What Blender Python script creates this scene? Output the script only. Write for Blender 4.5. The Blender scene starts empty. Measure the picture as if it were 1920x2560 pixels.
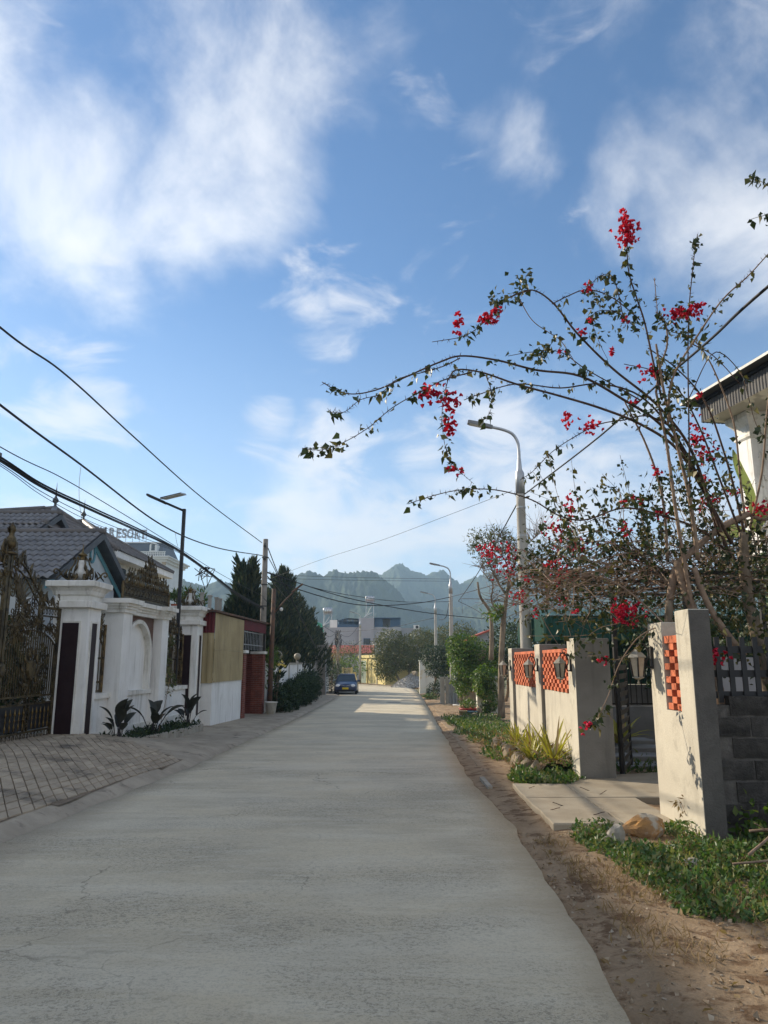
import bpy, bmesh, math, random
import numpy as np
from mathutils import Vector, Matrix, Quaternion
random.seed(7); RNG = np.random.default_rng(7)
R = math.radians
SC = bpy.context.scene
COL = SC.collection
# ------------------------------------------------------------------ camera
F = 1849.0; TH = math.atan(375 / F); CT, ST = math.cos(TH), math.sin(TH); CAMH = 1.55
cd = bpy.data.cameras.new('camera'); cam = bpy.data.objects.new('camera', cd); COL.objects.link(cam)
cd.sensor_fit = 'VERTICAL'; cd.sensor_height = 36.0; cd.lens = 36.0 * F / 2560.0
cd.clip_start = 0.05; cd.clip_end = 8000
cam.location = (0, 0, CAMH); cam.rotation_euler = (R(90) + TH, 0, 0)
SC.camera = cam
# ------------------------------------------------------------------ light
SUN_EL = R(25.0); SUN_AZ = R(55.0)            # azimuth measured from the street axis towards the west side
SUN_DIR = Vector((-math.sin(SUN_AZ) * math.cos(SUN_EL), math.cos(SUN_AZ) * math.cos(SUN_EL), math.sin(SUN_EL)))
sl = bpy.data.lights.new('sun', 'SUN'); sl.energy = 3.15; sl.angle = R(0.53); sl.color = (1.0, 0.88, 0.70)
so = bpy.data.objects.new('sun', sl); COL.objects.link(so)
so.rotation_euler = SUN_DIR.to_track_quat('Z', 'Y').to_euler(); so.location = (-30, 20, 40)
SC.view_settings.view_transform = 'Standard'; SC.view_settings.look = 'None'
SC.view_settings.exposure = 1.2; SC.view_settings.gamma = 1.0; SC.view_settings.use_curve_mapping = False
SC.cycles.use_denoising = True
try: SC.cycles.denoiser = 'OPENIMAGEDENOISE'
except Exception: pass
SC.cycles.max_bounces = 8; SC.cycles.transparent_max_bounces = 12; SC.cycles.volume_bounces = 0
SC.cycles.caustics_reflective = False; SC.cycles.caustics_refractive = False

def ray(px, py):
    a = (px - 960) / F; b = (1280 - py) / F
    return (a, CT - b * ST, ST + b * CT)
def at(px, py, Y):                      # a point seen at that spot of the photograph, Y metres up the street
    r = ray(px, py); k = Y / r[1]
    return Vector((r[0] * k, Y, CAMH + r[2] * k))
def gz(y): return -0.016 * min(max(y, -15.0), 58.0)

class NG:
    """small node-graph helper"""
    def __init__(s, tree): s.t = tree; s.n = tree.nodes; s.l = tree.links
    def new(s, typ, **kw):
        n = s.n.new(typ)
        for k, v in kw.items(): setattr(n, k, v)
        return n
    def put(s, sock, v):
        if isinstance(v, bpy.types.NodeSocket): s.l.new(v, sock)
        elif v is not None: sock.default_value = v
    def m(s, op, a, b=None, c=None, clamp=False):
        n = s.new('ShaderNodeMath', operation=op, use_clamp=clamp)
        s.put(n.inputs[0], a)
        if b is not None: s.put(n.inputs[1], b)
        if c is not None: s.put(n.inputs[2], c)
        return n.outputs[0]
    def vm(s, op, a, b=None, out=0):
        n = s.new('ShaderNodeVectorMath', operation=op)
        s.put(n.inputs[0], a)
        if b is not None: s.put(n.inputs[3 if op == 'SCALE' else 1], b)
        return n.outputs[out]
    def mr(s, v, a, b, c=0.0, d=1.0, smooth=True):
        n = s.new('ShaderNodeMapRange'); n.interpolation_type = 'SMOOTHSTEP' if smooth else 'LINEAR'
        s.put(n.inputs[0], v)
        for i, x in enumerate((a, b, c, d)): s.put(n.inputs[1 + i], x)
        return n.outputs[0]
    def noise(s, vec, scale, detail=4.0, rough=0.55, dist=0.0, dims='3D', lac=2.0):
        n = s.new('ShaderNodeTexNoise'); n.noise_dimensions = dims
        s.put(n.inputs['Vector'], vec); n.inputs['Scale'].default_value = scale; n.inputs['Detail'].default_value = detail
        n.inputs['Roughness'].default_value = rough; n.inputs['Distortion'].default_value = dist; n.inputs['Lacunarity'].default_value = lac
        return n.outputs[0]
    def vor(s, vec, scale, feature='F1', out=0, rnd=1.0):
        n = s.new('ShaderNodeTexVoronoi'); n.feature = feature
        s.put(n.inputs['Vector'], vec); n.inputs['Scale'].default_value = scale; n.inputs['Randomness'].default_value = rnd
        return n.outputs[out]
    def mixc(s, f, a, b, mode='MIX'):
        n = s.new('ShaderNodeMix', data_type='RGBA', blend_type=mode)
        s.put(n.inputs[0], f); s.put(n.inputs[6], a); s.put(n.inputs[7], b)
        return n.outputs[2]
    def ramp(s, f, stops):
        n = s.new('ShaderNodeValToRGB'); e = n.color_ramp.elements
        while len(e) < len(stops): e.new(0.5)
        for k, (p, c) in enumerate(stops): e[k].position = p; e[k].color = c4(c)
        s.put(n.inputs[0], f); return n.outputs[0]
    def sep(s, v):
        n = s.new('ShaderNodeSeparateXYZ'); s.put(n.inputs[0], v); return n.outputs
    def comb(s, x, y, z):
        n = s.new('ShaderNodeCombineXYZ')
        for i, q in enumerate((x, y, z)): s.put(n.inputs[i], q)
        return n.outputs[0]
def c4(c): return (c[0], c[1], c[2], 1.0)
# ------------------------------------------------------------------ sky with clouds
def build_world():
    w = bpy.data.worlds.new('World'); SC.world = w; w.use_nodes = True
    g = NG(w.node_tree); g.n.clear()
    sky = g.new('ShaderNodeTexSky'); sky.sky_type = 'NISHITA'; sky.sun_disc = False
    sky.sun_elevation = SUN_EL; sky.sun_rotation = -SUN_AZ; sky.altitude = 900; sky.air_density = 1.0; sky.dust_density = 0.35; sky.ozone_density = 3.0
    d = g.vm('NORMALIZE', g.new('ShaderNodeTexCoord').outputs['Generated'])
    x, y, z = g.sep(d)
    zz = g.m('ADD', g.m('MAXIMUM', z, 0.0), 0.16)
    p = g.comb(g.m('DIVIDE', x, zz), g.m('DIVIDE', y, zz), 0.0)
    # wind-drawn streaks: turn the layer and squeeze it across the wind
    rot = g.new('ShaderNodeMapping'); rot.inputs['Rotation'].default_value = (0, 0, R(-38)); rot.inputs['Scale'].default_value = (1.0, 0.62, 1.0)
    g.put(rot.inputs[0], p)
    n1 = g.noise(rot.outputs[0], 1.5, 10, 0.58, 0.5)
    n2 = g.noise(d, 4.2, 10, 0.60, 0.35)
    n3 = g.noise(p, 0.5, 2, 0.5)
    fb = g.m('ADD', g.m('MULTIPLY', g.m('SUBTRACT', n1, 0.5), 1.9), g.m('MULTIPLY', g.m('SUBTRACT', n2, 0.5), 2.7))
    def blob(px, py, rad, s):
        c = Vector(ray(px, py)).normalized()
        dt = g.vm('DOT_PRODUCT', d, tuple(c), out=1)
        return g.m('MULTIPLY', g.m('POWER', g.mr(dt, math.cos(R(rad)), 1.0, smooth=False), 0.8), s)
    away = g.mr(y, 0.15, -0.25)                                     # the sky goes on behind as broken cloud too
    cov = g.m('ADD', g.m('MULTIPLY', g.m('SUBTRACT', n3, 0.5), 0.5), g.m('MULTIPLY', away, 0.45))
    pos = None
    for b in CLOUDS:
        if b[3] > 0: q = blob(*b); pos = q if pos is None else g.m('SMOOTH_MAX', pos, q, 0.12)
        else: cov = g.m('ADD', cov, blob(*b))
    cov = g.m('ADD', cov, pos)
    f1 = g.m('ADD', fb, cov)
    dens = g.m('MULTIPLY', g.mr(f1, -0.14, 1.12), g.mr(z, 0.02, 0.2))
    low = [(820, 1165, 5.5, .34), (930, 1340, 6.5, .36), (1080, 1300, 8, .34), (760, 1395, 6, .34), (1230, 1120, 7, .30), (1330, 1190, 7, .3), (670, 1085, 3.4, .27), (820, 770, 5.5, .26), (700, 800, 3, .14), (1560, 1240, 9, .22), (1100, 1180, 4, .16), (190, 950, 5, .24), (60, 1150, 8, .15)]
    cl = None
    for b in low:
        q = blob(*b); cl = q if cl is None else g.m('MAXIMUM', cl, q)
    cl = g.m('ADD', cl, g.m('MULTIPLY', away, 0.15))
    n4 = g.noise(g.vm('MULTIPLY', d, (1.0, 1.0, 2.1)), 7.5, 10, 0.58, 0.6)
    dens2 = g.mr(g.m('ADD', n4, cl), 0.58, 0.88)
    hz = g.mr(z, -0.05, 0.50, 0.55, 0.0)
    hs = g.new('ShaderNodeHueSaturation'); hs.inputs['Saturation'].default_value = 1.14; hs.inputs['Value'].default_value = SKYV; g.put(hs.inputs['Color'], sky.outputs[0])
    c1 = g.mixc(hz, hs.outputs[0], (3.5, 4.0, 4.6, 1))
    c2 = g.mixc(g.m('MULTIPLY', dens, 0.66), c1, CLOUDC)
    c3 = g.mixc(g.m('MULTIPLY', dens2, 0.74), c2, (4.6, 4.55, 4.65, 1))
    bg = g.new('ShaderNodeBackground'); bg.inputs[1].default_value = 0.10
    g.put(bg.inputs[0], c3)
    o = g.new('ShaderNodeOutputWorld'); g.l.new(bg.outputs[0], o.inputs[0])
HAZE = 0.0005
NBY0, NBY1, NBH = -6.0, 36.5, 11.8
SKYV = 0.70; CLOUDC = (6.0, 5.85, 5.65, 1)
CLOUDS = [(20, 260, 10, .58), (130, 90, 8, .28), (500, 70, 9, .46), (450, 260, 8, .36), (560, 510, 8, .46), (60, 640, 9, .55), (10, 470, 7, .34), (270, 480, 7, .22), (850, 110, 9, .26), (640, 240, 6, .24),
          (1275, 380, 4.6, .62), (1230, 450, 3, .4), (1450, 130, 5, .36), (1640, 420, 6.5, .42), (1520, 570, 5, .36), (1830, 560, 8, .50), (1740, 330, 6, .42), (1850, 180, 6, .42),
          (290, 210, 5, -.22), (1020, 480, 9, -.30), (1080, 800, 13, -.40), (700, 860, 9, -.3), (1230, 60, 6, -.15), (330, 900, 8, -.3), (120, 1000, 8, -.3), (1500, 850, 12, -.3), (1700, 900, 10, -.25)]
build_world()
# ------------------------------------------------------------------ materials
MATS = {}
def pm(name, c1, c2=None, scale=4.0, rough=0.85, bump=0.0, bscale=40.0, rnd=0.0, metal=0.0, c3=None, s3=1.0, f3=(0.5, 0.65), streak=None,
       spec=0.3, detail=6.0, mid=(0.35, 0.65), extra=None, coat=0.0, stretch=None, bdist=0.02):
    """procedural surface: two tones by noise, an optional third by a larger noise, grain bump, per-piece variation"""
    m = bpy.data.materials.new(name); m.use_nodes = True
    g = NG(m.node_tree); b = g.n['Principled BSDF']
    pos = g.new('ShaderNodeNewGeometry').outputs['Position']
    pv = pos
    if stretch: pv = g.vm('MULTIPLY', pos, stretch)
    col = c4(c1)
    if c2 is not None:
        col = g.mixc(g.mr(g.noise(pv, scale, detail, 0.62), mid[0], mid[1]), c4(c1), c4(c2))
    if c3 is not None:
        col = g.mixc(g.mr(g.noise(pv, s3, 7, 0.68, 0.3), f3[0], f3[1]), col, c4(c3))
    if streak is not None:            # rain streaks running down
        sv = g.vm('MULTIPLY', pos, (1.0, 1.0, 0.09))
        col = g.mixc(g.m('MULTIPLY', g.mr(g.noise(sv, streak[0], 6, 0.65), 0.5, 0.78), streak[1]), col, c4(streak[2]))
    if rnd:
        oi = g.new('ShaderNodeObjectInfo').outputs['Random']
        hs = g.new('ShaderNodeHueSaturation'); g.put(hs.inputs['Value'], g.mr(oi, 0, 1, 1 - rnd, 1 + rnd, False)); g.put(hs.inputs['Color'], col)
        col = hs.outputs[0]
    if extra: col = extra(g, pos, col)
    g.put(b.inputs['Base Color'], col)
    b.inputs['Roughness'].default_value = rough; b.inputs['Metallic'].default_value = metal
    b.inputs['Specular IOR Level'].default_value = spec; b.inputs['Coat Weight'].default_value = coat
    if bump:
        bn = g.new('ShaderNodeBump'); bn.inputs['Strength'].default_value = bump; bn.inputs['Distance'].default_value = bdist
        g.put(bn.inputs['Height'], g.noise(pv, bscale, 8, 0.7)); g.l.new(bn.outputs[0], b.inputs['Normal'])
    MATS[name] = m
    return m
def leafmat(name, c1, c2, c3=None, rough=0.45, trans=0.3, spec=0.35):
    m = bpy.data.materials.new(name); m.use_nodes = True
    g = NG(m.node_tree); b = g.n['Principled BSDF']; out = g.n['Material Output']
    ge = g.new('ShaderNodeNewGeometry'); r = ge.outputs['Random Per Island']
    stops = [(0.0, c1), (0.6, c2)] + ([(0.93, c3)] if c3 else [])
    col = g.ramp(r, stops)
    col = g.mixc(g.m('MULTIPLY', g.mr(g.noise(ge.outputs['Position'], 1.3, 3), 0.3, 0.7), 0.35), col, c4([v * 0.55 for v in c1]))
    g.put(b.inputs['Base Color'], col); b.inputs['Roughness'].default_value = rough; b.inputs['Specular IOR Level'].default_value = spec
    t = g.new('ShaderNodeBsdfTranslucent'); g.put(t.inputs[0], g.mixc(1.0, col, (1.5, 1.6, 0.7, 1), 'MULTIPLY'))
    mx = g.new('ShaderNodeMixShader'); mx.inputs[0].default_value = trans
    g.l.new(b.outputs[0], mx.inputs[1]); g.l.new(t.outputs[0], mx.inputs[2]); g.l.new(mx.outputs[0], out.inputs[0])
    MATS[name] = m
    return m
# ------------------------------------------------------------------ scene bookkeeping
WL = {}                                   # world position of each parent
def tag(o, label=None, cat=None, group=None, kind=None):
    if label: o['label'] = label
    if cat: o['category'] = cat
    if group: o['group'] = group
    if kind: o['kind'] = kind
    return o
def thing(name, label, cat, loc, group=None, rotz=0.0):
    o = bpy.data.objects.new(name, None); COL.objects.link(o); o.empty_display_size = 0.2
    o.location = loc; o.rotation_euler = (0, 0, rotz); WL[o] = Vector(loc)
    return tag(o, label, cat, group)
def mesh_of(name, verts, faces, smooth=False, mats=None, fm=None):
    me = bpy.data.meshes.new(name); me.from_pydata([tuple(v) for v in verts], [], faces)
    if smooth: me.polygons.foreach_set('use_smooth', [True] * len(me.polygons))
    me.update(); return me
def link(name, me, mat, parent=None, kind=None):
    if mat is not None:
        me.materials.clear(); me.materials.append(MATS[mat] if isinstance(mat, str) else mat)
    o = bpy.data.objects.new(name, me); COL.objects.link(o)
    if parent is not None: o.parent = parent; WL[o] = WL[parent]
    else: WL[o] = Vector((0, 0, 0))
    if kind: o['kind'] = kind
    return o
def inst(name, me, parent, loc, rot=(0, 0, 0), scale=(1, 1, 1), world=True):
    """another object on shared mesh data"""
    o = bpy.data.objects.new(name, me); COL.objects.link(o)
    o.parent = parent; base = WL[parent] if parent is not None else Vector((0, 0, 0))
    o.location = (Vector(loc) - base) if world else loc
    o.rotation_euler = rot; o.scale = scale; WL[o] = Vector(loc) if world else base + Vector(loc)
    return o
def shift(objs, pivot, ang, d):
    """turn finished things a little about a point and move them"""
    M = Matrix.Rotation(ang, 3, 'Z'); pv_ = Vector(pivot)
    for o in objs:
        o.location = M @ (Vector(o.location) - pv_) + pv_ + Vector(d); o.rotation_euler.z += ang
def copy_tree(o, parent=None):
    c = o.copy(); COL.objects.link(c); c.parent = parent
    WL[c] = WL.get(o, Vector())
    for ch in list(o.children): copy_tree(ch, c)
    return c

class MB:
    """collects shapes in world coordinates, builds ONE mesh object"""
    def __init__(s): s.v = []; s.f = []
    def add(s, vs, fs):
        k = len(s.v); s.v += [Vector(v) for v in vs]; s.f += [tuple(i + k for i in f) for f in fs]; return s
    def box(s, a, b, M=None, bev=0.0):
        x0, y0, z0 = a; x1, y1, z1 = b
        if bev:
            e = bev
            vs = []; 
            for (z, i) in ((z0, e), (z0 + e, 0), (z1 - e, 0), (z1, e)):
                vs += [(x0 + i, y0 + i, z), (x1 - i, y0 + i, z), (x1 - i, y1 - i, z), (x0 + i, y1 - i, z)]
            fs = [(3, 2, 1, 0), (12, 13, 14, 15)]
            for L in range(3):
                for k in range(4):
                    q = (k + 1) % 4; fs.append((L * 4 + k, L * 4 + q, L * 4 + 4 + q, L * 4 + 4 + k))
        else:
            vs = [(x0, y0, z0), (x1, y0, z0), (x1, y1, z0), (x0, y1, z0), (x0, y0, z1), (x1, y0, z1), (x1, y1, z1), (x0, y1, z1)]
            fs = [(0, 3, 2, 1), (4, 5, 6, 7), (0, 1, 5, 4), (1, 2, 6, 5), (2, 3, 7, 6), (3, 0, 4, 7)]
        if M: vs = [M @ Vector(v) for v in vs]
        return s.add(vs, fs)
    def prism(s, poly, h, M=None):
        """poly: list of (x,y); extruded z 0..h, then placed by M"""
        n = len(poly); vs = [(p[0], p[1], 0) for p in poly] + [(p[0], p[1], h) for p in poly]
        fs = [tuple(range(n - 1, -1, -1)), tuple(range(n, 2 * n))] + [(i, (i + 1) % n, n + (i + 1) % n, n + i) for i in range(n)]
        if M: vs = [M @ Vector(v) for v in vs]
        return s.add(vs, fs)
    def rings(s, rings, cap=True, close=True):
        n = len(rings[0]); vs = [v for r in rings for v in r]; fs = []
        for i in range(len(rings) - 1):
            for k in range(n if close else n - 1):
                q = (k + 1) % n; fs.append((i * n + k, i * n + q, (i + 1) * n + q, (i + 1) * n + k))
        if cap: fs += [tuple(range(n - 1, -1, -1)), tuple(range((len(rings) - 1) * n, len(rings) * n))]
        return s.add(vs, fs)
    def lathe(s, prof, c=(0, 0, 0), n=16, M=None, sx=1.0, sy=1.0, cap=True):
        rr = []
        for (r, z) in prof:
            ring = [Vector((r * sx * math.cos(2 * math.pi * k / n), r * sy * math.sin(2 * math.pi * k / n), z)) for k in range(n)]
            rr.append([(M @ v if M else v) + Vector(c) for v in ring])
        return s.rings(rr, cap)
    def tube(s, pts, rad, n=6, cap=True):
        pts = [Vector(p) for p in pts]
        if not hasattr(rad, '__len__'): rad = [rad] * len(pts)
        rr = []; up = None
        for i, p in enumerate(pts):
            t = (pts[min(i + 1, len(pts) - 1)] - pts[max(i - 1, 0)])
            t = t.normalized() if t.length > 1e-9 else Vector((0, 0, 1))
            if up is None:
                up = t.cross(Vector((0, 0, 1)) if abs(t.z) < 0.9 else Vector((1, 0, 0))).normalized()
            up = (up - t * up.dot(t)); up = up.normalized() if up.length > 1e-6 else t.orthogonal().normalized()
            w = t.cross(up)
            rr.append([p + (up * math.cos(2 * math.pi * k / n) + w * math.sin(2 * math.pi * k / n)) * rad[i] for k in range(n)])
        return s.rings(rr, cap)
    def quad(s, a, b, c, d): return s.add([a, b, c, d], [(0, 1, 2, 3)])
    def grid(s, fn, nu, nv):
        vs = [fn(i / nu, j / nv) for j in range(nv + 1) for i in range(nu + 1)]
        fs = [(j * (nu + 1) + i, j * (nu + 1) + i + 1, (j + 1) * (nu + 1) + i + 1, (j + 1) * (nu + 1) + i) for j in range(nv) for i in range(nu)]
        return s.add(vs, fs)
    def mesh(s, name, smooth=False, off=None):
        off = off or Vector((0, 0, 0))
        return mesh_of(name, [v - off for v in s.v], s.f, smooth)
    def build(s, name, mat, parent=None, smooth=False, kind=None):
        return link(name, s.mesh(name, smooth, WL[parent] if parent is not None else None), mat, parent, kind)
def spline(pts, n=8):
    """centripetal Catmull-Rom through the points"""
    P = [Vector(p) for p in pts]; P = [P[0] * 2 - P[1]] + P + [P[-1] * 2 - P[-2]]; out = []
    for i in range(1, len(P) - 2):
        a, b, c, d = P[i - 1], P[i], P[i + 1], P[i + 2]
        t1 = max((b - a).length, 1e-6) ** .5; t2 = t1 + max((c - b).length, 1e-6) ** .5; t3 = t2 + max((d - c).length, 1e-6) ** .5
        for k in range(n):
            t = t1 + (t2 - t1) * k / n
            A1 = a * ((t1 - t) / t1) + b * (t / t1); A2 = b * ((t2 - t) / (t2 - t1)) + c * ((t - t1) / (t2 - t1)); A3 = c * ((t3 - t) / (t3 - t2)) + d * ((t - t2) / (t3 - t2))
            B1 = A1 * ((t2 - t) / t2) + A2 * (t / t2); B2 = A2 * ((t3 - t) / (t3 - t1)) + A3 * ((t - t1) / (t3 - t1))
            out.append(B1 * ((t2 - t) / (t2 - t1)) + B2 * ((t - t1) / (t2 - t1)))
    out.append(P[-2]); return out
def tri_mesh(name, V, Fa, smooth=False):
    """fast mesh from numpy arrays; Fa is (n,3) or (n,4)"""
    me = bpy.data.meshes.new(name); V = np.asarray(V, np.float32).reshape(-1, 3); Fa = np.asarray(Fa, np.int32)
    k = Fa.shape[1]
    me.vertices.add(len(V)); me.vertices.foreach_set('co', V.ravel())
    me.loops.add(Fa.size); me.loops.foreach_set('vertex_index', Fa.ravel())
    me.polygons.add(len(Fa)); me.polygons.foreach_set('loop_start', np.arange(len(Fa), dtype=np.int32) * k)
    if smooth: me.polygons.foreach_set('use_smooth', np.ones(len(Fa), bool))
    me.update(calc_edges=True); me.validate(); return me
def unit(a): return a / np.maximum(np.linalg.norm(a, axis=1, keepdims=True), 1e-9)
def leaves(P, D, Nn, L, W, fold=0.25, droop=0.15):
    """leaf blades: two quads folded on the midrib. P base (n,3), D direction, Nn normal hint, L,W lengths"""
    n = len(P); D = unit(D); S = unit(np.cross(D, Nn)); U = np.cross(S, D)
    L = np.broadcast_to(np.asarray(L, float).reshape(-1, 1), (n, 1)); W = np.broadcast_to(np.asarray(W, float).reshape(-1, 1), (n, 1))
    mid = P + D * L * .5 - U * W * fold * .4
    tip = P + D * L - U * L * droop
    a = P + D * L * .38 + S * W * .5 + U * W * fold * .5; b = P + D * L * .38 - S * W * .5 + U * W * fold * .5
    V = np.stack([P, a, tip, b, mid], 1).reshape(-1, 3)
    k = np.arange(n)[:, None] * 5
    Fq = np.concatenate([k + np.array([[0, 1, 4]]), k + np.array([[1, 2, 4]]), k + np.array([[0, 4, 3]]), k + np.array([[4, 2, 3]])], 0)
    return V, Fq
def rand_dirs(n, up=0.0):
    d = unit(RNG.normal(size=(n, 3))); d[:, 2] += up; return unit(d)
def leaf_object(name, parts, mat, parent=None, kind=None):
    Vs, Fs, k = [], [], 0
    for V, Fq in parts: Vs.append(V); Fs.append(Fq + k); k += len(V)
    V = np.concatenate(Vs)
    off = WL[parent] if parent is not None else Vector((0, 0, 0))
    return link(name, tri_mesh(name, V - np.array(off), np.concatenate(Fs)), mat, parent, kind)
def blob_points(blobs, n, shell=0.55):
    """points spread through ellipsoid clumps, denser to the outside; returns points and outward normals"""
    w = np.array([b[3] * b[4] * b[5] for b in blobs]) ** (2 / 3.); w /= w.sum()
    idx = RNG.choice(len(blobs), n, p=w); B = np.array(blobs)[idx]
    d = unit(RNG.normal(size=(n, 3))); r = shell + (1.06 - shell) * RNG.random((n, 1)) ** 0.6
    return B[:, :3] + d * r * B[:, 3:6], unit(d / B[:, 3:6])
def crown(name, blobs, n, L, W, mat, parent=None, kind=None, shell=0.55, droop=0.2, out=0.6, lump=0.25, up=0.1):
    P, Nn = blob_points(blobs, n, shell)
    if lump:      # uneven outline
        ph = np.sin(P[:, 0] * 3.1 / lump * .3 + 1.3) * np.sin(P[:, 1] * 2.7 / lump * .3) * np.sin(P[:, 2] * 3.7 / lump * .3 + .5)
        P = P + Nn * (ph * lump)[:, None]
    D = unit(Nn * out + RNG.normal(size=P.shape) * .55 + np.array([0, 0, up]))
    l = L * (.6 + .8 * RNG.random(n)); w = W * (.6 + .8 * RNG.random(n))
    return leaf_object(name, [leaves(P, D, unit(Nn + RNG.normal(size=P.shape) * .5 + np.array([0, 0, .4])), l, w, droop=droop)], mat, parent, kind)
# ------------------------------------------------------------------ shared materials
def road_extra(g, pos, col):
    # brushed light bands across the roadway, patches of exposed grit, pits, washed-in dust
    st = g.vm('MULTIPLY', pos, (0.22, 1.0, 1.0))
    col = g.mixc(g.m('MULTIPLY', g.mr(g.noise(st, 1.6, 8, 0.70, 0.3), 0.44, 0.62), 0.62), col, (0.66, 0.595, 0.46, 1))
    col = g.mixc(g.m('MULTIPLY', g.mr(g.noise(st, 9, 5, 0.7, 0.4), 0.52, 0.62), 0.35), col, (0.70, 0.64, 0.50, 1))
    wh = g.mr(g.noise(g.vm('MULTIPLY', pos, (.55, 1, 1)), 0.75, 6, 0.62, 0.3), 0.44, 0.60)
    sq = g.vm('MULTIPLY', pos, (.8, 1, 1))
    grit = g.m('MAXIMUM', g.mr(g.noise(sq, 34, 3, 0.75), 0.53, 0.60), g.mr(g.noise(g.vm('ADD', sq, (3, 7, 1)), 80, 2, 0.7), 0.56, 0.62))
    col = g.mixc(g.m('MULTIPLY', grit, g.m('ADD', 0.22, g.m('MULTIPLY', wh, 0.36))), col, (0.19, 0.166, 0.126, 1))
    lt = g.mr(g.noise(g.vm('ADD', pos, (5, 1, 2)), 70, 3, 0.7), 0.57, 0.64)
    col = g.mixc(g.m('MULTIPLY', lt, g.m('ADD', 0.18, g.m('MULTIPLY', wh, 0.4))), col, (0.74, 0.68, 0.54, 1))
    col = g.mixc(g.m('MULTIPLY', wh, 0.13), col, (0.24, 0.215, 0.165, 1))
    dk = g.mr(g.vor(g.vm('MULTIPLY', pos, (0.6, 1, 1)), 2.6), 0.0, 0.05, 1.0, 0.0)
    col = g.mixc(g.m('MULTIPLY', dk, 0.7), col, (0.09, 0.08, 0.065, 1))
    wob = g.vm('ADD', pos, g.vm('SCALE', g.comb(g.noise(pos, 2.5, 5), g.noise(g.vm('ADD', pos, (9, 3, 1)), 2.5, 5), 0.0), 0.7))
    cr = g.m('MULTIPLY', g.mr(g.vor(wob, 0.30, 'DISTANCE_TO_EDGE'), 0.0, 0.0035, 1.0, 0.0), g.mr(g.noise(pos, 0.6, 3), 0.47, 0.6))
    col = g.mixc(g.m('MULTIPLY', cr, 0.55), col, (0.14, 0.12, 0.09, 1))
    x, y, z = g.sep(pos)
    ed = g.mr(g.m('ADD', g.m('SUBTRACT', x, g.m('MULTIPLY', y, 0.022)), g.m('MULTIPLY', g.noise(pos, 1.6, 6, 0.68), 1.1)), 1.05, 1.75)
    col = g.mixc(g.m('MULTIPLY', ed, 0.62), col, (0.47, 0.375, 0.25, 1))
    ed2 = g.mr(g.m('ADD', x, g.m('MULTIPLY', g.noise(pos, 1.1, 5, 0.65), 0.9)), -2.95, -2.45, 1.0, 0.0)
    col = g.mixc(g.m('MULTIPLY', ed2, 0.45), col, (0.34, 0.28, 0.20, 1))
    return col
pm('road', (0.62, 0.535, 0.38), (0.51, 0.445, 0.325), 0.8, 0.9, 1.0, 60, extra=road_extra, spec=0.25, bdist=0.012)
pm('dirt', (0.33, 0.235, 0.145), (0.43, 0.315, 0.205), 2.6, 0.95, 1.0, 26, c3=(0.19, 0.118, 0.068), s3=4.5, f3=(.48, .62), spec=0.1, bdist=0.04)
pm('field', (0.25, 0.20, 0.12), (0.16, 0.16, 0.07), 0.15, 0.95, 0.5, 3, c3=(0.24, 0.18, 0.11), s3=0.5)
pm('apron', (0.42, 0.36, 0.275), (0.32, 0.275, 0.21), 1.6, 0.9, 0.5, 30, c3=(0.15, 0.125, 0.095), s3=2.4, f3=(.52, .72), spec=.2)
pm('pad', (0.40, 0.345, 0.26), (0.31, 0.26, 0.19), 1.2, 0.9, 0.4, 45, c3=(0.22, 0.175, 0.12), s3=3.0, f3=(.56, .76), spec=.2)
pm('slab', (0.43, 0.355, 0.26), (0.34, 0.28, 0.205), 2.0, 0.9, 0.55, 28, rnd=0.13, c3=(0.14, 0.12, 0.095), s3=1.6, f3=(.5, .72), spec=.2)
pm('footway_slab', (0.36, 0.28, 0.19), (0.29, 0.215, 0.14), 2.0, 0.92, 0.5, 30, c3=(0.27, 0.18, 0.105), s3=2.2, f3=(.42, .62), spec=.15)
pm('joint', (0.15, 0.115, 0.08), (0.21, 0.165, 0.115), 6, 0.95, 0.5, 30)
pm('kerb', (0.42, 0.39, 0.33), (0.30, 0.27, 0.22), 3, 0.9, 0.4, 30, c3=(0.18, 0.15, 0.11), s3=4, f3=(.55, .75))
pm('white_plaster', (0.86, 0.845, 0.81), (0.79, 0.775, 0.735), 1.5, 0.8, 0.12, 40, streak=(6, .75, (0.40, 0.375, 0.32)), c3=(.66, .64, .59), s3=1.4, f3=(.55, .75), spec=.25)
pm('white_trim', (0.82, 0.80, 0.75), (0.70, 0.675, 0.61), 2.5, 0.8, 0.15, 30, streak=(7, .8, (0.30, 0.275, 0.22)), c3=(.55, .52, .45), s3=2.5, f3=(.56, .74), spec=.25)
pm('maroon_panel', (0.022, 0.011, 0.013), (0.03, 0.016, 0.018), 3, 0.55, 0.05, 20, spec=.2)
pm('maroon_paint', (0.16, 0.095, 0.075), (0.13, 0.08, 0.065), 3, 0.8, 0.1, 30)
pm('bronze', (0.085, 0.062, 0.032), (0.16, 0.12, 0.06), 9, 0.42, 0.25, 60, metal=0.75, c3=(0.035, 0.027, 0.016), s3=5, f3=(.45, .65), spec=.5)
pm('gilt', (0.22, 0.15, 0.06), (0.13, 0.09, 0.04), 8, 0.35, 0.1, 50, metal=0.8)
pm('iron', (0.035, 0.033, 0.032), (0.06, 0.055, 0.05), 8, 0.5, 0.1, 50, metal=0.5)
pm('black_paint', (0.018, 0.018, 0.02), (0.03, 0.03, 0.032), 6, 0.45, 0.05, 40)
pm('wire', (0.012, 0.012, 0.014), None, 1, 0.6)
pm('rope', (0.30, 0.27, 0.2), (0.2, 0.18, 0.14), 20, 0.9)
pm('milk_glass', (0.72, 0.71, 0.67), (0.62, 0.6, 0.55), 6, 0.25, spec=.5)
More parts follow.
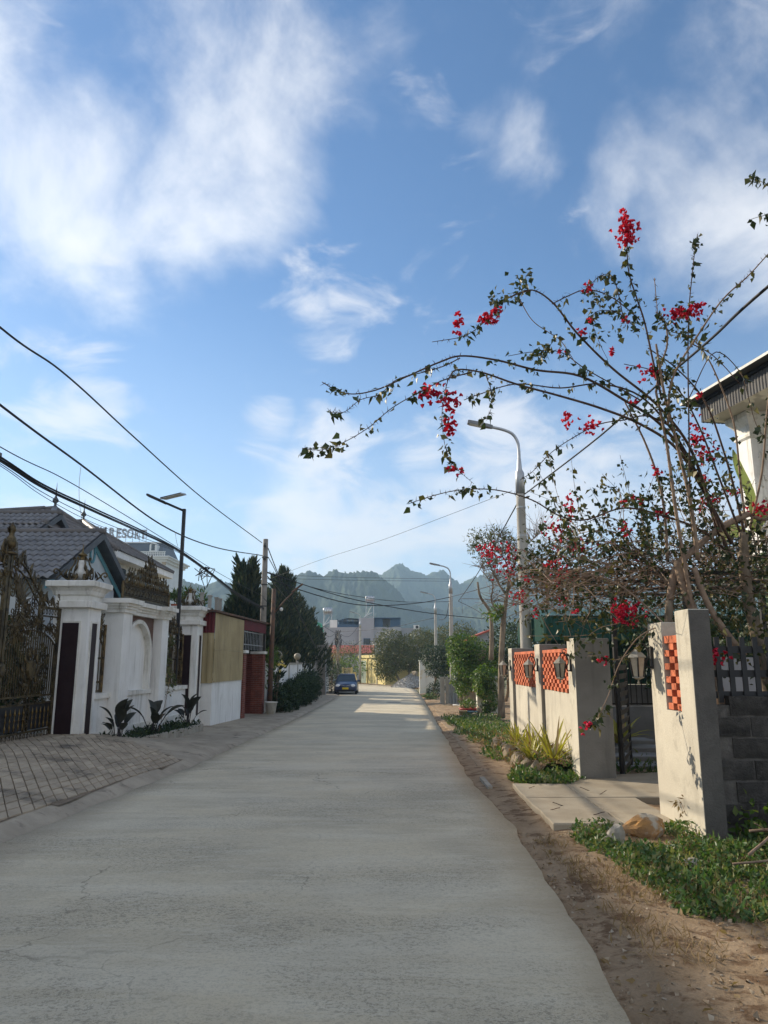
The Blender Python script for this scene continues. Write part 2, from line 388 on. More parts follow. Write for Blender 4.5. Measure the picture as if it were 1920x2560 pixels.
pm('roof_tile', (0.225, 0.225, 0.232), (0.16, 0.16, 0.168), 2.0, 0.55, 0.15, 60, rnd=0.10, c3=(0.19, 0.17, 0.155), s3=3, f3=(.58, .75), spec=.4)
pm('roof_tile_far', (0.22, 0.195, 0.175), (0.15, 0.13, 0.12), 2.0, 0.6, 0.2, 40, spec=.35)
pm('ridge_tile', (0.19, 0.17, 0.155), (0.13, 0.12, 0.115), 3, 0.6, 0.2, 30)
pm('gable_white', (0.66, 0.70, 0.70), (0.58, 0.62, 0.62), 2, 0.8, 0.05, 30)
pm('teal_paint', (0.14, 0.34, 0.40), (0.18, 0.40, 0.46), 3, 0.7)
pm('fascia_grey', (0.12, 0.125, 0.13), (0.09, 0.095, 0.1), 3, 0.6)
pm('house_wall', (0.62, 0.64, 0.64), (0.54, 0.56, 0.56), 1, 0.85, 0.1, 30, streak=(4, .4, (.4, .4, .37)))
pm('dark_glass', (0.02, 0.025, 0.03), None, 1, 0.08, spec=.6)
pm('maroon_sheet', (0.13, 0.016, 0.022), (0.10, 0.013, 0.018), 2, 0.5, 0.05, 20, streak=(6, .4, (.1, .03, .03)))
pm('beige_sheet', (0.41, 0.33, 0.18), (0.32, 0.255, 0.135), 0.8, 0.5, 0.1, 20, streak=(7, .75, (0.19, 0.15, 0.085)), spec=.35)
pm('red_brick', (0.235, 0.075, 0.05), (0.17, 0.055, 0.04), 5, 0.85, 0.3, 40, rnd=0.2)
pm('brick_wall_dark', (0.20, 0.06, 0.045), (0.14, 0.045, 0.036), 5, 0.9, 0.3, 40, rnd=.2)
pm('mortar', (0.30, 0.25, 0.21), (0.22, 0.18, 0.15), 9, 0.95, 0.4, 40)
pm('terracotta', (0.58, 0.165, 0.075), (0.46, 0.125, 0.058), 9, 0.85, 0.35, 50, rnd=0.16, c3=(0.62, 0.27, 0.16), s3=5, f3=(.56, .75))
pm('cream_plaster', (0.55, 0.505, 0.41), (0.47, 0.43, 0.35), 1.3, 0.88, 0.3, 35, streak=(6, .8, (0.27, 0.24, 0.19)), c3=(0.37, 0.335, 0.27), s3=2.2, f3=(.52, .70), spec=.2)
pm('grey_block', (0.062, 0.057, 0.053), (0.10, 0.092, 0.084), 6, 0.95, 1.0, 55, rnd=0.22, c3=(0.04, 0.037, 0.035), s3=4, f3=(.5, .7), spec=.15, bdist=.03)
pm('block_mortar', (0.17, 0.155, 0.14), (0.11, 0.10, 0.09), 7, 0.95, 0.9, 40, c3=(.09, .085, .08), s3=5)
pm('concrete_pole', (0.45, 0.43, 0.385), (0.36, 0.34, 0.30), 2.5, 0.9, 0.3, 40, c3=(0.27, 0.25, 0.215), s3=3, f3=(.56, .75), stretch=(1, 1, .5))
pm('old_pole', (0.22, 0.20, 0.175), (0.30, 0.275, 0.24), 3, 0.9, 0.4, 40, streak=(8, .6, (.1, .09, .08)))
pm('rust_pole', (0.085, 0.06, 0.048), (0.16, 0.085, 0.05), 4, 0.8, 0.3, 40, c3=(.05, .045, .045), s3=2)
pm('galvanised', (0.46, 0.47, 0.48), (0.36, 0.37, 0.38), 4, 0.4, 0.05, 30, metal=.6)
pm('lamp_grey', (0.20, 0.205, 0.21), (0.16, 0.165, 0.17), 4, 0.45, metal=.3)
pm('solar_cell', (0.03, 0.035, 0.055), None, 1, 0.2, spec=.6)
pm('bark', (0.20, 0.155, 0.11), (0.30, 0.24, 0.175), 9, 0.95, 0.8, 25, stretch=(1, 1, .3), c3=(.12, .095, .07), s3=4)
pm('twig', (0.17, 0.11, 0.075), (0.27, 0.19, 0.13), 12, 0.9, 0.4, 40)
pm('branch_dark', (0.055, 0.035, 0.026), (0.11, 0.07, 0.048), 10, 0.85, 0.4, 40)
pm('branch_pale', (0.30, 0.215, 0.15), (0.20, 0.14, 0.10), 9, 0.9, 0.4, 40)
pm('stone', (0.34, 0.28, 0.20), (0.24, 0.19, 0.13), 4, 0.95, 0.8, 25, c3=(.42, .20, .06), s3=5, f3=(.56, .7), rnd=.15)
pm('ochre_stone', (0.40, 0.21, 0.07), (0.28, 0.17, 0.085), 5, 0.95, 0.9, 25, c3=(.42, .37, .29), s3=3.2, f3=(.50, .58))
pm('pebble', (0.33, 0.25, 0.17), (0.42, 0.35, 0.26), 14, 0.95)
pm('gravel', (0.30, 0.29, 0.27), (0.42, 0.40, 0.37), 14, 0.95, 1.0, 30)
leafmat('bougain_leaf', (0.020, 0.034, 0.012), (0.040, 0.062, 0.018), (0.17, 0.14, 0.045), trans=.16)
leafmat('bougain_flower', (0.40, 0.005, 0.028), (0.54, 0.010, 0.048), (0.68, 0.05, 0.12), rough=.6, trans=.28, spec=.15)
leafmat('cypress_leaf', (0.014, 0.030, 0.018), (0.030, 0.052, 0.024), (0.10, 0.10, 0.04), trans=.12, rough=.7)
leafmat('hedge_leaf', (0.014, 0.032, 0.016), (0.027, 0.052, 0.022), (0.06, 0.09, 0.03), trans=.15, rough=.6)
leafmat('mango_leaf', (0.06, 0.078, 0.024), (0.095, 0.112, 0.034), (0.16, 0.14, 0.05), trans=.2)
leafmat('vine_leaf', (0.050, 0.105, 0.014), (0.085, 0.155, 0.022), (0.20, 0.24, 0.05), trans=.35)
leafmat('weed_leaf', (0.050, 0.105, 0.032), (0.085, 0.155, 0.045), (0.22, 0.21, 0.08), trans=.3)
leafmat('dry_leaf', (0.24, 0.16, 0.085), (0.32, 0.23, 0.12), (0.16, 0.10, 0.05), trans=.2, rough=.8)
leafmat('dark_leaf', (0.028, 0.026, 0.030), (0.042, 0.036, 0.040), (0.05, 0.055, 0.04), trans=.06, rough=.55, spec=.25)
leafmat('blade_leaf', (0.20, 0.22, 0.030), (0.34, 0.31, 0.05), (0.40, 0.33, 0.11), trans=.3)
leafmat('banana_leaf', (0.20, 0.25, 0.09), (0.24, 0.28, 0.12), None, trans=.3)
leafmat('white_petal', (0.85, 0.83, 0.78), (0.8, 0.78, 0.72), None, trans=.2)
leafmat('yellow_petal', (0.85, 0.62, 0.18), (0.9, 0.72, 0.28), None, trans=.3)

def fbm(x, y, s=1.0, o=4, seed=0):
    v = 0; a = 1; t = 0
    for k in range(o):
        f = s * 2 ** k
        v += a * (math.sin(x * f * 1.7 + 1.3 * k + seed) * math.cos(y * f * 1.3 - 2.1 * k + seed * 1.7) + .5 * math.sin((x + y) * f * 2.3 + k * 5.1 + seed * .7))
        t += a * 1.5; a *= .5
    return v / t
def lerp(a, b, t): return a + (b - a) * t
def pw(tab, y):
    if y <= tab[0][0]: return tab[0][1]
    for (a, b), (c, d) in zip(tab, tab[1:]):
        if y <= c: return lerp(b, d, (y - a) / (c - a))
    return tab[-1][1]
# ------------------------------------------------------------------ ground and road
g_ = MB()
ys = [-60, -15, 20, 58, 130, 400, 2350]
xs = [-2300, -300, -40, 40, 300, 2300]
for j in range(len(ys) - 1):
    for i in range(len(xs) - 1):
        q = [(xs[i], ys[j]), (xs[i + 1], ys[j]), (xs[i + 1], ys[j + 1]), (xs[i], ys[j + 1])]
        g_.add([(a, b, gz(b) - 0.06) for a, b in q], [(0, 1, 2, 3)])
g_.build('ground', 'field', kind='structure')
ROADL = [(-12, -3.9), (7, -3.58), (13.5, -3.28), (27, -3.12), (45, -3.2), (62, -3.5), (70, -5.5), (80, -10), (90, -16)]
ROADR = [(-12, 1.05), (3.8, 1.12), (6, 1.25), (8, 1.33), (10, 1.32), (12, 1.29), (22, 1.62), (32, 1.95), (45, 2.38), (58, 2.75), (70, 2.9), (80, 2.0), (90, 1.5)]
def road_z(x, y): return gz(y) + 0.012 + 0.006 * fbm(x * .6, y * .3, 1, 3)
def build_road():
    m = MB(); rows = []; y = -12.0
    while y <= 90.01:
        rows.append(y); y += 0.12 if y < 16 else (0.4 if y < 40 else 1.0)
    NX = 14; prev = None; V = []; Fq = []
    for y in rows:
        jr = .035 * fbm(y, 3.1, 2.2, 5, 2) + .03 * fbm(y, .7, .8, 3, 5); jl = .05 * fbm(y, 1.1, 2.5, 5, 9)
        xl = pw(ROADL, y) + jl; xr = pw(ROADR, y) + jr
        V.append((xl - .01, y, gz(y) - .12))
        for i in range(NX + 1):
            x = lerp(xl, xr, i / NX); V.append((x, y, road_z(x, y)))
        V.append((xr + .015, y, gz(y) - .12))
    n = NX + 3
    for j in range(len(rows) - 1):
        for i in range(n - 1): Fq.append((j * n + i, j * n + i + 1, (j + 1) * n + i + 1, (j + 1) * n + i))
    link('road', mesh_of('road', V, Fq, True), 'road', kind='structure')
build_road()
# manhole covers, a worn rectangle in the roadway
for (px, py, r) in ((988, 1760, .33), (1006, 1757, .3)):
    pass
for (x, y) in ((.55, 43.0), (1.45, 46.5)):
    z = road_z(x, y) + .006; t = thing('manhole_cover', 'flat dark drain cover in the road, ' + ('nearer' if y < 45 else 'farther') + ' of the two', 'drain cover', (x, y, z), 'drain covers in the road')
    MB().lathe([(.42, -.03), (.42, .004), (.36, .006)], (x, y, z), 20).build('frame', 'iron', t)
    MB().lathe([(.35, -.02), (.35, .007), (.33, .009)], (x, y, z), 20).build('lid', 'iron', t)
# right-hand earth verge, uneven
def verge_z(x, y):
    h = .02 + .05 * max(0, fbm(x * .9, y * .7, 1.1, 4, 3)) + .02 * fbm(x, y, 5, 3, 1)
    e = max(0., min(1., (x - pw(ROADR, y) + .02) / .45))
    return gz(y) - .045 + h * (.25 + .75 * e) + .035 * e
def build_verge():
    V = []; Fq = []; rows = []; y = -4.0
    while y < 62: rows.append(y); y += .11 if y < 14 else (.3 if y < 30 else 1.0)
    NX = 46
    for y in rows:
        xr = pw(ROADR, y) - .25; xe = 9.0 if y < 8 else (6.0 if y < 30 else 9)
        for i in range(NX + 1):
            t = (i / NX) ** 1.5; x = lerp(xr, xe, t); V.append((x, y, verge_z(x, y) - (.05 if i == 0 else 0)))
    n = NX + 1
    for j in range(len(rows) - 1):
        for i in range(NX): Fq.append((j * n + i, j * n + i + 1, (j + 1) * n + i + 1, (j + 1) * n + i))
    link('earth_verge', mesh_of('earth_verge', V, Fq, True), 'dirt', kind='structure')
build_verge()
def slab(poly, z0, th, bev=.012, jit=.02, seed=0):
    """an uneven cast slab on a polygon; z0 is a function of (x, y) for its top"""
    m = MB(); P = []
    for (a, b) in zip(poly, poly[1:] + poly[:1]):
        n = max(1, int(math.hypot(b[0] - a[0], b[1] - a[1]) / .12))
        for k in range(n):
            x, y = lerp(a[0], b[0], k / n), lerp(a[1], b[1], k / n)
            P.append((x + jit * fbm(x, y, 5, 4, seed), y + jit * fbm(y, x, 5, 4, seed + 4)))
    cx = sum(p[0] for p in P) / len(P); cy = sum(p[1] for p in P) / len(P); n = len(P)
    vs = [(x, y, z0(x, y) - th) for x, y in P] + [(x, y, z0(x, y) - bev) for x, y in P]
    vs += [(x + (cx - x) * .015, y + (cy - y) * .015, z0(x, y)) for x, y in P] + [(cx, cy, z0(cx, cy))]
    fs = [(i, (i + 1) % n, n + (i + 1) % n, n + i) for i in range(n)] + [(n + i, n + (i + 1) % n, 2 * n + (i + 1) % n, 2 * n + i) for i in range(n)]
    fs += [(2 * n + i, 2 * n + (i + 1) % n, 3 * n) for i in range(n)]
    return m.add(vs, fs)
# concrete entrance pad in front of the open gate: four casts with open joints
def pad_z(x, y): return gz(y) + .075 + .012 * max(0, x - 2)
pad = thing('concrete_pad', None, None, (2.4, 10, gz(10))); pad['kind'] = 'structure'
for k, q in enumerate(([(1.72, 7.98), (2.42, 7.95), (2.45, 9.55), (1.74, 9.6)], [(2.435, 7.95), (3.02, 7.97), (3.05, 9.5), (2.465, 9.55)], [(1.74, 9.62), (2.45, 9.57), (2.48, 10.75), (1.78, 10.8)],
                       [(2.465, 9.57), (4.6, 9.5), (4.6, 11.9), (2.5, 11.35)])):
    slab(q, pad_z, .14, seed=k).build('cast_slab', 'pad', pad, False)
# brown footway strips further up the right side
fw = thing('footway', None, None, (1.9, 14, gz(14))); fw['kind'] = 'structure'
for k, (y0, y1, x0, x1) in enumerate(((10.95, 11.75, 1.5, 1.98), (11.9, 13.4, 1.62, 2.3), (13.45, 15.3, 1.62, 2.32), (15.35, 18.0, 1.66, 2.36), (18.05, 21.5, 1.75, 2.45), (21.6, 25.5, 1.85, 2.6), (27.5, 33, 2.1, 4.6), (33.1, 40, 2.3, 3.2))):
    slab([(x0, y0), (x1, y0), (x1 + .05, y1), (x0 + .05, y1)], lambda x, y: gz(y) + .004, .1, seed=k + 20).build('paving_slab', 'footway_slab', fw)
MB().box((1.45, 10.9, gz(11) - .05), (1.52, 11.8, gz(11) + .02)).build('edge_board', 'kerb', fw)
MB().box((2.02, 10.9, gz(11) - .05), (2.2, 11.75, gz(11) + .015)).build('edge_board', 'kerb', fw)
# ------------------------------------------------------------------ left side: apron and scored driveway
WX = lambda y: -5.95 + .04 * (y - 15)           # face of the white boundary wall
def apron_z(x, y):
    t = max(0., min(1., (-3.3 - x) / 2.4)); ramp = max(0., min(1., (18.5 - y) / 3.0)) * max(0., min(1., (y - 1) / 4.))
    return gz(y) + .018 + t * (.06 + .30 * ramp)
def build_apron():
    V = []; Fq = []; rows = []; y = -8.0
    while y < 64: rows.append(y); y += .25 if y < 24 else .8
    NX = 20
    for y in rows:
        xl = pw(ROADL, y) + .05 * fbm(y, 1.1, 2.5, 5, 9) - .03 + .06 * fbm(y, 7, 1.9, 4, 1); xe = -8.0 if y < 16 else (WX(y) + .1 if y < 21 else -6.5)
        for i in range(NX + 1):
            x = lerp(xl, xe, i / NX); V.append((x, y, apron_z(x, y) + .006 * fbm(x, y, 1.5, 4) - (.07 if i == 0 else 0)))
    n = NX + 1
    for j in range(len(rows) - 1):
        for i in range(NX): Fq.append((j * n + i + 1, j * n + i, (j + 1) * n + i, (j + 1) * n + i + 1))
    link('pavement', mesh_of('pavement', V, Fq, True), 'apron', kind='structure')
build_apron()
def inside(p, poly):
    c = False; n = len(poly)
    for i in range(n):
        a, b = poly[i], poly[i - 1]
        if (a[1] > p[1]) != (b[1] > p[1]) and p[0] < (b[0] - a[0]) * (p[1] - a[1]) / (b[1] - a[1]) + a[0]: c = not c
    return c
drv = thing('driveway', None, None, (-5, 11, gz(11))); drv['kind'] = 'structure'
DPOLY = [(-6.75, 15.4), (-5.9, 15.0), (-4.7, 14.75), (-3.6, 13.75), (-3.82, 7.7), (-4.3, 7.2), (-6.75, 8.0)]
jm = MB(); n = len(DPOLY)
def build_driveway():
    # bed under the slabs
    m = MB(); S = 26
    def bed(u, v):
        y = lerp(7.0, 15.4, v); x = lerp(-6.8, -3.45, u)
        return (x, y, apron_z(x, y) + .007)
    V = []; Fq = []
    for j in range(S + 1):
        for i in range(S + 1): V.append(bed(i / S, j / S))
    for j in range(S):
        for i in range(S):
            c = bed((i + .5) / S, (j + .5) / S)
            if inside(c, DPOLY): k = j * (S + 1) + i; Fq.append((k, k + 1, k + S + 2, k + S + 1))
    link('bed', mesh_of('bed', V, Fq, True), 'joint', drv, None)
    drv.children[-1].location = -WL[drv]
    A = Vector((.50, -.86)); B = Vector((.05, 1.0)); c = .25; ca = .28; k = 0
    for i in range(-40, 40):
        for j in range(-40, 40):
            def P(u, v):
                p = Vector((-5.2, 11.5)) + A * (i + u) * ca + B * (j + v) * c
                w = .05 * fbm(p.x, p.y, .9, 2, 3); return (p.x + w, p.y + .06 * fbm(p.y, p.x, .8, 2, 6))
            ctr = P(.5, .5)
            if not inside(ctr, DPOLY): continue
            e = .025 + .012 * random.random(); q = [P(e, e), P(1 - e, e), P(1 - e, 1 - e), P(e, 1 - e)]
            dz = (.012 + .022 * max(0., min(1., (-3.7 - ctr[0]) / .6))) + random.uniform(-.004, .004); b = .010
            qi = [(lerp(x, ctr[0], .05), lerp(y, ctr[1], .05)) for x, y in q]
            vs = [(x, y, apron_z(x, y) - .01) for x, y in q] + [(x, y, apron_z(x, y) + dz - b) for x, y in q] + [(x, y, apron_z(x, y) + dz) for x, y in qi]
            fs = [(8, 9, 10, 11)] + [(a + s, (a + 1) % 4 + s, (a + 1) % 4 + s + 4, a + s + 4) for s in (0, 4) for a in range(4)]
            MB().add(vs, fs).build('paving_slab', 'slab', drv)
build_driveway()
# ------------------------------------------------------------------ hills
def hill(name, Y, prof, depth, seed, rough, base=-30):
    """a wooded ridge: skyline given by photograph columns, falling away before and behind"""
    tab = [(at(p[0], p[1], Y).x, at(p[0], p[1], Y).z) for p in prof]; rows = 60
    X = [at(px, 1500, Y).x for px in list(range(-900, 250, 40)) + list(range(250, 1560, 4)) + list(range(1560, 2700, 40))]; n = len(X) - 1; V = []; Fq = []
    rs = random.Random(seed)
    for j in range(rows + 1):
        yy = lerp(Y - depth, Y + depth * .6, j / rows); s = max(0, 1 - abs((yy - Y) / (depth if yy < Y else depth * .6)) ** 1.15)
        for x in X:
            h = pw(tab, x); q = abs(fbm(x * .010, yy * .0035, 1, 4, seed)); gully = 1 - min(1, q * 3.2)          # sharp spurs and gullies
            z = base + (h - base) * s - (h - base) * .30 * gully * s * (1 - s) * 1.8
            z += rough * (rs.random() - .35) * min(1, s * 2 + .1) + rough * .8 * fbm(x * .06, yy * .05, 1, 3, seed)
            V.append((x + rs.uniform(-1.2, 1.2), yy + 18 * fbm(x * .008, yy * .01, 1, 3, seed + 3), z))
    w = n + 1
    for j in range(rows):
        for i in range(n): Fq.append((j * w + i, j * w + i + 1, (j + 1) * w + i + 1, (j + 1) * w + i))
    return link(name, tri_mesh(name, V, Fq, False), 'forest', kind='structure')
pm('forest', (0.022, 0.042, 0.022), (0.055, 0.078, 0.034), 0.03, 0.95, 0.8, 0.12, c3=(0.12, 0.125, 0.065), s3=0.012, f3=(.55, .75), bdist=4.0)
hill('hills', 760, [(-500, 1520), (100, 1500), (330, 1490), (420, 1462), (460, 1452), (520, 1470), (560, 1455), (600, 1470), (660, 1470), (700, 1452), (730, 1438), (775, 1428), (808, 1441), (824, 1432), (850, 1428), (885, 1430), (920, 1425), (940, 1432), (985, 1470), (1010, 1500), (1060, 1520), (1120, 1528), (1200, 1505), (1300, 1490), (1400, 1500), (1700, 1490), (2400, 1500)], 330, 1, 4.0)
hill('hills', 1150, [(-900, 1540), (560, 1500), (800, 1490), (880, 1470), (930, 1450), (960, 1432), (980, 1412), (994, 1407), (1008, 1413), (1028, 1428), (1065, 1435), (1085, 1427), (1110, 1430), (1130, 1445), (1150, 1458), (1175, 1445), (1230, 1430), (1300, 1415), (1400, 1425), (1600, 1440), (2600, 1470)], 380, 4, 5.0)

slab([(-3.6, 92), (.2, 83.2), (4.2, 79.0), (5.2, 74), (3.4, 72), (2.4, 78), (-.6, 82.4), (-4.6, 91)], lambda x, y: gz(60) + .03, .1, .02, .3, 90).build('earth_strip', 'dirt', None, False, 'structure')
# ================================================================== left: white gate pillars, boundary wall, ironwork
def spiral(turns=1.4, r0=.012, r1=.07, n=26, a0=0.0):
    return [((r0 + (r1 - r0) * k / n) * math.cos(a0 + turns * 2 * math.pi * k / n), (r0 + (r1 - r0) * k / n) * math.sin(a0 + turns * 2 * math.pi * k / n)) for k in range(n + 1)]
def flat_mesh(name, pts2, rad=.008, n=5):          # a scroll bent in the local XZ plane
    return MB().tube([(p[0], 0, p[1]) for p in pts2], rad, n).mesh(name, True)
C_SCROLL = flat_mesh('scroll', [(x, z) for x, z in spiral(1.25, .012, .075)] + [(.095, .05), (.10, .10), (.085, .15)] + [(.055 + .035 * math.cos(t), .17 + .035 * math.sin(t)) for t in (0, 1, 2, 3, 4, 5)], .009)
RING = MB().lathe([(.026, -.004), (.030, .004), (.040, .004), (.044, -.004)], n=12, M=Matrix.Rotation(R(90), 4, 'X'), sx=.72, cap=False).mesh('ring', True)
def leaf_plate(name, L, W, curl=.02):
    """an acanthus blade of cast metal, in the local XZ plane, pointing up"""
    prof = [(0, .16), (.15, .6), (.3, .95), (.45, 1.0), (.6, .8), (.75, .62), (.88, .34), (1.0, .03)]; V = []; Fq = []
    for t, w in prof:
        y = curl * math.sin(t * 3.0)
        V += [(-w * W / 2, -y - .004, t * L), (0, -y - .012 - .01 * w, t * L), (w * W / 2, -y - .004, t * L), (w * W / 2, -y + .006, t * L), (-w * W / 2, -y + .006, t * L)]
    for i in range(len(prof) - 1):
        for k in range(5): q = (k + 1) % 5; Fq.append((i * 5 + k, i * 5 + q, (i + 1) * 5 + q, (i + 1) * 5 + k))
    return mesh_of(name, V, Fq, True)
ACANTHUS = leaf_plate('acanthus_leaf', .20, .085)
PETAL = leaf_plate('petal', .30, .040, .01)
BALUSTER = MB().lathe([(.006, 0), (.012, .02), (.012, .05), (.02, .08), (.009, .12), (.009, .17), (.02, .19), (.009, .21), (.008, .27), (.024, .30), (.012, .34), (.003, .40)], n=8).mesh('baluster', True)
for me, m in ((C_SCROLL, 'bronze'), (RING, 'bronze'), (ACANTHUS, 'bronze'), (PETAL, 'bronze'), (BALUSTER, 'gilt')): me.materials.append(MATS[m])

# ---- iron gate: two leaves along the boundary; u runs from the hinge pillar towards the camera, w is up
GX0, GY0, GZ0, GW = -6.52, 15.0, .13, 2.05
gate = thing('iron_gate', 'ornate bronze iron double gate with sunburst and arched rail, at the driveway', 'gate', (GX0, GY0 - GW, GZ0))
GD = Vector((-.04, -1.0, 0)).normalized(); GN = Vector((1, -.04, 0)).normalized()    # along, and out to the street
def gp(u, w, o=0.0): return Vector((GX0, GY0, GZ0)) + GD * u + Vector((0, 0, w)) + GN * o
GROT = math.atan2(GD.y, GD.x)
def gi(name, me, u, w, ang=0.0, sc=1.0, o=.02, flip=1):
    """place a shared ornament in the gate plane, turned by ang in that plane"""
    ob = inst(name, me, gate, gp(u, w, o)); M = Matrix((tuple(GD), tuple(-GN), (0, 0, 1))).transposed() if True else None
    e = (M @ Matrix.Rotation(ang, 3, 'Y')).to_euler(); ob.rotation_euler = e; ob.scale = (sc * flip, sc, sc); return ob
def gbar(name, p, q, w=.03, d=.03, mat='bronze'):
    a, b = gp(*p), gp(*q); t = (b - a).normalized(); s = t.cross(GN).normalized(); m = MB(); c = []
    for e in (a, b):
        c.append([e + s * w / 2 * i + GN * d / 2 * j for i, j in ((-1, -1), (1, -1), (1, 1), (-1, 1))])
    return m.rings(c).build(name, mat, gate)
def gcurve(name, pts, w=.012, mat='bronze', o=0.0, n=6):
    return MB().tube([gp(u, v, o) for u, v in pts], w, n).build(name, mat, gate, True)
def gate_leaf(U0, sgn):
    L = GW
    X = lambda u: U0 + sgn * u
    gbar('stile', (X(.03), 0), (X(.03), 2.47), .06, .05); gbar('stile', (X(L - .045), 0), (X(L - .045), 3.28), .08, .06)
    for w_, d in ((.03, .05), (.16, .035), (.66, .035), (.80, .035), (2.29, .03), (2.45, .05)):
        gbar('rail', (X(.06), w_), (X(L - .09 if w_ < 2 else .78), w_), d, .035)
    # ring bands
    for k in range(15): gi('ring', RING, X(.16 + k * .125), .095, 0, 1.15)
    for k in range(6): gi('ring', RING, X(.13 + k * .115), 2.37, 0, 1.2)
    # kick panel with spear balusters
    MB().rings([[gp(X(.07), .19, -.012), gp(X(L - .1), .19, -.012), gp(X(L - .1), .64, -.012), gp(X(.07), .64, -.012)], [gp(X(.07), .19, -.02), gp(X(L - .1), .19, -.02), gp(X(L - .1), .64, -.02), gp(X(.07), .64, -.02)]]).build('kick_panel', 'black_paint', gate)
    for k in range(5):
        for b in (.2, 1.12): gi('baluster', BALUSTER, X(b + k * .15), .20, 0, 1.0)
    gbar('mullion', (X(.93), .16), (X(.93), .80), .03); gbar('mullion', (X(1.05), .16), (X(1.05), .80), .03)
    gi('scroll', C_SCROLL, X(.99), .30, 0, .9); gi('scroll', C_SCROLL, X(.99), .56, math.pi, .9)
    for k in range(5):      # wave band
        for b in (.18, 1.14):
            gi('scroll', C_SCROLL, X(b + k * .155), .72, R(90), .62, flip=1 if k % 2 else -1)
    # vertical bars under the arch
    def arch(u): return 1.52 + .50 * math.sqrt(max(0, 1 - ((u - 1.0) / 1.0) ** 2))
    k = 0; u = .14
    while u < L - .12:
        gbar('bar', (X(u), .80), (X(u), arch(u) - .02), .020, .020, 'bronze')
        if k % 2 == 0:
            for ww in (1.02, 1.30): gi('ring', RING, X(u + .04), ww, 0, .7)
        u += .082; k += 1
    for dr in (0, .15):
        gcurve('arch_rail', [(X(1.0 - (1.0 + dr * .2) * math.cos(t * math.pi / 30)), 1.50 + dr + .5 * math.sin(t * math.pi / 30)) for t in range(31) if -1.0 < (1.0 + dr * .2) * math.cos(t * math.pi / 30) < 1.0], .018)
    for t in range(3, 28):
        a = t * math.pi / 30; gi('ring', RING, X(1.0 - 1.01 * math.cos(a)), 1.578 + .5 * math.sin(a), 0, 1.1)
    # shield with supporters in the middle of the arch
    sh = MB(); prof = [(-.16, .18), (-.15, .02), (-.09, -.12), (0, -.2), (.09, -.12), (.15, .02), (.16, .18), (0, .22)]
    sh.rings([[gp(X(1.0 + a), 1.25 + b, .01) for a, b in prof], [gp(X(1.0 + a * .8), 1.25 + b * .8, .05) for a, b in prof]]).build('shield', 'bronze', gate)
    for sg in (-1, 1):
        for k, (uu, ww, an, sc) in enumerate(((.18, 1.05, .35, 1.3), (.24, 1.2, .6, 1.2), (.20, 1.38, .15, 1.1), (.12, 1.45, -.3, 1.0), (.10, .98, 1.2, 1.0), (.06, 1.5, .1, 1.0), (.28, 1.0, 1.0, .9))):
            gi('acanthus_leaf', ACANTHUS, X(1.0 + sg * uu), ww, sg * sgn * an, sc, .04)
        gi('scroll', C_SCROLL, X(1.0 + sg * .16), .92, 0, 1.2, flip=sg * sgn); gi('scroll', C_SCROLL, X(1.0 + sg * .08), 1.62, 0, .9, flip=sg * sgn)
    gbar('mullion', (X(.97), .80), (X(.97), 1.06), .02); gbar('mullion', (X(1.03), .80), (X(1.03), 1.06), .02)
    # sunburst above the arch: half wheel against the meeting stile
    cu, cw = L - .30, 2.35
    for k in range(19):
        a = R(-100 + k * 11.2); gi('petal', PETAL, X(cu - .13 * math.cos(a) - .06), cw + .22 * math.sin(a), (-sgn) * (math.pi / 2 - a), 1.35)
    gcurve('wheel_rim', [(X(cu - .12 * math.cos(R(-100 + k * 10)) - .05), cw + .22 * math.sin(R(-100 + k * 10))) for k in range(21)], .016)
    for k in range(8): gi('ring', RING, X(cu - .02), cw - .2 + k * .055, 0, .9)
    for ww in (1.98, 2.1, 2.62, 2.74): gi('scroll', C_SCROLL, X(L - .16), ww, 0, 1.2, flip=-sgn)
    # inner frame post and scroll field on the hinge side
    gbar('post', (X(.84), 1.95), (X(.84), 2.75), .05, .04); gbar('post', (X(.72), 1.9), (X(.72), 2.7), .03, .03)
    for i, uu in enumerate((.18, .32, .46, .60)):
        for j, ww in enumerate((1.75, 1.92, 2.08)):
            if ww > arch(uu) + .14: gi('scroll', C_SCROLL, X(uu), ww, (j % 2) * math.pi, 1.1, flip=1 if i % 2 else -1)
    for ww in (2.05, 2.25, 2.45, 2.6): gi('scroll', C_SCROLL, X(.78), ww, 0, .7)
    for j, (uu, ww) in enumerate(((1.05, 2.05), (1.2, 2.0), (1.45, 2.03), (1.65, 2.0), (.95, 2.2), (.95, 2.45), (1.0, 2.65), (1.15, 2.8))): gi('scroll', C_SCROLL, X(uu), ww, j * 1.3, 1.1, flip=1 if j % 2 else -1)
    rs_ = random.Random(3)
    for k in range(34):
        uu = rs_.uniform(.9, 1.7); ww = rs_.uniform(1.98, 2.3 + .45 * (uu - .9))
        gi('scroll', C_SCROLL, X(uu), ww, rs_.uniform(0, 6), rs_.uniform(.8, 1.3), rs_.uniform(-.02, .02), flip=rs_.choice((-1, 1)))
    for k in range(16): gi('acanthus_leaf', ACANTHUS, X(rs_.uniform(.15, .75)), rs_.uniform(1.9, 2.2), rs_.uniform(-1.5, 1.5), .7, .01)
    # swept top rail: from low hinge side up to the tall middle
    sw = [(.62, 2.50), (.80, 2.62), (.98, 2.74), (1.18, 2.90), (1.40, 3.07), (1.62, 3.18), (1.93, 3.26)]
    gcurve('top_rail', [(X(a), b) for a, b in sw], .022); gcurve('top_rail', [(X(a + .03), b - .15) for a, b in sw[1:]], .018)
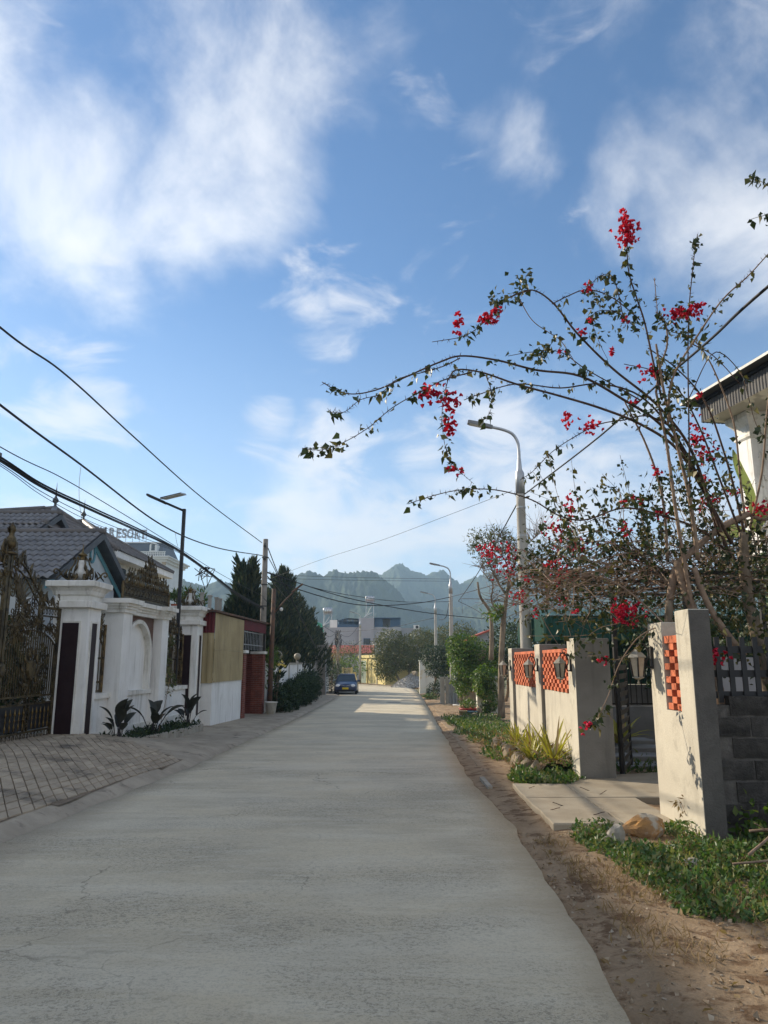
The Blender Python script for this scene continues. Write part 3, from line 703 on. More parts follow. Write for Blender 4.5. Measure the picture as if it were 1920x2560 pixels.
    for k in range(9):
        t = k / 8 * (len(sw) - 1.6) + .5; i = min(int(t), len(sw) - 2); a = lerp(sw[i][0], sw[i + 1][0], t - i); b = lerp(sw[i][1], sw[i + 1][1], t - i); gi('ring', RING, X(a + .02), b - .075, 0, 1.1)
    for k, (uu, ww, an, sc) in enumerate(((.12, 2.48, .3, .9), (.26, 2.48, -.3, 1.0), (.40, 2.50, .2, 1.0), (.52, 2.52, -.4, 1.2), (.66, 2.56, .3, 1.1), (.80, 2.64, -.2, 1.2), (.95, 2.76, .3, 1.1), (1.1, 2.85, -.2, 1.2), (1.28, 3.0, .2, 1.2), (1.46, 3.12, -.3, 1.2), (1.64, 3.2, .4, 1.3), (1.8, 3.25, -.4, 1.4), (1.72, 3.18, 1.0, 1.3), (1.88, 3.28, .1, 1.3))):
        gi('acanthus_leaf', ACANTHUS, X(uu), ww, -sgn * an, sc, .01)
        if k % 2 == 0: gi('scroll', C_SCROLL, X(uu + .05), ww + .07, k, 1.0, .0, flip=1 if k % 4 else -1)
gate_leaf(0.0, 1); gate_leaf(2 * GW + .02, -1)
cu = GW + .01
MB().lathe([(.13, 3.28), (.14, 3.31), (.11, 3.33), (.05, 3.35), (.055, 3.38), (.09, 3.42), (.10, 3.50), (.085, 3.57), (.05, 3.62), (.045, 3.68), (.065, 3.72), (.06, 3.78), (.03, 3.82), (.01, 3.86)], gp(cu, 0), 14).build('finial', 'bronze', gate, True)
for k in range(6): gi('acanthus_leaf', ACANTHUS, cu + .02 * math.cos(k), 3.66, R(-50 + k * 20), .7, .03 * math.sin(k * 1.1))
for sg in (-1, 1):
    for k, (du, ww, an, sc) in enumerate(((.16, 3.1, .9, 1.5), (.14, 2.95, 2.2, 1.2), (.10, 3.2, .3, 1.2))): gi('acanthus_leaf', ACANTHUS, cu + sg * du, ww, sg * an, sc, .04)
    gi('scroll', C_SCROLL, cu + sg * .1, 2.95, 0, 1.5, .04, flip=sg)
MB().lathe([(.0, -.02), (.12, -.015), (.14, 0), (.10, .03), (.05, .02), (0, .02)], (0, 0, 0), 16, Matrix.Translation(gp(cu, 1.28, .05)) @ Matrix.Rotation(R(90), 4, 'Y'), cap=False).build('lock_boss', 'bronze', gate, True)

# ---- gate pillars
def gate_pillar(y0, label, s=.70, h=2.62, z0=-.25, out=0.0):
    x1 = WX(y0) + out; x0 = x1 - s; y1 = y0 + s * .96
    t = thing('gate_pillar', label, 'gate pillar', (x0 + s / 2, y0 + s / 2, z0), 'white gate pillars')
    MB().box((x0, y0, z0), (x1, y1, h), bev=.008).build('shaft', 'white_plaster', t)
    for (a, b) in (((x0 + .20, y0 - .012, .04), (x1 - .17, y0 + .01, h - .30)), ((x1 - .01, y0 + .2, .04), (x1 + .012, y1 - .2, h - .30))):
        MB().box(a, b).build('inset_panel', 'maroon_panel', t)
    # raised borders round the insets
    for (u0, u1, face) in ((x0 + .16, x1 - .13, 'y'), (y0 + .16, y1 - .16, 'x')):
        m = MB(); e = .035; zb = .0; zt = h - .26
        def bx(a0, a1, c0, c1):
            if face == 'y': m.box((a0, y0 - .02, c0), (a1, y0 + .02, c1))
            else: m.box((x1 - .02, a0, c0), (x1 + .02, a1, c1))
        bx(u0, u0 + e, zb, zt); bx(u1 - e, u1, zb, zt); bx(u0 + e, u1 - e, zt - e, zt)
        m.build('panel_border', 'white_trim', t)
    cx, cy = (x0 + x1) / 2, (y0 + y1) / 2
    m = MB()
    for (r, za, zb) in ((s / 2 + .085, h, h + .14),): m.box((cx - r, cy - r, za), (cx + r, cy + r, zb), bev=.01)
    m.build('necking', 'white_trim', t)
    rr = []
    for r, z in ((s / 2 - .01, h + .14), (s / 2 - .01, h + .24), (s / 2 + .03, h + .27), (s / 2 + .05, h + .34), (s / 2 + .10, h + .40), (s / 2 + .15, h + .43), (s / 2 + .15, h + .53), (s / 2 + .12, h + .545)):
        rr.append([(cx - r, cy - r, z), (cx + r, cy - r, z), (cx + r, cy + r, z), (cx - r, cy + r, z)])
    MB().rings(rr).build('cap', 'white_trim', t)
    return Vector((cx, cy, h + .546))
TOP1 = gate_pillar(15.0, 'white gate pillar with maroon insets and flared cap beside the bronze gate')
TOP2 = gate_pillar(21.95, 'white gate pillar with maroon stripe beside the beige corrugated sheets', z0=-.4, out=.2)
def crown_lamp(P, label, s=1.0):
    t = thing('pillar_lamp', label, 'lamp', P, 'crown lamps on the gate pillars')
    MB().box(P + Vector((-.3, -.3, 0)) * s, P + Vector((.3, .3, .02)) * s).build('base_plate', 'gilt', t)
    MB().lathe([(.05 * s, .02 * s), (.09 * s, .05 * s), (.15 * s, .14 * s), (.165 * s, .22 * s), (.13 * s, .32 * s), (.085 * s, .40 * s), (.08 * s, .46 * s)], P, 20).build('globe', 'milk_glass', t, True)
    MB().lathe([(.08 * s, .46 * s), (.05 * s, .50 * s), (.05 * s, .54 * s), (.10 * s, .56 * s), (.09 * s, .59 * s), (.04 * s, .63 * s), (.012 * s, .66 * s), (.008 * s, .80 * s)], P, 14).build('finial', 'gilt', t, True)
    for k in range(6):
        a = k * math.pi / 3 + .3; d = Vector((math.cos(a), math.sin(a), 0))
        pts = [P + (d * r + Vector((0, 0, z))) * s for r, z in ((.15, .02), (.22, .06), (.235, .16), (.215, .26), (.16, .36), (.13, .46), (.15, .52), (.17, .50), (.16, .46))]
        MB().tube(spline(pts, 4), .016 * s, 6).build('rib', 'bronze', t, True)
        for r, z, tilt, sc in ((.20, .03, .5, 1.0), (.19, .22, .35, .9), (.26, .0, 1.0, 1.1)):
            o = inst('acanthus_leaf', ACANTHUS, t, P + (d * r + Vector((0, 0, z))) * s, scale=(sc * s,) * 3)
            o.rotation_euler = (Matrix.Rotation(a + math.pi / 2, 3, 'Z') @ Matrix.Rotation(-tilt, 3, 'X')).to_euler()
    for k in range(4):       # side volutes reaching to the corners of the cap
        a = k * math.pi / 2 + math.pi / 4; d = Vector((math.cos(a), math.sin(a), 0))
        pts = [P + (d * r + Vector((0, 0, z))) * s for r, z in ((.18, .03), (.3, .06), (.4, .14), (.46, .22), (.53, .24), (.56, .19), (.52, .15), (.49, .18))]
        MB().tube(spline(pts, 4), .018 * s, 6).build('volute', 'bronze', t, True)
        for r, z, tilt, sc in ((.35, .08, .4, .9), (.45, .1, .7, .9), (.3, .1, .1, .8), (.5, .05, .9, .7)):
            o = inst('acanthus_leaf', ACANTHUS, t, P + (d * r + Vector((0, 0, z))) * s, scale=(sc * s,) * 3)
            o.rotation_euler = (Matrix.Rotation(a + math.pi / 2, 3, 'Z') @ Matrix.Rotation(-tilt, 3, 'X')).to_euler()
crown_lamp(TOP1, 'pear-shaped milk glass lamp in bronze scrolls on the nearer gate pillar')
crown_lamp(TOP2, 'pear-shaped milk glass lamp in bronze scrolls on the farther gate pillar', .9)

# ---- boundary wall between the pillars
wall = thing('boundary_wall', 'white plaster boundary wall with arched niche bay and moulded cornice', 'wall', (WX(18), 18, -.35))
def wbox(y0, y1, z0, z1, o0, o1, bev=0.0):        # o: offset outwards from the wall face line
    m = MB(); vs = []
    for z in (z0, z1): vs += [(WX(y0) + o0, y0, z), (WX(y0) + o1, y0, z), (WX(y1) + o1, y1, z), (WX(y1) + o0, y1, z)]
    return m.add(vs, [(3, 2, 1, 0), (4, 5, 6, 7), (0, 1, 5, 4), (1, 2, 6, 5), (2, 3, 7, 6), (3, 0, 4, 7)])
wbox(15.67, 21.94, -.4, .80, -.35, -.06).build('low_wall', 'white_plaster', wall)
for (a, b) in ((15.67, 16.42), (16.93, 18.95), (19.44, 21.94)): wbox(a, b, .80, .90, -.38, .0).build('ledge', 'white_trim', wall)
wbox(15.67, 21.94, -.4, .12, -.30, -.03).build('plinth', 'white_trim', wall)
for (a, b) in ((16.4, 16.92), (18.96, 19.45)): wbox(a, b, -.4, 2.62, -.36, .17).build('pilaster', 'white_plaster', wall)
# niche bay: panel with an arched recess, brown spandrels, raised arch moulding
NY0, NY1, NZ0, NZ1 = 16.93, 18.95, .90, 2.62; NC = (NY0 + NY1) / 2; NR = .80; SPR = 1.72
def niche_arch(r, k): 
    a = math.pi * k / 20; return (NC - r * math.cos(a), SPR + r * .92 * math.sin(a))
wbox(NY0, NY1, NZ0, NZ1, -.36, -.16).build('niche_back', 'white_plaster', wall)
def arch_sheet(y0, y1, z0, z1, r, o):
    vs = []; fs = []
    inn = [(NC - r, z0)] + [niche_arch(r, k) for k in range(21)] + [(NC + r, z0)]
    out = [(y0, z0)] + [(lerp(y0, y1, k / 20.), z1) for k in range(21)] + [(y1, z0)]
    n = len(inn)
    for q, dep in ((inn, o), (out, o), (inn, o - .12)):
        for (y, z) in q: vs.append((WX(y) + dep, y, z))
    for k in range(n - 1): fs += [(k, k + 1, n + k + 1, n + k)]
    return MB().add(vs, fs)
arch_sheet(NY0, NY1, NZ0, NZ1, NR, -.05).build('spandrel', 'maroon_paint', wall)
m = MB(); rr = []
for (y, z, yy, zz) in [(NC - NR, NZ0, NC - NR - .1, NZ0)] + [(*niche_arch(NR, k), *niche_arch(NR + .1, k)) for k in range(21)] + [(NC + NR, NZ0, NC + NR + .1, NZ0)]:
    rr.append([(WX(y) - .17, y, z), (WX(y) - .012, y, z), (WX(yy) - .012, yy, zz), (WX(yy) - .17, yy, zz)])
m.rings(rr).build('arch_moulding', 'white_trim', wall)
# cornice over the bay (steps out round the pilasters)
m = MB()
for (a, b, o) in ((16.36, 16.96, .19), (16.96, 18.92, .04), (18.92, 19.49, .19)):
    for z0, z1, e in ((2.62, 2.70, .03), (2.70, 2.76, .06), (2.76, 2.82, .10), (2.82, 2.92, .16)):
        q = wbox(a - (e if o > .1 else -.001), b + (e if o > .1 else -.001), z0 + .0005, z1, -.38 - e * .2, o + e); m.add(q.v, q.f)
m.build('cornice', 'white_trim', wall)
# grilles in the openings each side of the bay
def grille(y0, y1, z0, z1, label, crest=True):
    t = thing('window_grille', label, 'grille', (WX(y0) - .2, (y0 + y1) / 2, z0), 'iron grilles in the boundary wall')
    X = lambda y: WX(y) - .2
    def bar(ya, za, yb, zb, w=.022, nm='bar', mt='bronze'):
        a = Vector((X(ya), ya, za)); b = Vector((X(yb), yb, zb)); return MB().tube([a, b], w, 4).build(nm, mt, t)
    for yy in (y0 + .04, y1 - .04): bar(yy, z0, yy, z1, .034, 'stile')
    for zz in (z0 + .03, z0 + .22, z0 + .72, z1 - .18, z1 - .03): bar(y0 + .04, zz, y1 - .04, zz, .022, 'rail')
    L = y1 - y0; n = max(4, int(L / .11))
    for k in range(1, n):
        yy = lerp(y0 + .04, y1 - .04, k / n); zt = z0 + .85 + .28 * math.sin(math.pi * k / n); bar(yy, z0 + .03, yy, zt, .011)
    MB().tube([(X(y), y, z0 + .88 + .28 * math.sin(math.pi * (y - y0 - .04) / (L - .08))) for y in [lerp(y0 + .04, y1 - .04, k / 16) for k in range(17)]], .022, 6).build('arch_rail', 'bronze', t, True)
    c = Vector((X(y0 + L / 2) + .02, y0 + L / 2, z0 + 1.36)); face = Matrix.Rotation(R(92.3), 3, 'Z')
    for k in range(18):
        a = k * math.pi / 9
        o = inst('petal', PETAL, t, c + Vector((0, math.cos(a) * .06, math.sin(a) * .06)), scale=(.72,) * 3); o.rotation_euler = (face @ Matrix.Rotation(math.pi / 2 - a, 3, 'Y')).to_euler()
    MB().lathe([(.0, -.01), (.05, 0), (.065, .02), (.0, .035)], (0, 0, 0), 12, Matrix.Translation(c) @ Matrix.Rotation(R(90), 4, 'Y'), cap=False).build('boss', 'gilt', t, True)
    for k in range(int(L * 12)):
        yy = random.uniform(y0 + .12, y1 - .12); zz = random.choice((z0 + 1.15, z0 + 1.6, z1 - .28, z0 + 1.05, z0 + 1.3)) + random.uniform(-.08, .08)
        o = inst('scroll', C_SCROLL, t, (X(yy), yy, zz), scale=(random.choice((-1, 1)) * .8, .8, .8)); o.rotation_euler = (face @ Matrix.Rotation(random.uniform(0, 6), 3, 'Y')).to_euler()
    if crest:
        for k in range(int(L * 9)):
            f = k / int(L * 9); yy = lerp(y0 + .1, y1 - .1, f); hh = .12 + .40 * math.exp(-((f - .5) / .22) ** 2)
            for q in range(1 + int(hh / .13)):
                o = inst('acanthus_leaf', ACANTHUS, t, (X(yy), yy, z1 - .05 + q * .12), scale=(.9,) * 3); o.rotation_euler = (face @ Matrix.Rotation(random.uniform(-.7, .7), 3, 'Y')).to_euler()
                o = inst('scroll', C_SCROLL, t, (X(yy), yy, z1 + q * .12), scale=(.75 * random.choice((-1, 1)), .75, .75)); o.rotation_euler = (face @ Matrix.Rotation(random.uniform(-1, 1), 3, 'Y')).to_euler()
grille(15.69, 16.40, .91, 2.35, 'narrow ironwork grille squeezed between the nearer gate pillar and the niche bay', False)
grille(19.47, 21.94, .91, 2.35, 'wide ironwork grille with leafy crest between the niche bay and farther pillar')
# ---- crest along the cornice of the bay
cr = thing('wall_crest', 'bronze scrollwork crest with scalloped band on top of the niche bay', 'crest', (WX(17.9), 17.9, 2.92))
face = Matrix.Rotation(R(92.3), 3, 'Z')
for zz, w_ in ((2.94, .03), (3.03, .012), (3.22, .012), (3.27, .025)):
    MB().tube([(WX(16.35) + .12, 16.35, zz), (WX(19.5) + .12, 19.5, zz)], w_, 4).build('rail', 'bronze', cr)
wbox(16.35, 19.5, 2.95, 3.26, .09, .10).build('band_plate', 'bronze', cr)
SCALLOP = MB().lathe([(.085, 0), (.075, .012), (.06, .012), (.05, 0)], n=14, M=Matrix.Rotation(R(90), 4, 'X'), cap=False).mesh('scallop', True); SCALLOP.materials.append(MATS['bronze'])
for k in range(16):
    yy = 16.45 + k * .197; o = inst('scallop', SCALLOP, cr, (WX(yy) + .115, yy, 3.13)); o.rotation_euler = face.to_euler()
for yy in (16.36, 19.49): MB().tube([(WX(yy) + .12, yy, 2.93), (WX(yy) + .12, yy, 3.32)], .03, 4).build('end_post', 'bronze', cr)
for k in range(34):
    f = k / 33.; yy = lerp(16.5, 19.35, f); hh = .10 + .52 * math.exp(-((f - .52) / .20) ** 2) + .12 * math.exp(-((f - .15) / .1) ** 2) + .12 * math.exp(-((f - .88) / .1) ** 2)
    q = 0.0
    while q < hh:
        o = inst('acanthus_leaf', ACANTHUS, cr, (WX(yy) + .12, yy, 3.26 + q), scale=(1.05,) * 3); o.rotation_euler = (face @ Matrix.Rotation(random.uniform(-.9, .9), 3, 'Y')).to_euler()
        o = inst('scroll', C_SCROLL, cr, (WX(yy) + .12, yy + random.uniform(-.04, .04), 3.32 + q), scale=(.95 * random.choice((-1, 1)), .95, .95)); o.rotation_euler = (face @ Matrix.Rotation(random.uniform(-1, 1), 3, 'Y')).to_euler()
        q += .15
# ---- planter with dark-leaved plants
pk = thing('planter_bed', 'raised planting bed with pale concrete kerb at the foot of the white wall', 'planter', (-5.2, 18, -.3))
KP = [(-5.96, 15.05), (-5.25, 15.25), (-4.98, 18.2), (-4.92, 20.9), (-5.75, 20.95)]
def kerb(pts, w, z0, z1, nm='kerb'):
    for a, b in zip(pts, pts[1:]):
        d = Vector((b[0] - a[0], b[1] - a[1])).normalized(); s = Vector((-d.y, d.x)) * w; m = MB()
        rr = []
        n = max(2, int(Vector((b[0] - a[0], b[1] - a[1])).length / .25))
        for k in range(n + 1):
            x, y = lerp(a[0], b[0], k / n), lerp(a[1], b[1], k / n); j = .008 * fbm(x, y, 4, 3); zz = z1(x, y) + .01 * fbm(y, x, 3, 3)
            rr.append([(x + j, y, z0(x, y)), (x + j, y, zz - .012), (x + s.x * .1, y + s.y * .1, zz), (x + s.x, y + s.y, zz), (x + s.x, y + s.y, z0(x, y))])
        m.rings(rr).build(nm, 'kerb', pk)
kerb(KP, .12, lambda x, y: gz(y) - .1, lambda x, y: gz(y) + (.30 if y < 16 else .24))
MB().add([(x, y, gz(y) + .17) for x, y in KP] + [(-5.95, 18, gz(18) + .17)], [(0, 1, 2, 3, 4, 5)]).build('soil', 'dirt', pk)
def ground_cover(name, region, n, mat, L, W, zf, label=None, cat=None, up=.8, kind='stuff', hmax=.14):
    P = []
    while len(P) < n:
        x = random.uniform(region[0], region[2]); y = random.uniform(region[1], region[3])
        if region[4](x, y): P.append((x, y, zf(x, y) + random.random() ** 1.5 * hmax * (.4 + .6 * abs(fbm(x, y, 2.2, 3)) * 2)))
    P = np.array(P); D = rand_dirs(n, up)
    o = leaf_object(name, [leaves(P, D, rand_dirs(n, .8), L * (.5 + RNG.random(n)), W * (.5 + RNG.random(n)))], mat, None, kind)
    return tag(o, label, cat)
ground_cover('groundcover', (-6, 15.3, -4.95, 20.9, lambda x, y: inside((x, y), KP) and fbm(x, y, 1.6, 3, 2) > -.35), 2600, 'hedge_leaf', .085, .035, lambda x, y: gz(y) + .17, 'low dark green leaves filling the planter below the white wall', 'ground cover', hmax=.2)
def big_leaf(L, W, n=8):
    """paddle leaf on a long stalk, rising and leaning to +X"""
    m = MB()
    m.tube(spline([Vector((0, 0, 0)), Vector((.05 * L, 0, .3 * L)), Vector((.13 * L, 0, .56 * L))], 3), .012, 5)
    rr = []
    for k in range(n + 1):
        t = k / n; w = W * (math.sin(math.pi * min(1, t * .9 + .08)) ** .8) * (1 - .3 * t)
        c = Vector((.13 * L + .26 * L * t + .10 * L * t * t, 0, .52 * L + .46 * L * t - .16 * L * t * t))
        rr.append([c + Vector((-.03 * w, -w / 2, .20 * w)), c + Vector((.0, -w / 4, .05 * w)), c, c + Vector((0, w / 4, .05 * w)), c + Vector((-.03 * w, w / 2, .20 * w))])
    m.rings(rr, cap=False, close=False)
    return m
BIGLEAF = [big_leaf(1.0, .27 + .03 * k).mesh('leaf', True) for k in range(3)]
for me in BIGLEAF: me.materials.append(MATS['dark_leaf'])
for k, (x, y, n, s, lab) in enumerate(((-5.4, 15.6, 13, 1.0, 'dark purple-leaved canna next to the nearer gate pillar'), (-5.25, 17.4, 12, .98, 'dark purple-leaved canna below the arched niche'), (-5.2, 20.3, 11, 1.02, 'dark purple-leaved canna by the farther gate pillar'))):
    z = gz(y) + .17; t = thing('canna_plant', lab, 'plant', (x, y, z), 'dark canna plants in the planter')
    for j in range(n):
        a = j * 2.4 + random.uniform(-.3, .3); sc = s * random.uniform(.55, 1.0)
        o = inst('leaf', BIGLEAF[j % 3], t, (x + .06 * math.cos(a), y + .06 * math.sin(a), z), (random.uniform(-.15, .15), random.uniform(-.45, .25), a), (sc,) * 3)
    if k == 1:
        MB().tube([(x + .1, y + .1, z), (x + .2, y + .25, z + .8), (x + .25, y + .3, z + 1.3)], .006, 4).build('flower_stalk', 'twig', t)
# climber spilling out of the wide grille
cl = thing('climbing_plant', 'small leafy climber hanging out of the wide wall grille', 'plant', (WX(19.7), 19.7, .9))
crown('foliage', [(WX(19.7) + .02, 19.75, 1.6, .22, .3, .38), (WX(19.7) + .04, 19.68, 1.15, .2, .26, .3), (WX(19.7), 19.9, 2.0, .14, .22, .22)], 900, .09, .035, 'mango_leaf', cl, 'stuff', shell=.2)
MB().tube([(WX(19.7) - .1, 19.7, .9), (WX(19.7) - .05, 19.75, 1.5), (WX(19.7), 19.85, 2.1)], .012, 5).build('stem', 'twig', cl)

pm('globe_cream', (.30, .27, .20), (.24, .215, .16), 6, .5)
# ================================================================== tiled house behind the white wall
def tile_mesh(w=.21, L=.44, amp=.028):
    V = []; Fq = []; n = 8
    for v, lift in ((0.0, .0), (1.0, .035)):
        for th in (0, -.018):
            for i in range(n + 1):
                t = i / n; V.append((t * w, -v * L, lift + th + amp * math.sin(t * 2 * math.pi)))
    k = n + 1
    for i in range(n): Fq += [(i, 2 * k + i, 2 * k + i + 1, i + 1), (2 * k + i, 3 * k + i, 3 * k + i + 1, 2 * k + i + 1)]
    me = mesh_of('roof_tile', V, Fq, True); me.materials.append(MATS['roof_tile']); return me
TILE = tile_mesh()
def frame_of(o, u, v):
    """u across the roof, v down the slope"""
    u = Vector(u).normalized(); d = Vector(v).normalized(); n = u.cross(-d).normalized()
    return Matrix((u, -d, n)).transposed()
def tile_field(root, o, u, v, wid, length, keep=None, singly=True):
    Mx = frame_of(o, u, v); nu = int(wid / .21); nv = int(math.ceil(length / .40)); e = Mx.to_euler(); far = MB(); o = Vector(o); U = Mx.col[0]; Dn = -Mx.col[1]; sv = [Vector(q.co) for q in TILE.vertices]; sf = [tuple(p.vertices) for p in TILE.polygons]
    for j in range(nv):
        for i in range(nu):
            p = o + U * (i * .21) + Dn * (j * .40) + Mx.col[2] * .02
            if keep and not keep(p + U * .1 + Dn * .2): continue
            if singly: inst('roof_tile', TILE, root, p, e)
            else: far.add([p + Mx @ q for q in sv], sf)
    if far.v: far.build('roof_tiles', 'roof_tile_far', root, True, 'stuff')
def finial(P, root, s=1.0):
    MB().lathe([(.12 * s, -.1 * s), (.10 * s, .05 * s), (.05 * s, .1 * s), (.05 * s, .2 * s), (.11 * s, .26 * s), (.12 * s, .32 * s), (.06 * s, .42 * s), (.03 * s, .5 * s), (.02 * s, .75 * s), (.004 * s, 1.05 * s)], P, 12).build('finial', 'fascia_grey', root, True)
hs = thing('tiled_house', 'grey-tiled house with two gables and hipped roofs behind the white wall', 'house', (-12, 26, -.3))
def gable_wing(xg, xl, ye, yr, ze, zr, xtile, yf=None):
    """wing with its ridge across the street direction; gable wall at xg faces the road"""
    yb = 2 * yr - ye
    MB().box((xl, ye + .5, -.5), (xg - .35, yb - .5, ze - .1)).build('wall', 'house_wall', hs)
    # gable triangle, recessed behind the barge boards
    def P(y, z, x): return (x, y, z)
    MB().add([P(ye + .3, ze, xg - .3), P(yb - .3, ze, xg - .3), P(yr, zr - .12, xg - .3), P(ye + .3, ze, xg - .5), P(yb - .3, ze, xg - .5), P(yr, zr - .12, xg - .5)], [(0, 1, 2), (5, 4, 3), (0, 3, 4, 1), (1, 4, 5, 2), (2, 5, 3, 0)]).build('gable', 'gable_white', hs)
    for s in (-1, 1):
        a = Vector((xg, yr + s * (yb - yr) * 1.08, ze - .08 * (zr - ze))); b = Vector((xg, yr, zr + .02)); d = (b - a); 
        for nm, mt, x0, x1, dz, hh in (('barge_board', 'fascia_grey', -.06, .03, 0, .20), ('gable_stripe', 'teal_paint', -.29, -.26, -.24, .16)):
            vs = []
            for e in (a, b):
                for dx in (x0, x1):
                    for z in (dz - hh, dz): vs.append(e + Vector((dx, 0, z)))
            MB().add(vs, [(0, 1, 3, 2), (4, 6, 7, 5), (0, 4, 5, 1), (2, 3, 7, 6), (1, 5, 7, 3), (0, 2, 6, 4)]).build(nm, mt, hs)
        # roof deck
        vs = []
        for x in (xl, xg):
            for (y, z) in ((yr, zr - .03), (yr + s * (yb - yr) * 1.1, ze - .1 * (zr - ze) - .03)):
                for dz in (0, -.12): vs.append((x, y, z + dz))
        MB().add(vs, [(0, 2, 6, 4), (1, 5, 7, 3), (2, 3, 7, 6), (0, 4, 5, 1), (4, 6, 7, 5), (0, 1, 3, 2)]).build('roof_deck', 'fascia_grey', hs)
        sl = math.hypot((yb - yr) * 1.1, (zr - ze) * 1.1)
        if s < 0:
            nn = int((xg - xtile) / .21); wid = nn * .21
            tile_field(hs, (xg - wid, yr, zr + .02), (1, 0, 0), (0, ye - yr, ze - zr), wid, sl)
            tile_field(hs, (xl, yr, zr + .02), (1, 0, 0), (0, ye - yr, ze - zr), xg - wid - xl, sl, None, False)
        else: tile_field(hs, (xg, yr, zr + .02), (-1, 0, 0), (0, yb - yr, ze - zr), xg - xl, sl, None, False)
    MB().tube([(xl, yr, zr + .06), (xg + .05, yr, zr + .06)], .09, 8).build('ridge', 'ridge_tile', hs, True)
    MB().tube([(xl, ye - .12, ze - .12), (xg, ye - .12, ze - .12)], .08, 8).build('gutter', 'fascia_grey', hs, True)
gable_wing(-8.15, -17.0, 18.6, 21.2, 3.85, 5.22, -11.6)
gable_wing(-11.4, -20.0, 23.2, 25.6, 5.35, 6.66, -13.9)
# emblem in the lower gable
MB().tube([(-8.42, 21.2 + .16 * math.cos(a), 4.62 + .26 * math.sin(a)) for a in [k * math.pi / 8 for k in range(17)]], .03, 6).build('gable_emblem', 'teal_paint', hs, True)
def hip_roof(x0, x1, y0, y1, ze, rx0, rx1, ry, zr, walls=True):
    """four-sided roof over a block; ridge from rx0 to rx1 at ry"""
    if walls: MB().box((x0 + .6, y0 + .6, -.6), (x1 - .6, y1 - .6, ze)).build('wall', 'house_wall', hs)
    A = Vector((x0, y0, ze)); B = Vector((x1, y0, ze)); C = Vector((x1, y1, ze)); D = Vector((x0, y1, ze)); Rl = Vector((rx0, ry, zr)); Rr = Vector((rx1, ry, zr))
    MB().add([A, B, C, D, Rl, Rr, A - Vector((0, 0, .25)), B - Vector((0, 0, .25)), C - Vector((0, 0, .25)), D - Vector((0, 0, .25))], [(0, 1, 5, 4), (1, 2, 5), (2, 3, 4, 5), (3, 0, 4), (6, 9, 8, 7)]).build('roof_deck', 'fascia_grey', hs)
    m = MB(); m.add([A - Vector((0, 0, .28)), B - Vector((0, 0, .28)), C - Vector((0, 0, .28)), D - Vector((0, 0, .28)), A + Vector((0, 0, .0)), B, C, D], [(0, 3, 2, 1), (0, 1, 5, 4), (1, 2, 6, 5), (2, 3, 7, 6), (3, 0, 4, 7)])
    m.build('fascia', 'white_plaster', hs)
    def tri_keep(a, b, c, d):
        nrm = (b - a).cross(d - a).normalized()
        def k(p):
            for (s, e) in ((a, b), (b, c), (c, d), (d, a)):
                if (e - s).length < 1e-6: continue
                if (e - s).cross(p - s).dot(nrm) < -.02: return False
            return True
        return k
    dn = Vector((0, y0 - ry, ze - zr)); tile_field(hs, Vector((x0, ry, zr)), (1, 0, 0), dn, x1 - x0, dn.length, tri_keep(A, B, Rr, Rl), False)
    dn = Vector((x1 - rx1, 0, ze - zr)); tile_field(hs, Vector((rx1, y0, zr)), (0, 1, 0), dn, y1 - y0, dn.length, tri_keep(B, C, Rr, Rr), False)
    for a, b in ((B, Rr), (C, Rr), (A, Rl), (Rl, Rr)):
        if (a - b).length > .1: MB().tube([a + Vector((0, 0, .05)), b + Vector((0, 0, .08))], .11, 8).build('hip_ridge', 'ridge_tile', hs, True)
    finial(Rr + Vector((0, 0, .1)), hs, 1.0)
A1, A2, E1, E2 = at(137, 1276, 29.0), at(208, 1307, 35.0), at(330, 1399, 33.4), at(433, 1434, 38.6)
hip_roof(-19.5, E1.x, 24.6, 33.4, E1.z, A1.x - .4, A1.x, 29.0, A1.z)
hip_roof(-18.5, E2.x, 30.4, 38.6, E2.z, A2.x - .6, A2.x, 35.0, A2.z)
# upstairs windows on the street side
for y in (32.0, 35.0, 37.6):
    q = E2.x - .6; w = MB().box((q - .03, y, 4.2), (q + .03, y + 1.2, 5.7)).build('window', 'white_trim', hs)
    for a in (.08, .63): MB().box((q + .03, y + a, 4.28), (q + .045, y + a + .49, 5.62)).build('pane', 'dark_glass', w)
# lean-to and red container seen over the wall
MB().box((-9.0, 16.8, -.4), (-8.0, 18.4, 3.0)).build('porch', 'house_wall', hs)
tk = thing('red_canopy', 'dark red metal canopy edge above the white wall behind the grille', 'canopy', (-7.1, 20.5, 2.6))
MB().box((-8.0, 20.2, 2.55), (-6.35, 25.5, 2.72)).build('sheet', 'maroon_sheet', tk); MB().box((-8.02, 20.1, 2.725), (-6.3, 25.6, 2.78)).build('edge', 'galvanised', tk)
for y in (20.4, 25.3): MB().box((-7.95, y, -.4), (-7.88, y + .07, 2.55)).build('post', 'galvanised', tk)

# ================================================================== tall block added outside the view to keep the roadway in shade
nb = thing('shade_building', 'unseen tall plain block added beyond the tiled house to shade the road', 'building', (-26, 10, 0))
MB().box((-36, NBY0, -.5), (-20, NBY1, NBH)).build('wall', 'house_wall', nb)
MB().box((-36.3, NBY0 - .3, NBH), (-19.7, NBY1 + .3, NBH + .3)).build('roof_slab', 'fascia_grey', nb)
for k in range(6):
    for f in range(3):
        w = MB().box((-20.03, NBY0 + 3 + k * 5, 1.2 + f * 3.6), (-19.97, NBY0 + 4.4 + k * 5, 2.8 + f * 3.6)).build('window', 'dark_glass', nb)
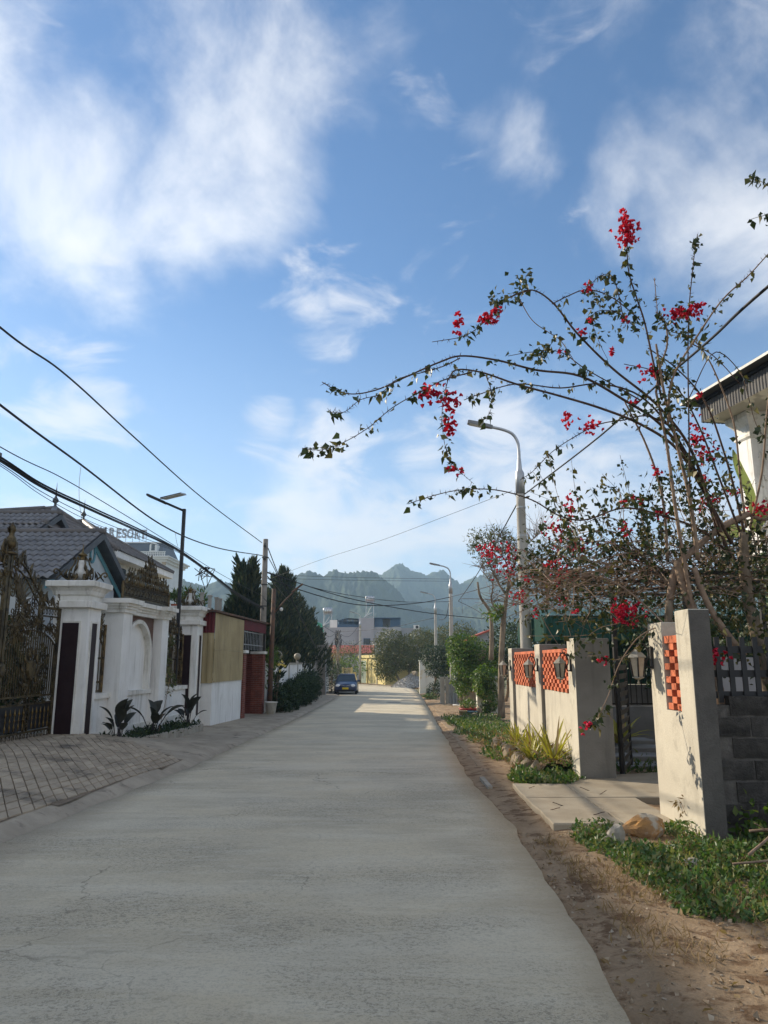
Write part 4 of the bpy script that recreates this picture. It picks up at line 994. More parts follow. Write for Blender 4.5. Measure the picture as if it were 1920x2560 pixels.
# ================================================================== far hotel with roof sign
ht = thing('resort_hotel', 'white hotel with dark mansard roof and dormers far behind the tiled house', 'building', (-64, 190, -1))
HY = 190.
def hx(px): return (px - 960) / F * HY * 1.03
def hzz(py): return at(300, py, HY).z
pm('hotel_wall', (0.70, 0.70, 0.68), (0.62, 0.62, 0.60), .3, .8); pm('mansard', (0.045, 0.055, 0.075), (0.06, 0.07, 0.09), .5, .6); pm('sign_grey', (0.30, 0.31, 0.33), None, 1, .5); pm('stone_tan', (0.45, 0.33, 0.2), None, 1, .8)
MB().box((hx(200), HY, -2), (hx(424), HY + 18, hzz(1405))).build('wall', 'hotel_wall', ht)
for a, b, e in ((1405, 1399, .5), (1399, 1394, 1.1), (1394, 1391, 1.5)): MB().box((hx(200), HY - e, hzz(a)), (hx(424) + e, HY + 18 + e, hzz(b))).build('cornice', 'hotel_wall', ht)
for k in range(30): MB().lathe([(.16, hzz(1391)), (.1, hzz(1389)), (.22, hzz(1386)), (.12, hzz(1383)), (.2, hzz(1382))], (lerp(hx(300), hx(426), k / 29), HY - 1.2, 0), 6).build('baluster', 'hotel_wall', ht)
MB().box((hx(290), HY - 1.4, hzz(1382)), (hx(428), HY - 1.0, hzz(1380))).build('handrail', 'hotel_wall', ht)
A = [(hx(200), HY + 1, hzz(1391)), (hx(418), HY + 1, hzz(1391)), (hx(418), HY + 17, hzz(1391)), (hx(200), HY + 17, hzz(1391))]; B = [(hx(200), HY + 4, hzz(1352)), (hx(405), HY + 4, hzz(1352)), (hx(405), HY + 14, hzz(1352)), (hx(200), HY + 14, hzz(1352))]
MB().rings([A, B]).build('roof', 'mansard', ht); MB().box((hx(200), HY + 3.6, hzz(1352)), (hx(406), HY + 14.4, hzz(1349))).build('roof_edge', 'hotel_wall', ht)
for px in (318, 392):
    m = MB(); w = .95; z0, z1 = hzz(1378), hzz(1363); c = hx(px)
    pts = [(c - w, z0), (c + w, z0), (c + w, z1)] + [(c + w * math.cos(a), z1 + w * .9 * math.sin(a)) for a in [k * math.pi / 8 for k in range(1, 8)]] + [(c - w, z1)]
    d = m.rings([[(x, HY + .6, z) for x, z in pts], [(x, HY + 3.2, z) for x, z in pts]]).build('dormer', 'hotel_wall', ht)
    MB().box((c - .45, HY + .5, z0 + .3), (c + .45, HY + .58, z1 + .35)).build('pane', 'dark_glass', d)
for px in (345, 375, 407):
    for (a, b) in ((1430, 1413), (1462, 1445), (1494, 1477), (1526, 1509)):
        wd = MB().box((hx(px) - .75, HY - .12, hzz(a)), (hx(px) + .75, HY - .02, hzz(b))).build('window', 'hotel_wall', ht); MB().box((hx(px) - .55, HY - .18, hzz(a) + .2), (hx(px) + .55, HY - .125, hzz(b) - .15)).build('pane', 'dark_glass', wd)
MB().box((hx(418), HY - .15, hzz(1412)), (hx(426), HY + .5, hzz(1405))).build('corner_block', 'stone_tan', ht)
sg = thing('roof_sign', 'large grey rooftop letters reading EN RESORT on the far hotel', 'sign', (hx(310), HY + 9, hzz(1349)))
for ch, a, b in (('E', 238, 257), ('N', 260, 276), ('R', 284, 298), ('E', 302, 313), ('S', 315, 326), ('O', 328, 343), ('R', 347, 358), ('T', 360, 375)):
    fc = bpy.data.curves.new('letter', 'FONT'); fc.body = ch; fc.size = 1; fc.extrude = .04; fc.offset = .02
    to = bpy.data.objects.new('letter', fc); me = to.to_mesh(); 
    V = [v.co.copy() for v in me.vertices]; P = [tuple(p.vertices) for p in me.polygons]
    xa, xb = min(v.x for v in V), max(v.x for v in V); za, zb = min(v.y for v in V), max(v.y for v in V)
    lean = (a - 238) / 140.0
    sz = lambda py: at(300, py, HY + 9).z; k9 = (HY + 9) / HY
    z0 = lerp(sz(1341), sz(1349), lean); z1 = lerp(sz(1316), sz(1326), lean)
    W = [(k9 * lerp(hx(a), hx(b), (v.x - xa) / (xb - xa)), HY + 9 - v.z * 6, lerp(z0, z1, (v.y - za) / (zb - za))) for v in V]
    to.to_mesh_clear(); bpy.data.objects.remove(to)
    MB().add(W, P).build('letter', 'sign_grey', sg)
for k in range(9):
    x = k9 * lerp(hx(240), hx(374), k / 8); MB().box((x - .06, HY + 9.4, hzz(1352)), (x + .06, HY + 9.5, sz(1322))).build('strut', 'sign_grey', sg)
for py in (1327, 1343): MB().box((k9 * hx(238), HY + 9.32, sz(py)), (k9 * hx(376), HY + 9.38, sz(py) + .12)).build('rail', 'sign_grey', sg)

# ================================================================== lean-to of beige sheets, brick gate
sh = thing('corrugated_shed', 'beige corrugated lean-to with maroon corner sheet and low white wall', 'shed', (-5.2, 24, -.4))
SX = lambda y: -4.92 + .02 * (y - 21.6)
def corrugated(p0, p1, z0, z1, name, mat, parent, pitch=.17, amp=.026, zt1=None):
    """upright profiled sheet between two plan points"""
    a, b = Vector(p0), Vector(p1); d = b - a; L = d.length; d /= L; n = Vector((d.y, -d.x)); k = max(2, int(L / pitch)); r0 = []; r1 = []
    for i in range(k * 4 + 1):
        t = i / (k * 4); o = amp * (0, 1, 1, 0)[i % 4]; q = a + d * (t * L) + n * o; r0.append((q.x, q.y, z0)); r1.append((q.x, q.y, z1 if zt1 is None else lerp(z1, zt1, t)))
    m = MB(); m.rings([r0, r1], cap=False, close=False); return m.build(name, mat, parent)
MB().box((SX(21.6) - .60, 21.62, -.8), (SX(21.6), 21.75, .99)).build('low_wall', 'white_plaster', sh)
MB().add([(SX(y) - dx, y, z) for y in (21.75, 25.25) for dx in (0, .14) for z in (-.8, .99)], [(0, 1, 3, 2), (4, 6, 7, 5), (0, 4, 5, 1), (2, 3, 7, 6), (1, 5, 7, 3), (0, 2, 6, 4)]).build('low_wall', 'white_plaster', sh)
corrugated((SX(21.6) - .62, 21.58), (SX(21.6) + .02, 21.58), .93, 2.45, 'sheet', 'beige_sheet', sh)
corrugated((SX(21.6) + .03, 21.58), (SX(25.2) + .03, 25.2), .95, 3.02, 'sheet', 'beige_sheet', sh, zt1=2.98)
corrugated((SX(21.6) - .62, 21.55), (SX(21.6) + .03, 21.55), 2.42, 3.06, 'corner_sheet', 'maroon_sheet', sh, .1)
MB().tube([(SX(21.6) + .045, 21.57, 1.92), (SX(25.2) + .045, 25.2, 1.90)], .012, 4).build('batten', 'beige_sheet', sh)
MB().add([(SX(y) + dx, y, z + (.0 if dx > 0 else .12)) for y in (21.3, 29.0) for dx in (.14, -2.6) for z in (3.03, 3.09)], [(0, 1, 3, 2), (4, 6, 7, 5), (0, 4, 5, 1), (2, 3, 7, 6), (1, 5, 7, 3), (0, 2, 6, 4)]).build('roof', 'rust_pole', sh)
corrugated((SX(25.2) + .02, 25.22), (SX(28.9) + .02, 28.9), 2.66, 3.02, 'fascia_sheet', 'maroon_sheet', sh)
for y in (25.25, 28.85): MB().box((SX(y) - .06, y - .04, 1.9), (SX(y) + .02, y + .04, 3.0)).build('post', 'iron', sh)
for k in range(13): MB().box((SX(26) - .03, 25.4 + k * .27, 1.98), (SX(26) - .01, 25.42 + k * .27, 2.66)).build('bar', 'galvanised', sh)
for z in (2.15, 2.6): MB().box((SX(26) - .035, 25.3, z), (SX(26) - .005, 28.85, z + .03)).build('rail', 'galvanised', sh)
MB().box((-7.4, 25.0, -.6), (-7.3, 29.2, 3.0)).build('back_wall', 'fascia_grey', sh)
# little rail of posts and pots on the roof
for k, y in enumerate((22.6, 23.6, 24.6, 25.5, 26.0)):
    t = thing('roof_post', '%s grey concrete post of the row on the lean-to roof' % ('first', 'second', 'third', 'fourth', 'fifth and last')[k], 'post', (-5.9, y, 3.12), 'posts on the lean-to roof')
    MB().box((-5.96, y - .05, 3.1), (-5.86, y + .05, 3.78), bev=.01).build('shaft', 'concrete_pole', t); MB().box((-5.98, y - .07, 3.781), (-5.84, y + .07, 3.83)).build('cap', 'concrete_pole', t)
for k, (y, h, mt, lab) in enumerate(((22.0, .3, 'weed_leaf', 'small spiky pot plant at the street corner of the lean-to roof'), (23.2, .55, 'vine_leaf', 'taller yellow-green pot plant on the lean-to roof'), (25.0, .6, 'vine_leaf', 'broad-leaved pot plant on the lean-to roof by the end posts'))):
    t = thing('pot_plant', lab, 'pot plant', (-6.3, y, 3.12)); MB().lathe([(.09, 0), (.13, .2), (.14, .2), (.12, .18)], (-6.3, y, 3.12), 10).build('pot', 'terracotta', t)
    crown('leaves', [(-6.3, y, 3.4 + h * .4, .2, .22, h * .6)], 130, .2, .045, mt, t, 'stuff', shell=.1, up=.8)
# brick gateway
bg_ = thing('brick_gateway', 'red brick gateway with capped piers and a dark door, under the lean-to roof', 'gateway', (-4.9, 27, -.5))
BRK = MB().box((0, 0, 0), (.21, .10, .062), bev=.005).mesh('brick'); BRK.materials.append(MATS['red_brick'])
BRKD = BRK.copy(); BRKD.name = 'brick'; BRKD.materials.clear(); BRKD.materials.append(MATS['brick_wall_dark'])
def brick_face(root, x, y0, y1, z0, z1, me=BRK, axis='y'):
    j = 0; z = z0
    while z < z1 - .05:
        u = y0 - (.11 if j % 2 else 0)
        while u < y1 - .02:
            a = max(u, y0); b = min(u + .21, y1); 
            if b - a > .03:
                if axis == 'y': inst('brick', me, root, (x, a, z), (0, 0, R(90)), ((b - a) / .21, 1, 1))
                else: inst('brick', me, root, (a, x, z), (0, 0, 0), ((b - a) / .21, 1, 1))
            u += .22
        z += .072; j += 1
for (y0, y1, x) in ((25.3, 25.75, -4.80), (28.45, 28.9, -4.74)):
    z0 = gz(y0) - .1; z1 = 1.86
    pr = MB().box((x - .44, y0 + .01, z0), (x - .01, y1 - .01, z1)).build('pier', 'mortar', bg_)
    brick_face(pr, x + .0, y0, y1, gz(y0), z1); brick_face(pr, y0 - .09 + .08, x - .45, x + .0, gz(y0), z1, axis='x')
    MB().box((x - .50, y0 - .06, z1 + .002), (x + .06, y1 + .06, z1 + .1)).build('cap', 'white_trim', bg_)
sw_ = MB().box((-5.9, 28.5, -.6), (-5.19, 28.62, 1.86)).build('side_wall', 'mortar', bg_)
brick_face(sw_, 28.40, -5.9, -5.2, gz(28), 1.84, BRKD, 'x')
MB().box((-5.93, 25.8, -.5), (-5.87, 28.45, 1.9)).build('door', 'black_paint', bg_)
for k in range(9): MB().box((-5.865, 25.95 + k * .28, -.4), (-5.85, 25.99 + k * .28, 1.85)).build('door_rib', 'iron', bg_)
pm('blue_sign', (.10, .28, .45), (.14, .34, .5), 5, .5); MB().box((-5.845, 26.6, .75), (-5.83, 26.95, 1.15)).build('notice', 'blue_sign', bg_)

shift([sh, bg_] + [o for o in COL.objects if o.parent is None and o.name.split('.')[0] in ('roof_post', 'pot_plant')], (-4.92, 21.6, 0), -.035, (-.24, 1.14, 0))
# ================================================================== poles on the left
up = thing('utility_pole', 'tapered grey concrete utility pole carrying the cables behind the lean-to', 'pole', (-5.02, 31, gz(31)), 'utility poles')
PB = Vector((-5.02, 31, gz(31)))
MB().lathe([(.155, 0), (.105, 7.15), (.09, 7.16)], PB, 14).build('shaft', 'old_pole', up, True)
for z in (4.3, 5.2, 6.35): MB().lathe([(.14, z), (.14, z + .05)], PB, 14).build('strap', 'iron', up)
for z in (6.8, 6.25):
    MB().box(PB + Vector((-.05, -.22, z)), PB + Vector((.05, .22, z + .06))).build('bracket', 'iron', up)
    for s in (-.2, .2): MB().lathe([(.02, 0), (.045, .03), (.03, .06), (.045, .09), (.02, .12)], PB + Vector((0, s, z + .06)), 8).build('insulator', 'fascia_grey', up, True)
MB().tube(spline([PB + Vector((.13, -.06, z)) + Vector((.14 * math.sin(z * 9), .14 * math.cos(z * 9), 0)) for z in (4.2, 4.35, 4.55, 4.7, 4.85, 5.0)], 5), .012, 4).build('cable_coil', 'wire', up, True)
p0 = copy_tree(up); p0.location = (-5.3, -11, gz(-11)); p0['label'] = 'tapered grey concrete utility pole that carries the cables on behind the camera'; WL[p0] = Vector(p0.location)
rp = thing('lamp_post', 'slim rusty brown lamp post with slanting arm beside the brick gateway', 'lamp post', (-4.52, 30.1, gz(30)))
QB = Vector((-4.52, 30.1, gz(30)))
MB().tube([QB, QB + Vector((.02, 0, 2.4)), QB + Vector((.05, 0, 4.95))], [.105, .10, .085], 10).build('shaft', 'rust_pole', rp, True)
MB().tube([QB + Vector((.07, 0, 3.95)), QB + Vector((.50, -.1, 4.45)), QB + Vector((1.05, -.2, 4.98))], .03, 6).build('arm', 'rust_pole', rp, True)
MB().box((-.07, -.28, -.03), (.07, .28, .03), Matrix.Translation(QB + Vector((1.02, -.2, 4.96))) @ Matrix.Rotation(R(-90), 4, 'Z') @ Matrix.Rotation(R(38), 4, 'X'), bev=.015).build('lamp_head', 'rust_pole', rp)
MB().lathe([(.0, -.09), (.06, -.06), (.075, 0), (.05, .05), (0, .07)], QB + Vector((.38, -.1, 4.12)), 12, cap=False).build('bulb', 'milk_glass', rp, True)
bk = thing('bucket', 'worn white plastic bucket at the foot of the rusty lamp post', 'bucket', (-4.38, 29.6, gz(29.6)))
BB = Vector((-4.38, 29.6, gz(29.6) + .05)); MB().lathe([(.17, 0), (.235, .46), (.25, .46), (.25, .43), (.225, .43), (.17, .04)], BB, 18).build('pail', 'white_trim', bk, True)
MB().tube([BB + Vector((.24 * math.cos(a), .24 * math.sin(a) * .3 - .2, .42 - .12 * math.sin(a))) for a in [k * math.pi / 8 for k in range(9)]], .006, 4).build('handle', 'galvanised', bk, True)
# solar street lamp
sp = thing('solar_lamp', 'black square post with solar panel lamp rising behind the white wall', 'street lamp', (-5.9, 21.4, -.3))
SB = Vector((-5.9, 21.4, 0)); MB().box(SB + Vector((-.045, -.045, -.3)), SB + Vector((.045, .045, 5.98))).build('post', 'black_paint', sp)
arm0, arm1 = SB + Vector((0, 0, 5.92)), at(402, 1252, 21.0); MB().tube([arm0, lerp(arm0, arm1, .6), arm1], .035, 6).build('arm', 'black_paint', sp)
hd = MB(); c = arm1 + Vector((-.05, 0, .02)); hd.box((-.38, -.12, -.035), (.22, .12, .035), Matrix.Translation(c) @ Matrix.Rotation(R(24), 4, 'Y'), bev=.02); hd.build('lamp_head', 'black_paint', sp)
MB().box((-.30, -.34, -.015), (.30, .34, .015), Matrix.Translation(c + Vector((.40, .02, .13))) @ Matrix.Rotation(R(-14), 4, 'Y') @ Matrix.Rotation(R(10), 4, 'X')).build('solar_panel', 'solar_cell', sp)
MB().box((-.31, -.35, -.03), (.31, .35, -.016), Matrix.Translation(c + Vector((.40, .02, .13))) @ Matrix.Rotation(R(-14), 4, 'Y') @ Matrix.Rotation(R(10), 4, 'X')).build('panel_frame', 'galvanised', sp)

# ================================================================== cypresses, fence, hedges
def cypress(px, Y, top, wid, label, n=5200, lean=0.0):
    """a cypress of upright plumes: each plume is a tapering spray of scale-leaf blades"""
    b = at(px, top, Y); x = b.x; zt = b.z; z0 = gz(Y); h = zt - z0
    t = thing('cypress_tree', label, 'tree', (x, Y, z0), 'cypresses behind the fence')
    MB().tube([(x, Y, z0 - .1), (x + .03, Y, z0 + h * .5), (x, Y, z0 + h * .93)], [.13, .08, .015], 7).build('trunk', 'bark', t, True)
    env = lambda u: wid * np.minimum(1.0, .5 + u * 2.2) * np.clip(1 - u ** 1.2, 0, 1) ** .95
    parts = []
    m = int(n * .45); u = RNG.random(m) ** .85 * .93; a = RNG.random(m) * 6.283; r = env(u) * (.35 + .5 * RNG.random(m) ** .5)      # inner body
    P = np.stack([x + r * np.cos(a), Y + r * np.sin(a), z0 + .2 + u * (h - .5)], 1)
    D = np.stack([np.cos(a) * .4, np.sin(a) * .4, np.ones(m)], 1) + RNG.normal(size=(m, 3)) * .25
    parts.append(leaves(P, D, rand_dirs(m), .30 + .2 * RNG.random(m), .09, droop=0))
    np_ = max(40, int(n / 60)); k = 62
    up_ = RNG.random(np_) ** .8 * .97; ap = RNG.random(np_) * 6.283; rp_ = env(up_) * (.55 + .35 * RNG.random(np_)); lp_ = (.9 + 1.2 * RNG.random(np_)) * (1 - .35 * up_) * (h / 6.5)
    for q in range(np_):
        B = np.array([x + rp_[q] * np.cos(ap[q]), Y + rp_[q] * np.sin(ap[q]), z0 + .05 + up_[q] * (h - lp_[q] * .9)]); o = np.array([np.cos(ap[q]), np.sin(ap[q]), 0]) * (.52 - .36 * up_[q])
        s_ = RNG.random(k) ** .9; ax = o + np.array([RNG.normal() * .1, RNG.normal() * .1, 1.0]); w = .15 * (1 - s_) ** .8 * (wid / 1.3) + .008
        P = B + np.outer(s_, ax * lp_[q]) + RNG.normal(size=(k, 3)) * w[:, None] * np.array([1, 1, .5])
        D = ax + (P - B - np.outer(s_, ax * lp_[q])) * 3.0 + RNG.normal(size=(k, 3)) * .2
        parts.append(leaves(P, D, rand_dirs(k), .24 + .22 * RNG.random(k), .085 + .05 * RNG.random(k), droop=-.05))
    for s in range(10): parts.append(leaves(np.array([[x + lean, Y, zt - .95 + s * .085]] * 7) + RNG.normal(size=(7, 3)) * (.05 - .004 * s), np.array([[0, 0, 1.0]] * 7) + RNG.normal(size=(7, 3)) * .25, rand_dirs(7), .2, .055))
    leaf_object('crown', parts, 'cypress_leaf', t, 'stuff')
cypress(621, 33.4, 1398, 1.5, 'wide spiky cypress with a tall leader behind the lean-to roof', 7000)
cypress(587, 33.4, 1500, .9, 'low cypress at the edge of the lean-to roof by the cables', 2600)
cypress(708, 47.0, 1420, 1.85, 'tallest cypress right behind the rusty lamp post', 7500)
cypress(744, 56.0, 1484, 2.1, 'second cypress of the row behind the white fence', 5200)
cypress(772, 63.0, 1522, 1.9, 'third cypress of the row behind the white fence, toward the car', 5200)
cypress(791, 66, 1566, 1.3, 'last and lowest cypress of the row, nearest the parked car', 4200)
cypress(724, 50.0, 1545, 1.4, 'short blunt cypress filling in below the tallest one', 4200)
fe = thing('white_fence', 'low white panelled fence with pillars behind the dark hedge bushes', 'fence', (-4.9, 40, gz(40)))
FX = lambda y: -4.75 - .012 * (y - 30)
for k, y in enumerate([30.0 + 4.3 * i for i in range(7)]):
    z = gz(y); y2 = y + 4.3
    MB().box((FX(y) - .1, y + .02, z - .1), (FX(y) + .02, y + .22, 1.58), bev=.01).build('pillar', 'concrete_pole', fe)
    if k < 6: 
        MB().add([(FX(q) - d, q, zz) for q in (y + .22, y2 + .02) for d in (.02, .08) for zz in (gz(q) - .1, 1.42)], [(0, 1, 3, 2), (4, 6, 7, 5), (0, 4, 5, 1), (2, 3, 7, 6), (1, 5, 7, 3), (0, 2, 6, 4)]).build('panel', 'white_plaster', fe)
        MB().add([(FX(q) - d, q, zz) for q in (y + .22, y2 + .02) for d in (-.03, .12) for zz in (1.43, 1.51)], [(0, 1, 3, 2), (4, 6, 7, 5), (0, 4, 5, 1), (2, 3, 7, 6), (1, 5, 7, 3), (0, 2, 6, 4)]).build('coping', 'kerb', fe)
for k, (i, lab) in enumerate(((1, 'second'), (3, 'third'))):
    pass
for i, lab in ((1, 'cream globe lamp on the fence pillar nearest the yellow flowers'), (3, 'cream globe lamp on a fence pillar between the cypresses'), (6, 'cream globe lamp on the fence close to the concrete pier')):
    y = 30.0 + 4.3 * i; z = 1.58; t = thing('globe_lamp', lab, 'lamp', (FX(y) - .04, y + .12, z), 'globe lamps on the white fence')
    MB().lathe([(.09, 0), (.07, .05), (.05, .09)], (FX(y) - .04, y + .12, z), 10).build('collar', 'iron', t); MB().lathe([(.04, .08), (.14, .13), (.19, .22), (.2, .29), (.17, .38), (.1, .45), (0.01, .475)], (FX(y) - .04, y + .12, z), 16).build('globe', 'globe_cream', t, True)
def bush(name, label, cat, blobs, n, L, W, mat, stem=True, group=None, **k):
    b = blobs[0]; t = thing(name, label, cat, (b[0], b[1], gz(b[1])), group); crown('foliage', blobs, n, L, W, mat, t, 'stuff', **k)
    if stem:
        m = MB()
        for q in range(5):
            a = q * 1.3; m.tube([(b[0] + .05 * math.cos(a), b[1] + .05 * math.sin(a), gz(b[1]) - .05), (b[0] + b[3] * .3 * math.cos(a), b[1] + b[4] * .3 * math.sin(a), b[2]), (b[0] + b[3] * .6 * math.cos(a), b[1] + b[4] * .6 * math.sin(a), b[2] + b[5] * .5)], [.025, .015, .005], 5)
        m.build('stems', 'twig', t)
    return t
bush('hedge_bush', 'dark rounded hedge bush beside the rusty lamp post', 'bush', [(-4.3, 31.7, -.05, .42, 1.2, .6), (-4.2, 33.4, .0, .42, 1.3, .65)], 8500, .10, .045, 'hedge_leaf', group='hedge bushes')
bush('hedge_bush', 'dark rounded hedge bush in the middle of the white fence', 'bush', [(-4.3, 37.0, .05, .5, 1.6, .75), (-4.25, 39.6, .1, .48, 1.4, .8)], 9000, .11, .05, 'hedge_leaf', group='hedge bushes')
bush('hedge_bush', 'dark rounded hedge bush next to the grey concrete pier', 'bush', [(-4.5, 43.5, .1, .55, 1.8, .85), (-4.5, 47.5, .1, .5, 2.0, .85)], 8000, .12, .055, 'hedge_leaf', group='hedge bushes')
t = bush('flowering_shrub', 'yellow-green shrub with a pale yellow bloom behind the rusty lamp post', 'shrub', [(-4.75, 31.6, 1.75, .35, .6, .5), (-4.85, 32.6, 1.65, .35, .6, .35), (-4.7, 30.8, 1.2, .3, .4, .8)], 1400, .11, .045, 'vine_leaf', shell=.3)
leaf_object('bloom', [leaves(np.array([[-4.45, 32.0, 1.42]] * 26) + RNG.normal(size=(26, 3)) * .09, rand_dirs(26), rand_dirs(26), .16, .09)], 'yellow_petal', t)
t = bush('thin_shrub', 'sparse leafy shrub climbing the white fence panel by the lamp post', 'shrub', [(-4.4, 31.0, .6, .25, .5, .9)], 330, .12, .045, 'hedge_leaf', shell=.1)
pr = thing('concrete_pier', 'grey weathered concrete gate pier with flat cap before the parked car', 'pier', (-4.75, 57.5, -.95)); MB().box((-5.1, 57.2, -1.1), (-4.45, 57.8, 2.62), bev=.02).build('shaft', 'old_pole', pr); MB().box((-5.3, 57.0, 2.622), (-4.25, 58.0, 2.82), bev=.02).build('cap', 'old_pole', pr); MB().box((-4.42, 57.15, -1.0), (-4.36, 57.22, 2.3)).build('downpipe', 'galvanised', pr)
wv = thing('gate_wing', 'grey sloping concrete wing wall joining the white fence to the pier', 'wall', (-5.2, 55, -.9)); MB().add([(-5.1, 53, -1), (-4.95, 53, -1), (-4.95, 57.1, -1), (-5.1, 57.1, -1), (-5.1, 53, 1.1), (-4.95, 53, 1.1), (-4.95, 57.1, 2.0), (-5.1, 57.1, 2.0)], [(0, 3, 2, 1), (4, 5, 6, 7), (0, 1, 5, 4), (1, 2, 6, 5), (2, 3, 7, 6), (3, 0, 4, 7)]).build('panel', 'old_pole', wv)
f2 = thing('far_white_fence', 'short white fence run beyond the concrete pier with globe lamps', 'fence', (-5, 63, -.95))
for k in range(6): MB().box((-5.0, 59 + k * 1.6, -1), (-4.86, 59.16 + k * 1.6, 1.65)).build('pillar', 'white_plaster', f2)
MB().box((-4.97, 59.1, -1), (-4.9, 67, 1.4)).build('panel', 'white_plaster', f2); MB().box((-5.02, 59.1, 1.401), (-4.85, 67, 1.5)).build('coping', 'kerb', f2)
for y in (63.9, 67.0):
    MB().lathe([(.05, 1.65), (.2, 1.74), (.26, 1.88), (.2, 2.04), (.02, 2.12)], (-4.93, y + .08, 0), 14).build('globe', 'globe_cream', f2, True)
bush('hedge_bush', 'clipped green hedge along the roadside behind the parked car', 'bush', [(-4.3, 61, .3, .55, 2.0, 1.15), (-4.2, 65, .35, .55, 2.4, 1.2), (-4.0, 69, .4, .6, 2.4, 1.2)], 3600, .1, .045, 'hedge_leaf', group='hedge bushes')

bush('garden_shrubs', 'dark garden shrubs seen through the bars of the bronze gate', 'bush', [(-8.2, 15.5, 1.1, .8, 1.3, 1.5), (-8.3, 13.2, 1.1, .8, 1.4, 1.5), (-8.8, 17.4, 1.2, .9, 1.0, 1.6), (-8.5, 11.0, 1.0, .9, 1.3, 1.3)], 15000, .15, .07, 'hedge_leaf')
# ================================================================== parked car
pm('car_blue', (0.006, 0.017, 0.062), (0.008, 0.02, 0.07), 2, 0.3, coat=.4, spec=.5); pm('tyre', (0.02, 0.02, 0.02), None, 1, .85); pm('chrome', (.7, .7, .7), None, 1, .15, metal=1); pm('headlight', (.8, .82, .85), None, 1, .1, spec=.8); pm('plate_yellow', (.65, .48, .02), None, 1, .5); pm('glass_car', (.03, .045, .05), None, 1, .05, spec=.9)
car = thing('parked_car', 'dark blue hatchback parked facing the camera beside the hedge', 'car', (-3.0, 59.0, gz(60)))
CO = Vector((-3.0, 59.0, gz(60)))
def cs(y, w, zb, zt, wt, ztop=None):
    """cross-section ring of the body: y along the car (0 front), half widths"""
    return [CO + Vector(p) for p in ((-w * .86, y, zb), (-w, y, zb + .12), (-w * 1.0, y, (zb + zt) / 2), (-w * .97, y, zt - .06), (-wt, y, zt), (0, y, zt + .03), (wt, y, zt), (w * .97, y, zt - .06), (w * 1.0, y, (zb + zt) / 2), (w, y, zb + .12), (w * .86, y, zb))]
MB().rings([cs(0, .70, .26, .66, .55), cs(.06, .80, .22, .74, .65), cs(.3, .87, .20, .82, .72), cs(.7, .89, .2, .90, .74), cs(1.15, .90, .2, .98, .74), cs(1.6, .90, .2, 1.02, .78), cs(2.6, .90, .2, 1.04, .8), cs(3.5, .89, .22, 1.06, .78), cs(3.95, .84, .26, 1.02, .7), cs(4.08, .76, .32, .95, .6)]).build('body', 'car_blue', car, True)
def cab(y, w, z): return [CO + Vector(p) for p in ((-w, y, z), (w, y, z))]
MB().rings([[CO + Vector(p) for p in ((-.78, 1.15, .96), (.78, 1.15, .96), (.80, 3.7, 1.0), (-.80, 3.7, 1.0))], [CO + Vector(p) for p in ((-.60, 1.85, 1.46), (.60, 1.85, 1.46), (.62, 3.35, 1.48), (-.62, 3.35, 1.48))]]).build('greenhouse', 'glass_car', car)
MB().rings([[CO + Vector(p) for p in ((-.63, 1.82, 1.45), (.63, 1.82, 1.45), (.64, 3.4, 1.47), (-.64, 3.4, 1.47))], [CO + Vector(p) for p in ((-.55, 1.98, 1.53), (.55, 1.98, 1.53), (.56, 3.3, 1.54), (-.56, 3.3, 1.54))]]).build('roof', 'car_blue', car, True)
for s in (-1, 1):
    MB().tube([CO + Vector((s * .80, 1.12, .96)), CO + Vector((s * .62, 1.84, 1.47))], .035, 6).build('pillar', 'car_blue', car, True)
    m = MB().lathe([(.0, -.03), (.1, -.02), (.13, .03), (.09, .07), (0, .08)], (0, 0, 0), 12, Matrix.Translation(CO + Vector((s * .58, .07, .68))) @ Matrix.Rotation(R(90), 4, 'X'), sx=1.5, cap=False); m.build('headlight', 'headlight', car, True)
    MB().tube([CO + Vector((s * .06, -.01, .64)), CO + Vector((s * .2, .01, .70)), CO + Vector((s * .45, .05, .76))], .016, 5).build('grille_trim', 'chrome', car, True)
    mr = MB().box((-.12, -.05, -.07), (.12, .06, .07), Matrix.Translation(CO + Vector((s * 1.0, 1.35, 1.02))), bev=.02).build('mirror', 'car_blue' if s > 0 else 'chrome', car)
    for y in (.75, 3.3):
        Mx = Matrix.Translation(CO + Vector((s * .80, y, .30))) @ Matrix.Rotation(R(90), 4, 'Y')
        wh = MB().lathe([(.22, -.1), (.30, -.1), (.32, -.06), (.32, .06), (.30, .1), (.22, .1)], (0, 0, 0), 18, Mx).build('wheel', 'tyre', car, True); MB().lathe([(.0, -.105), (.2, -.105), (.2, .105), (0, .105)], (0, 0, 0), 14, Mx, cap=False).build('rim', 'galvanised', wh)
MB().box(CO + Vector((-.24, -.035, .40)), CO + Vector((.24, -.01, .54))).build('number_plate', 'plate_yellow', car)
MB().box(CO + Vector((-.66, -.01, .24)), CO + Vector((.66, .06, .38)), bev=.02).build('bumper', 'tyre', car)

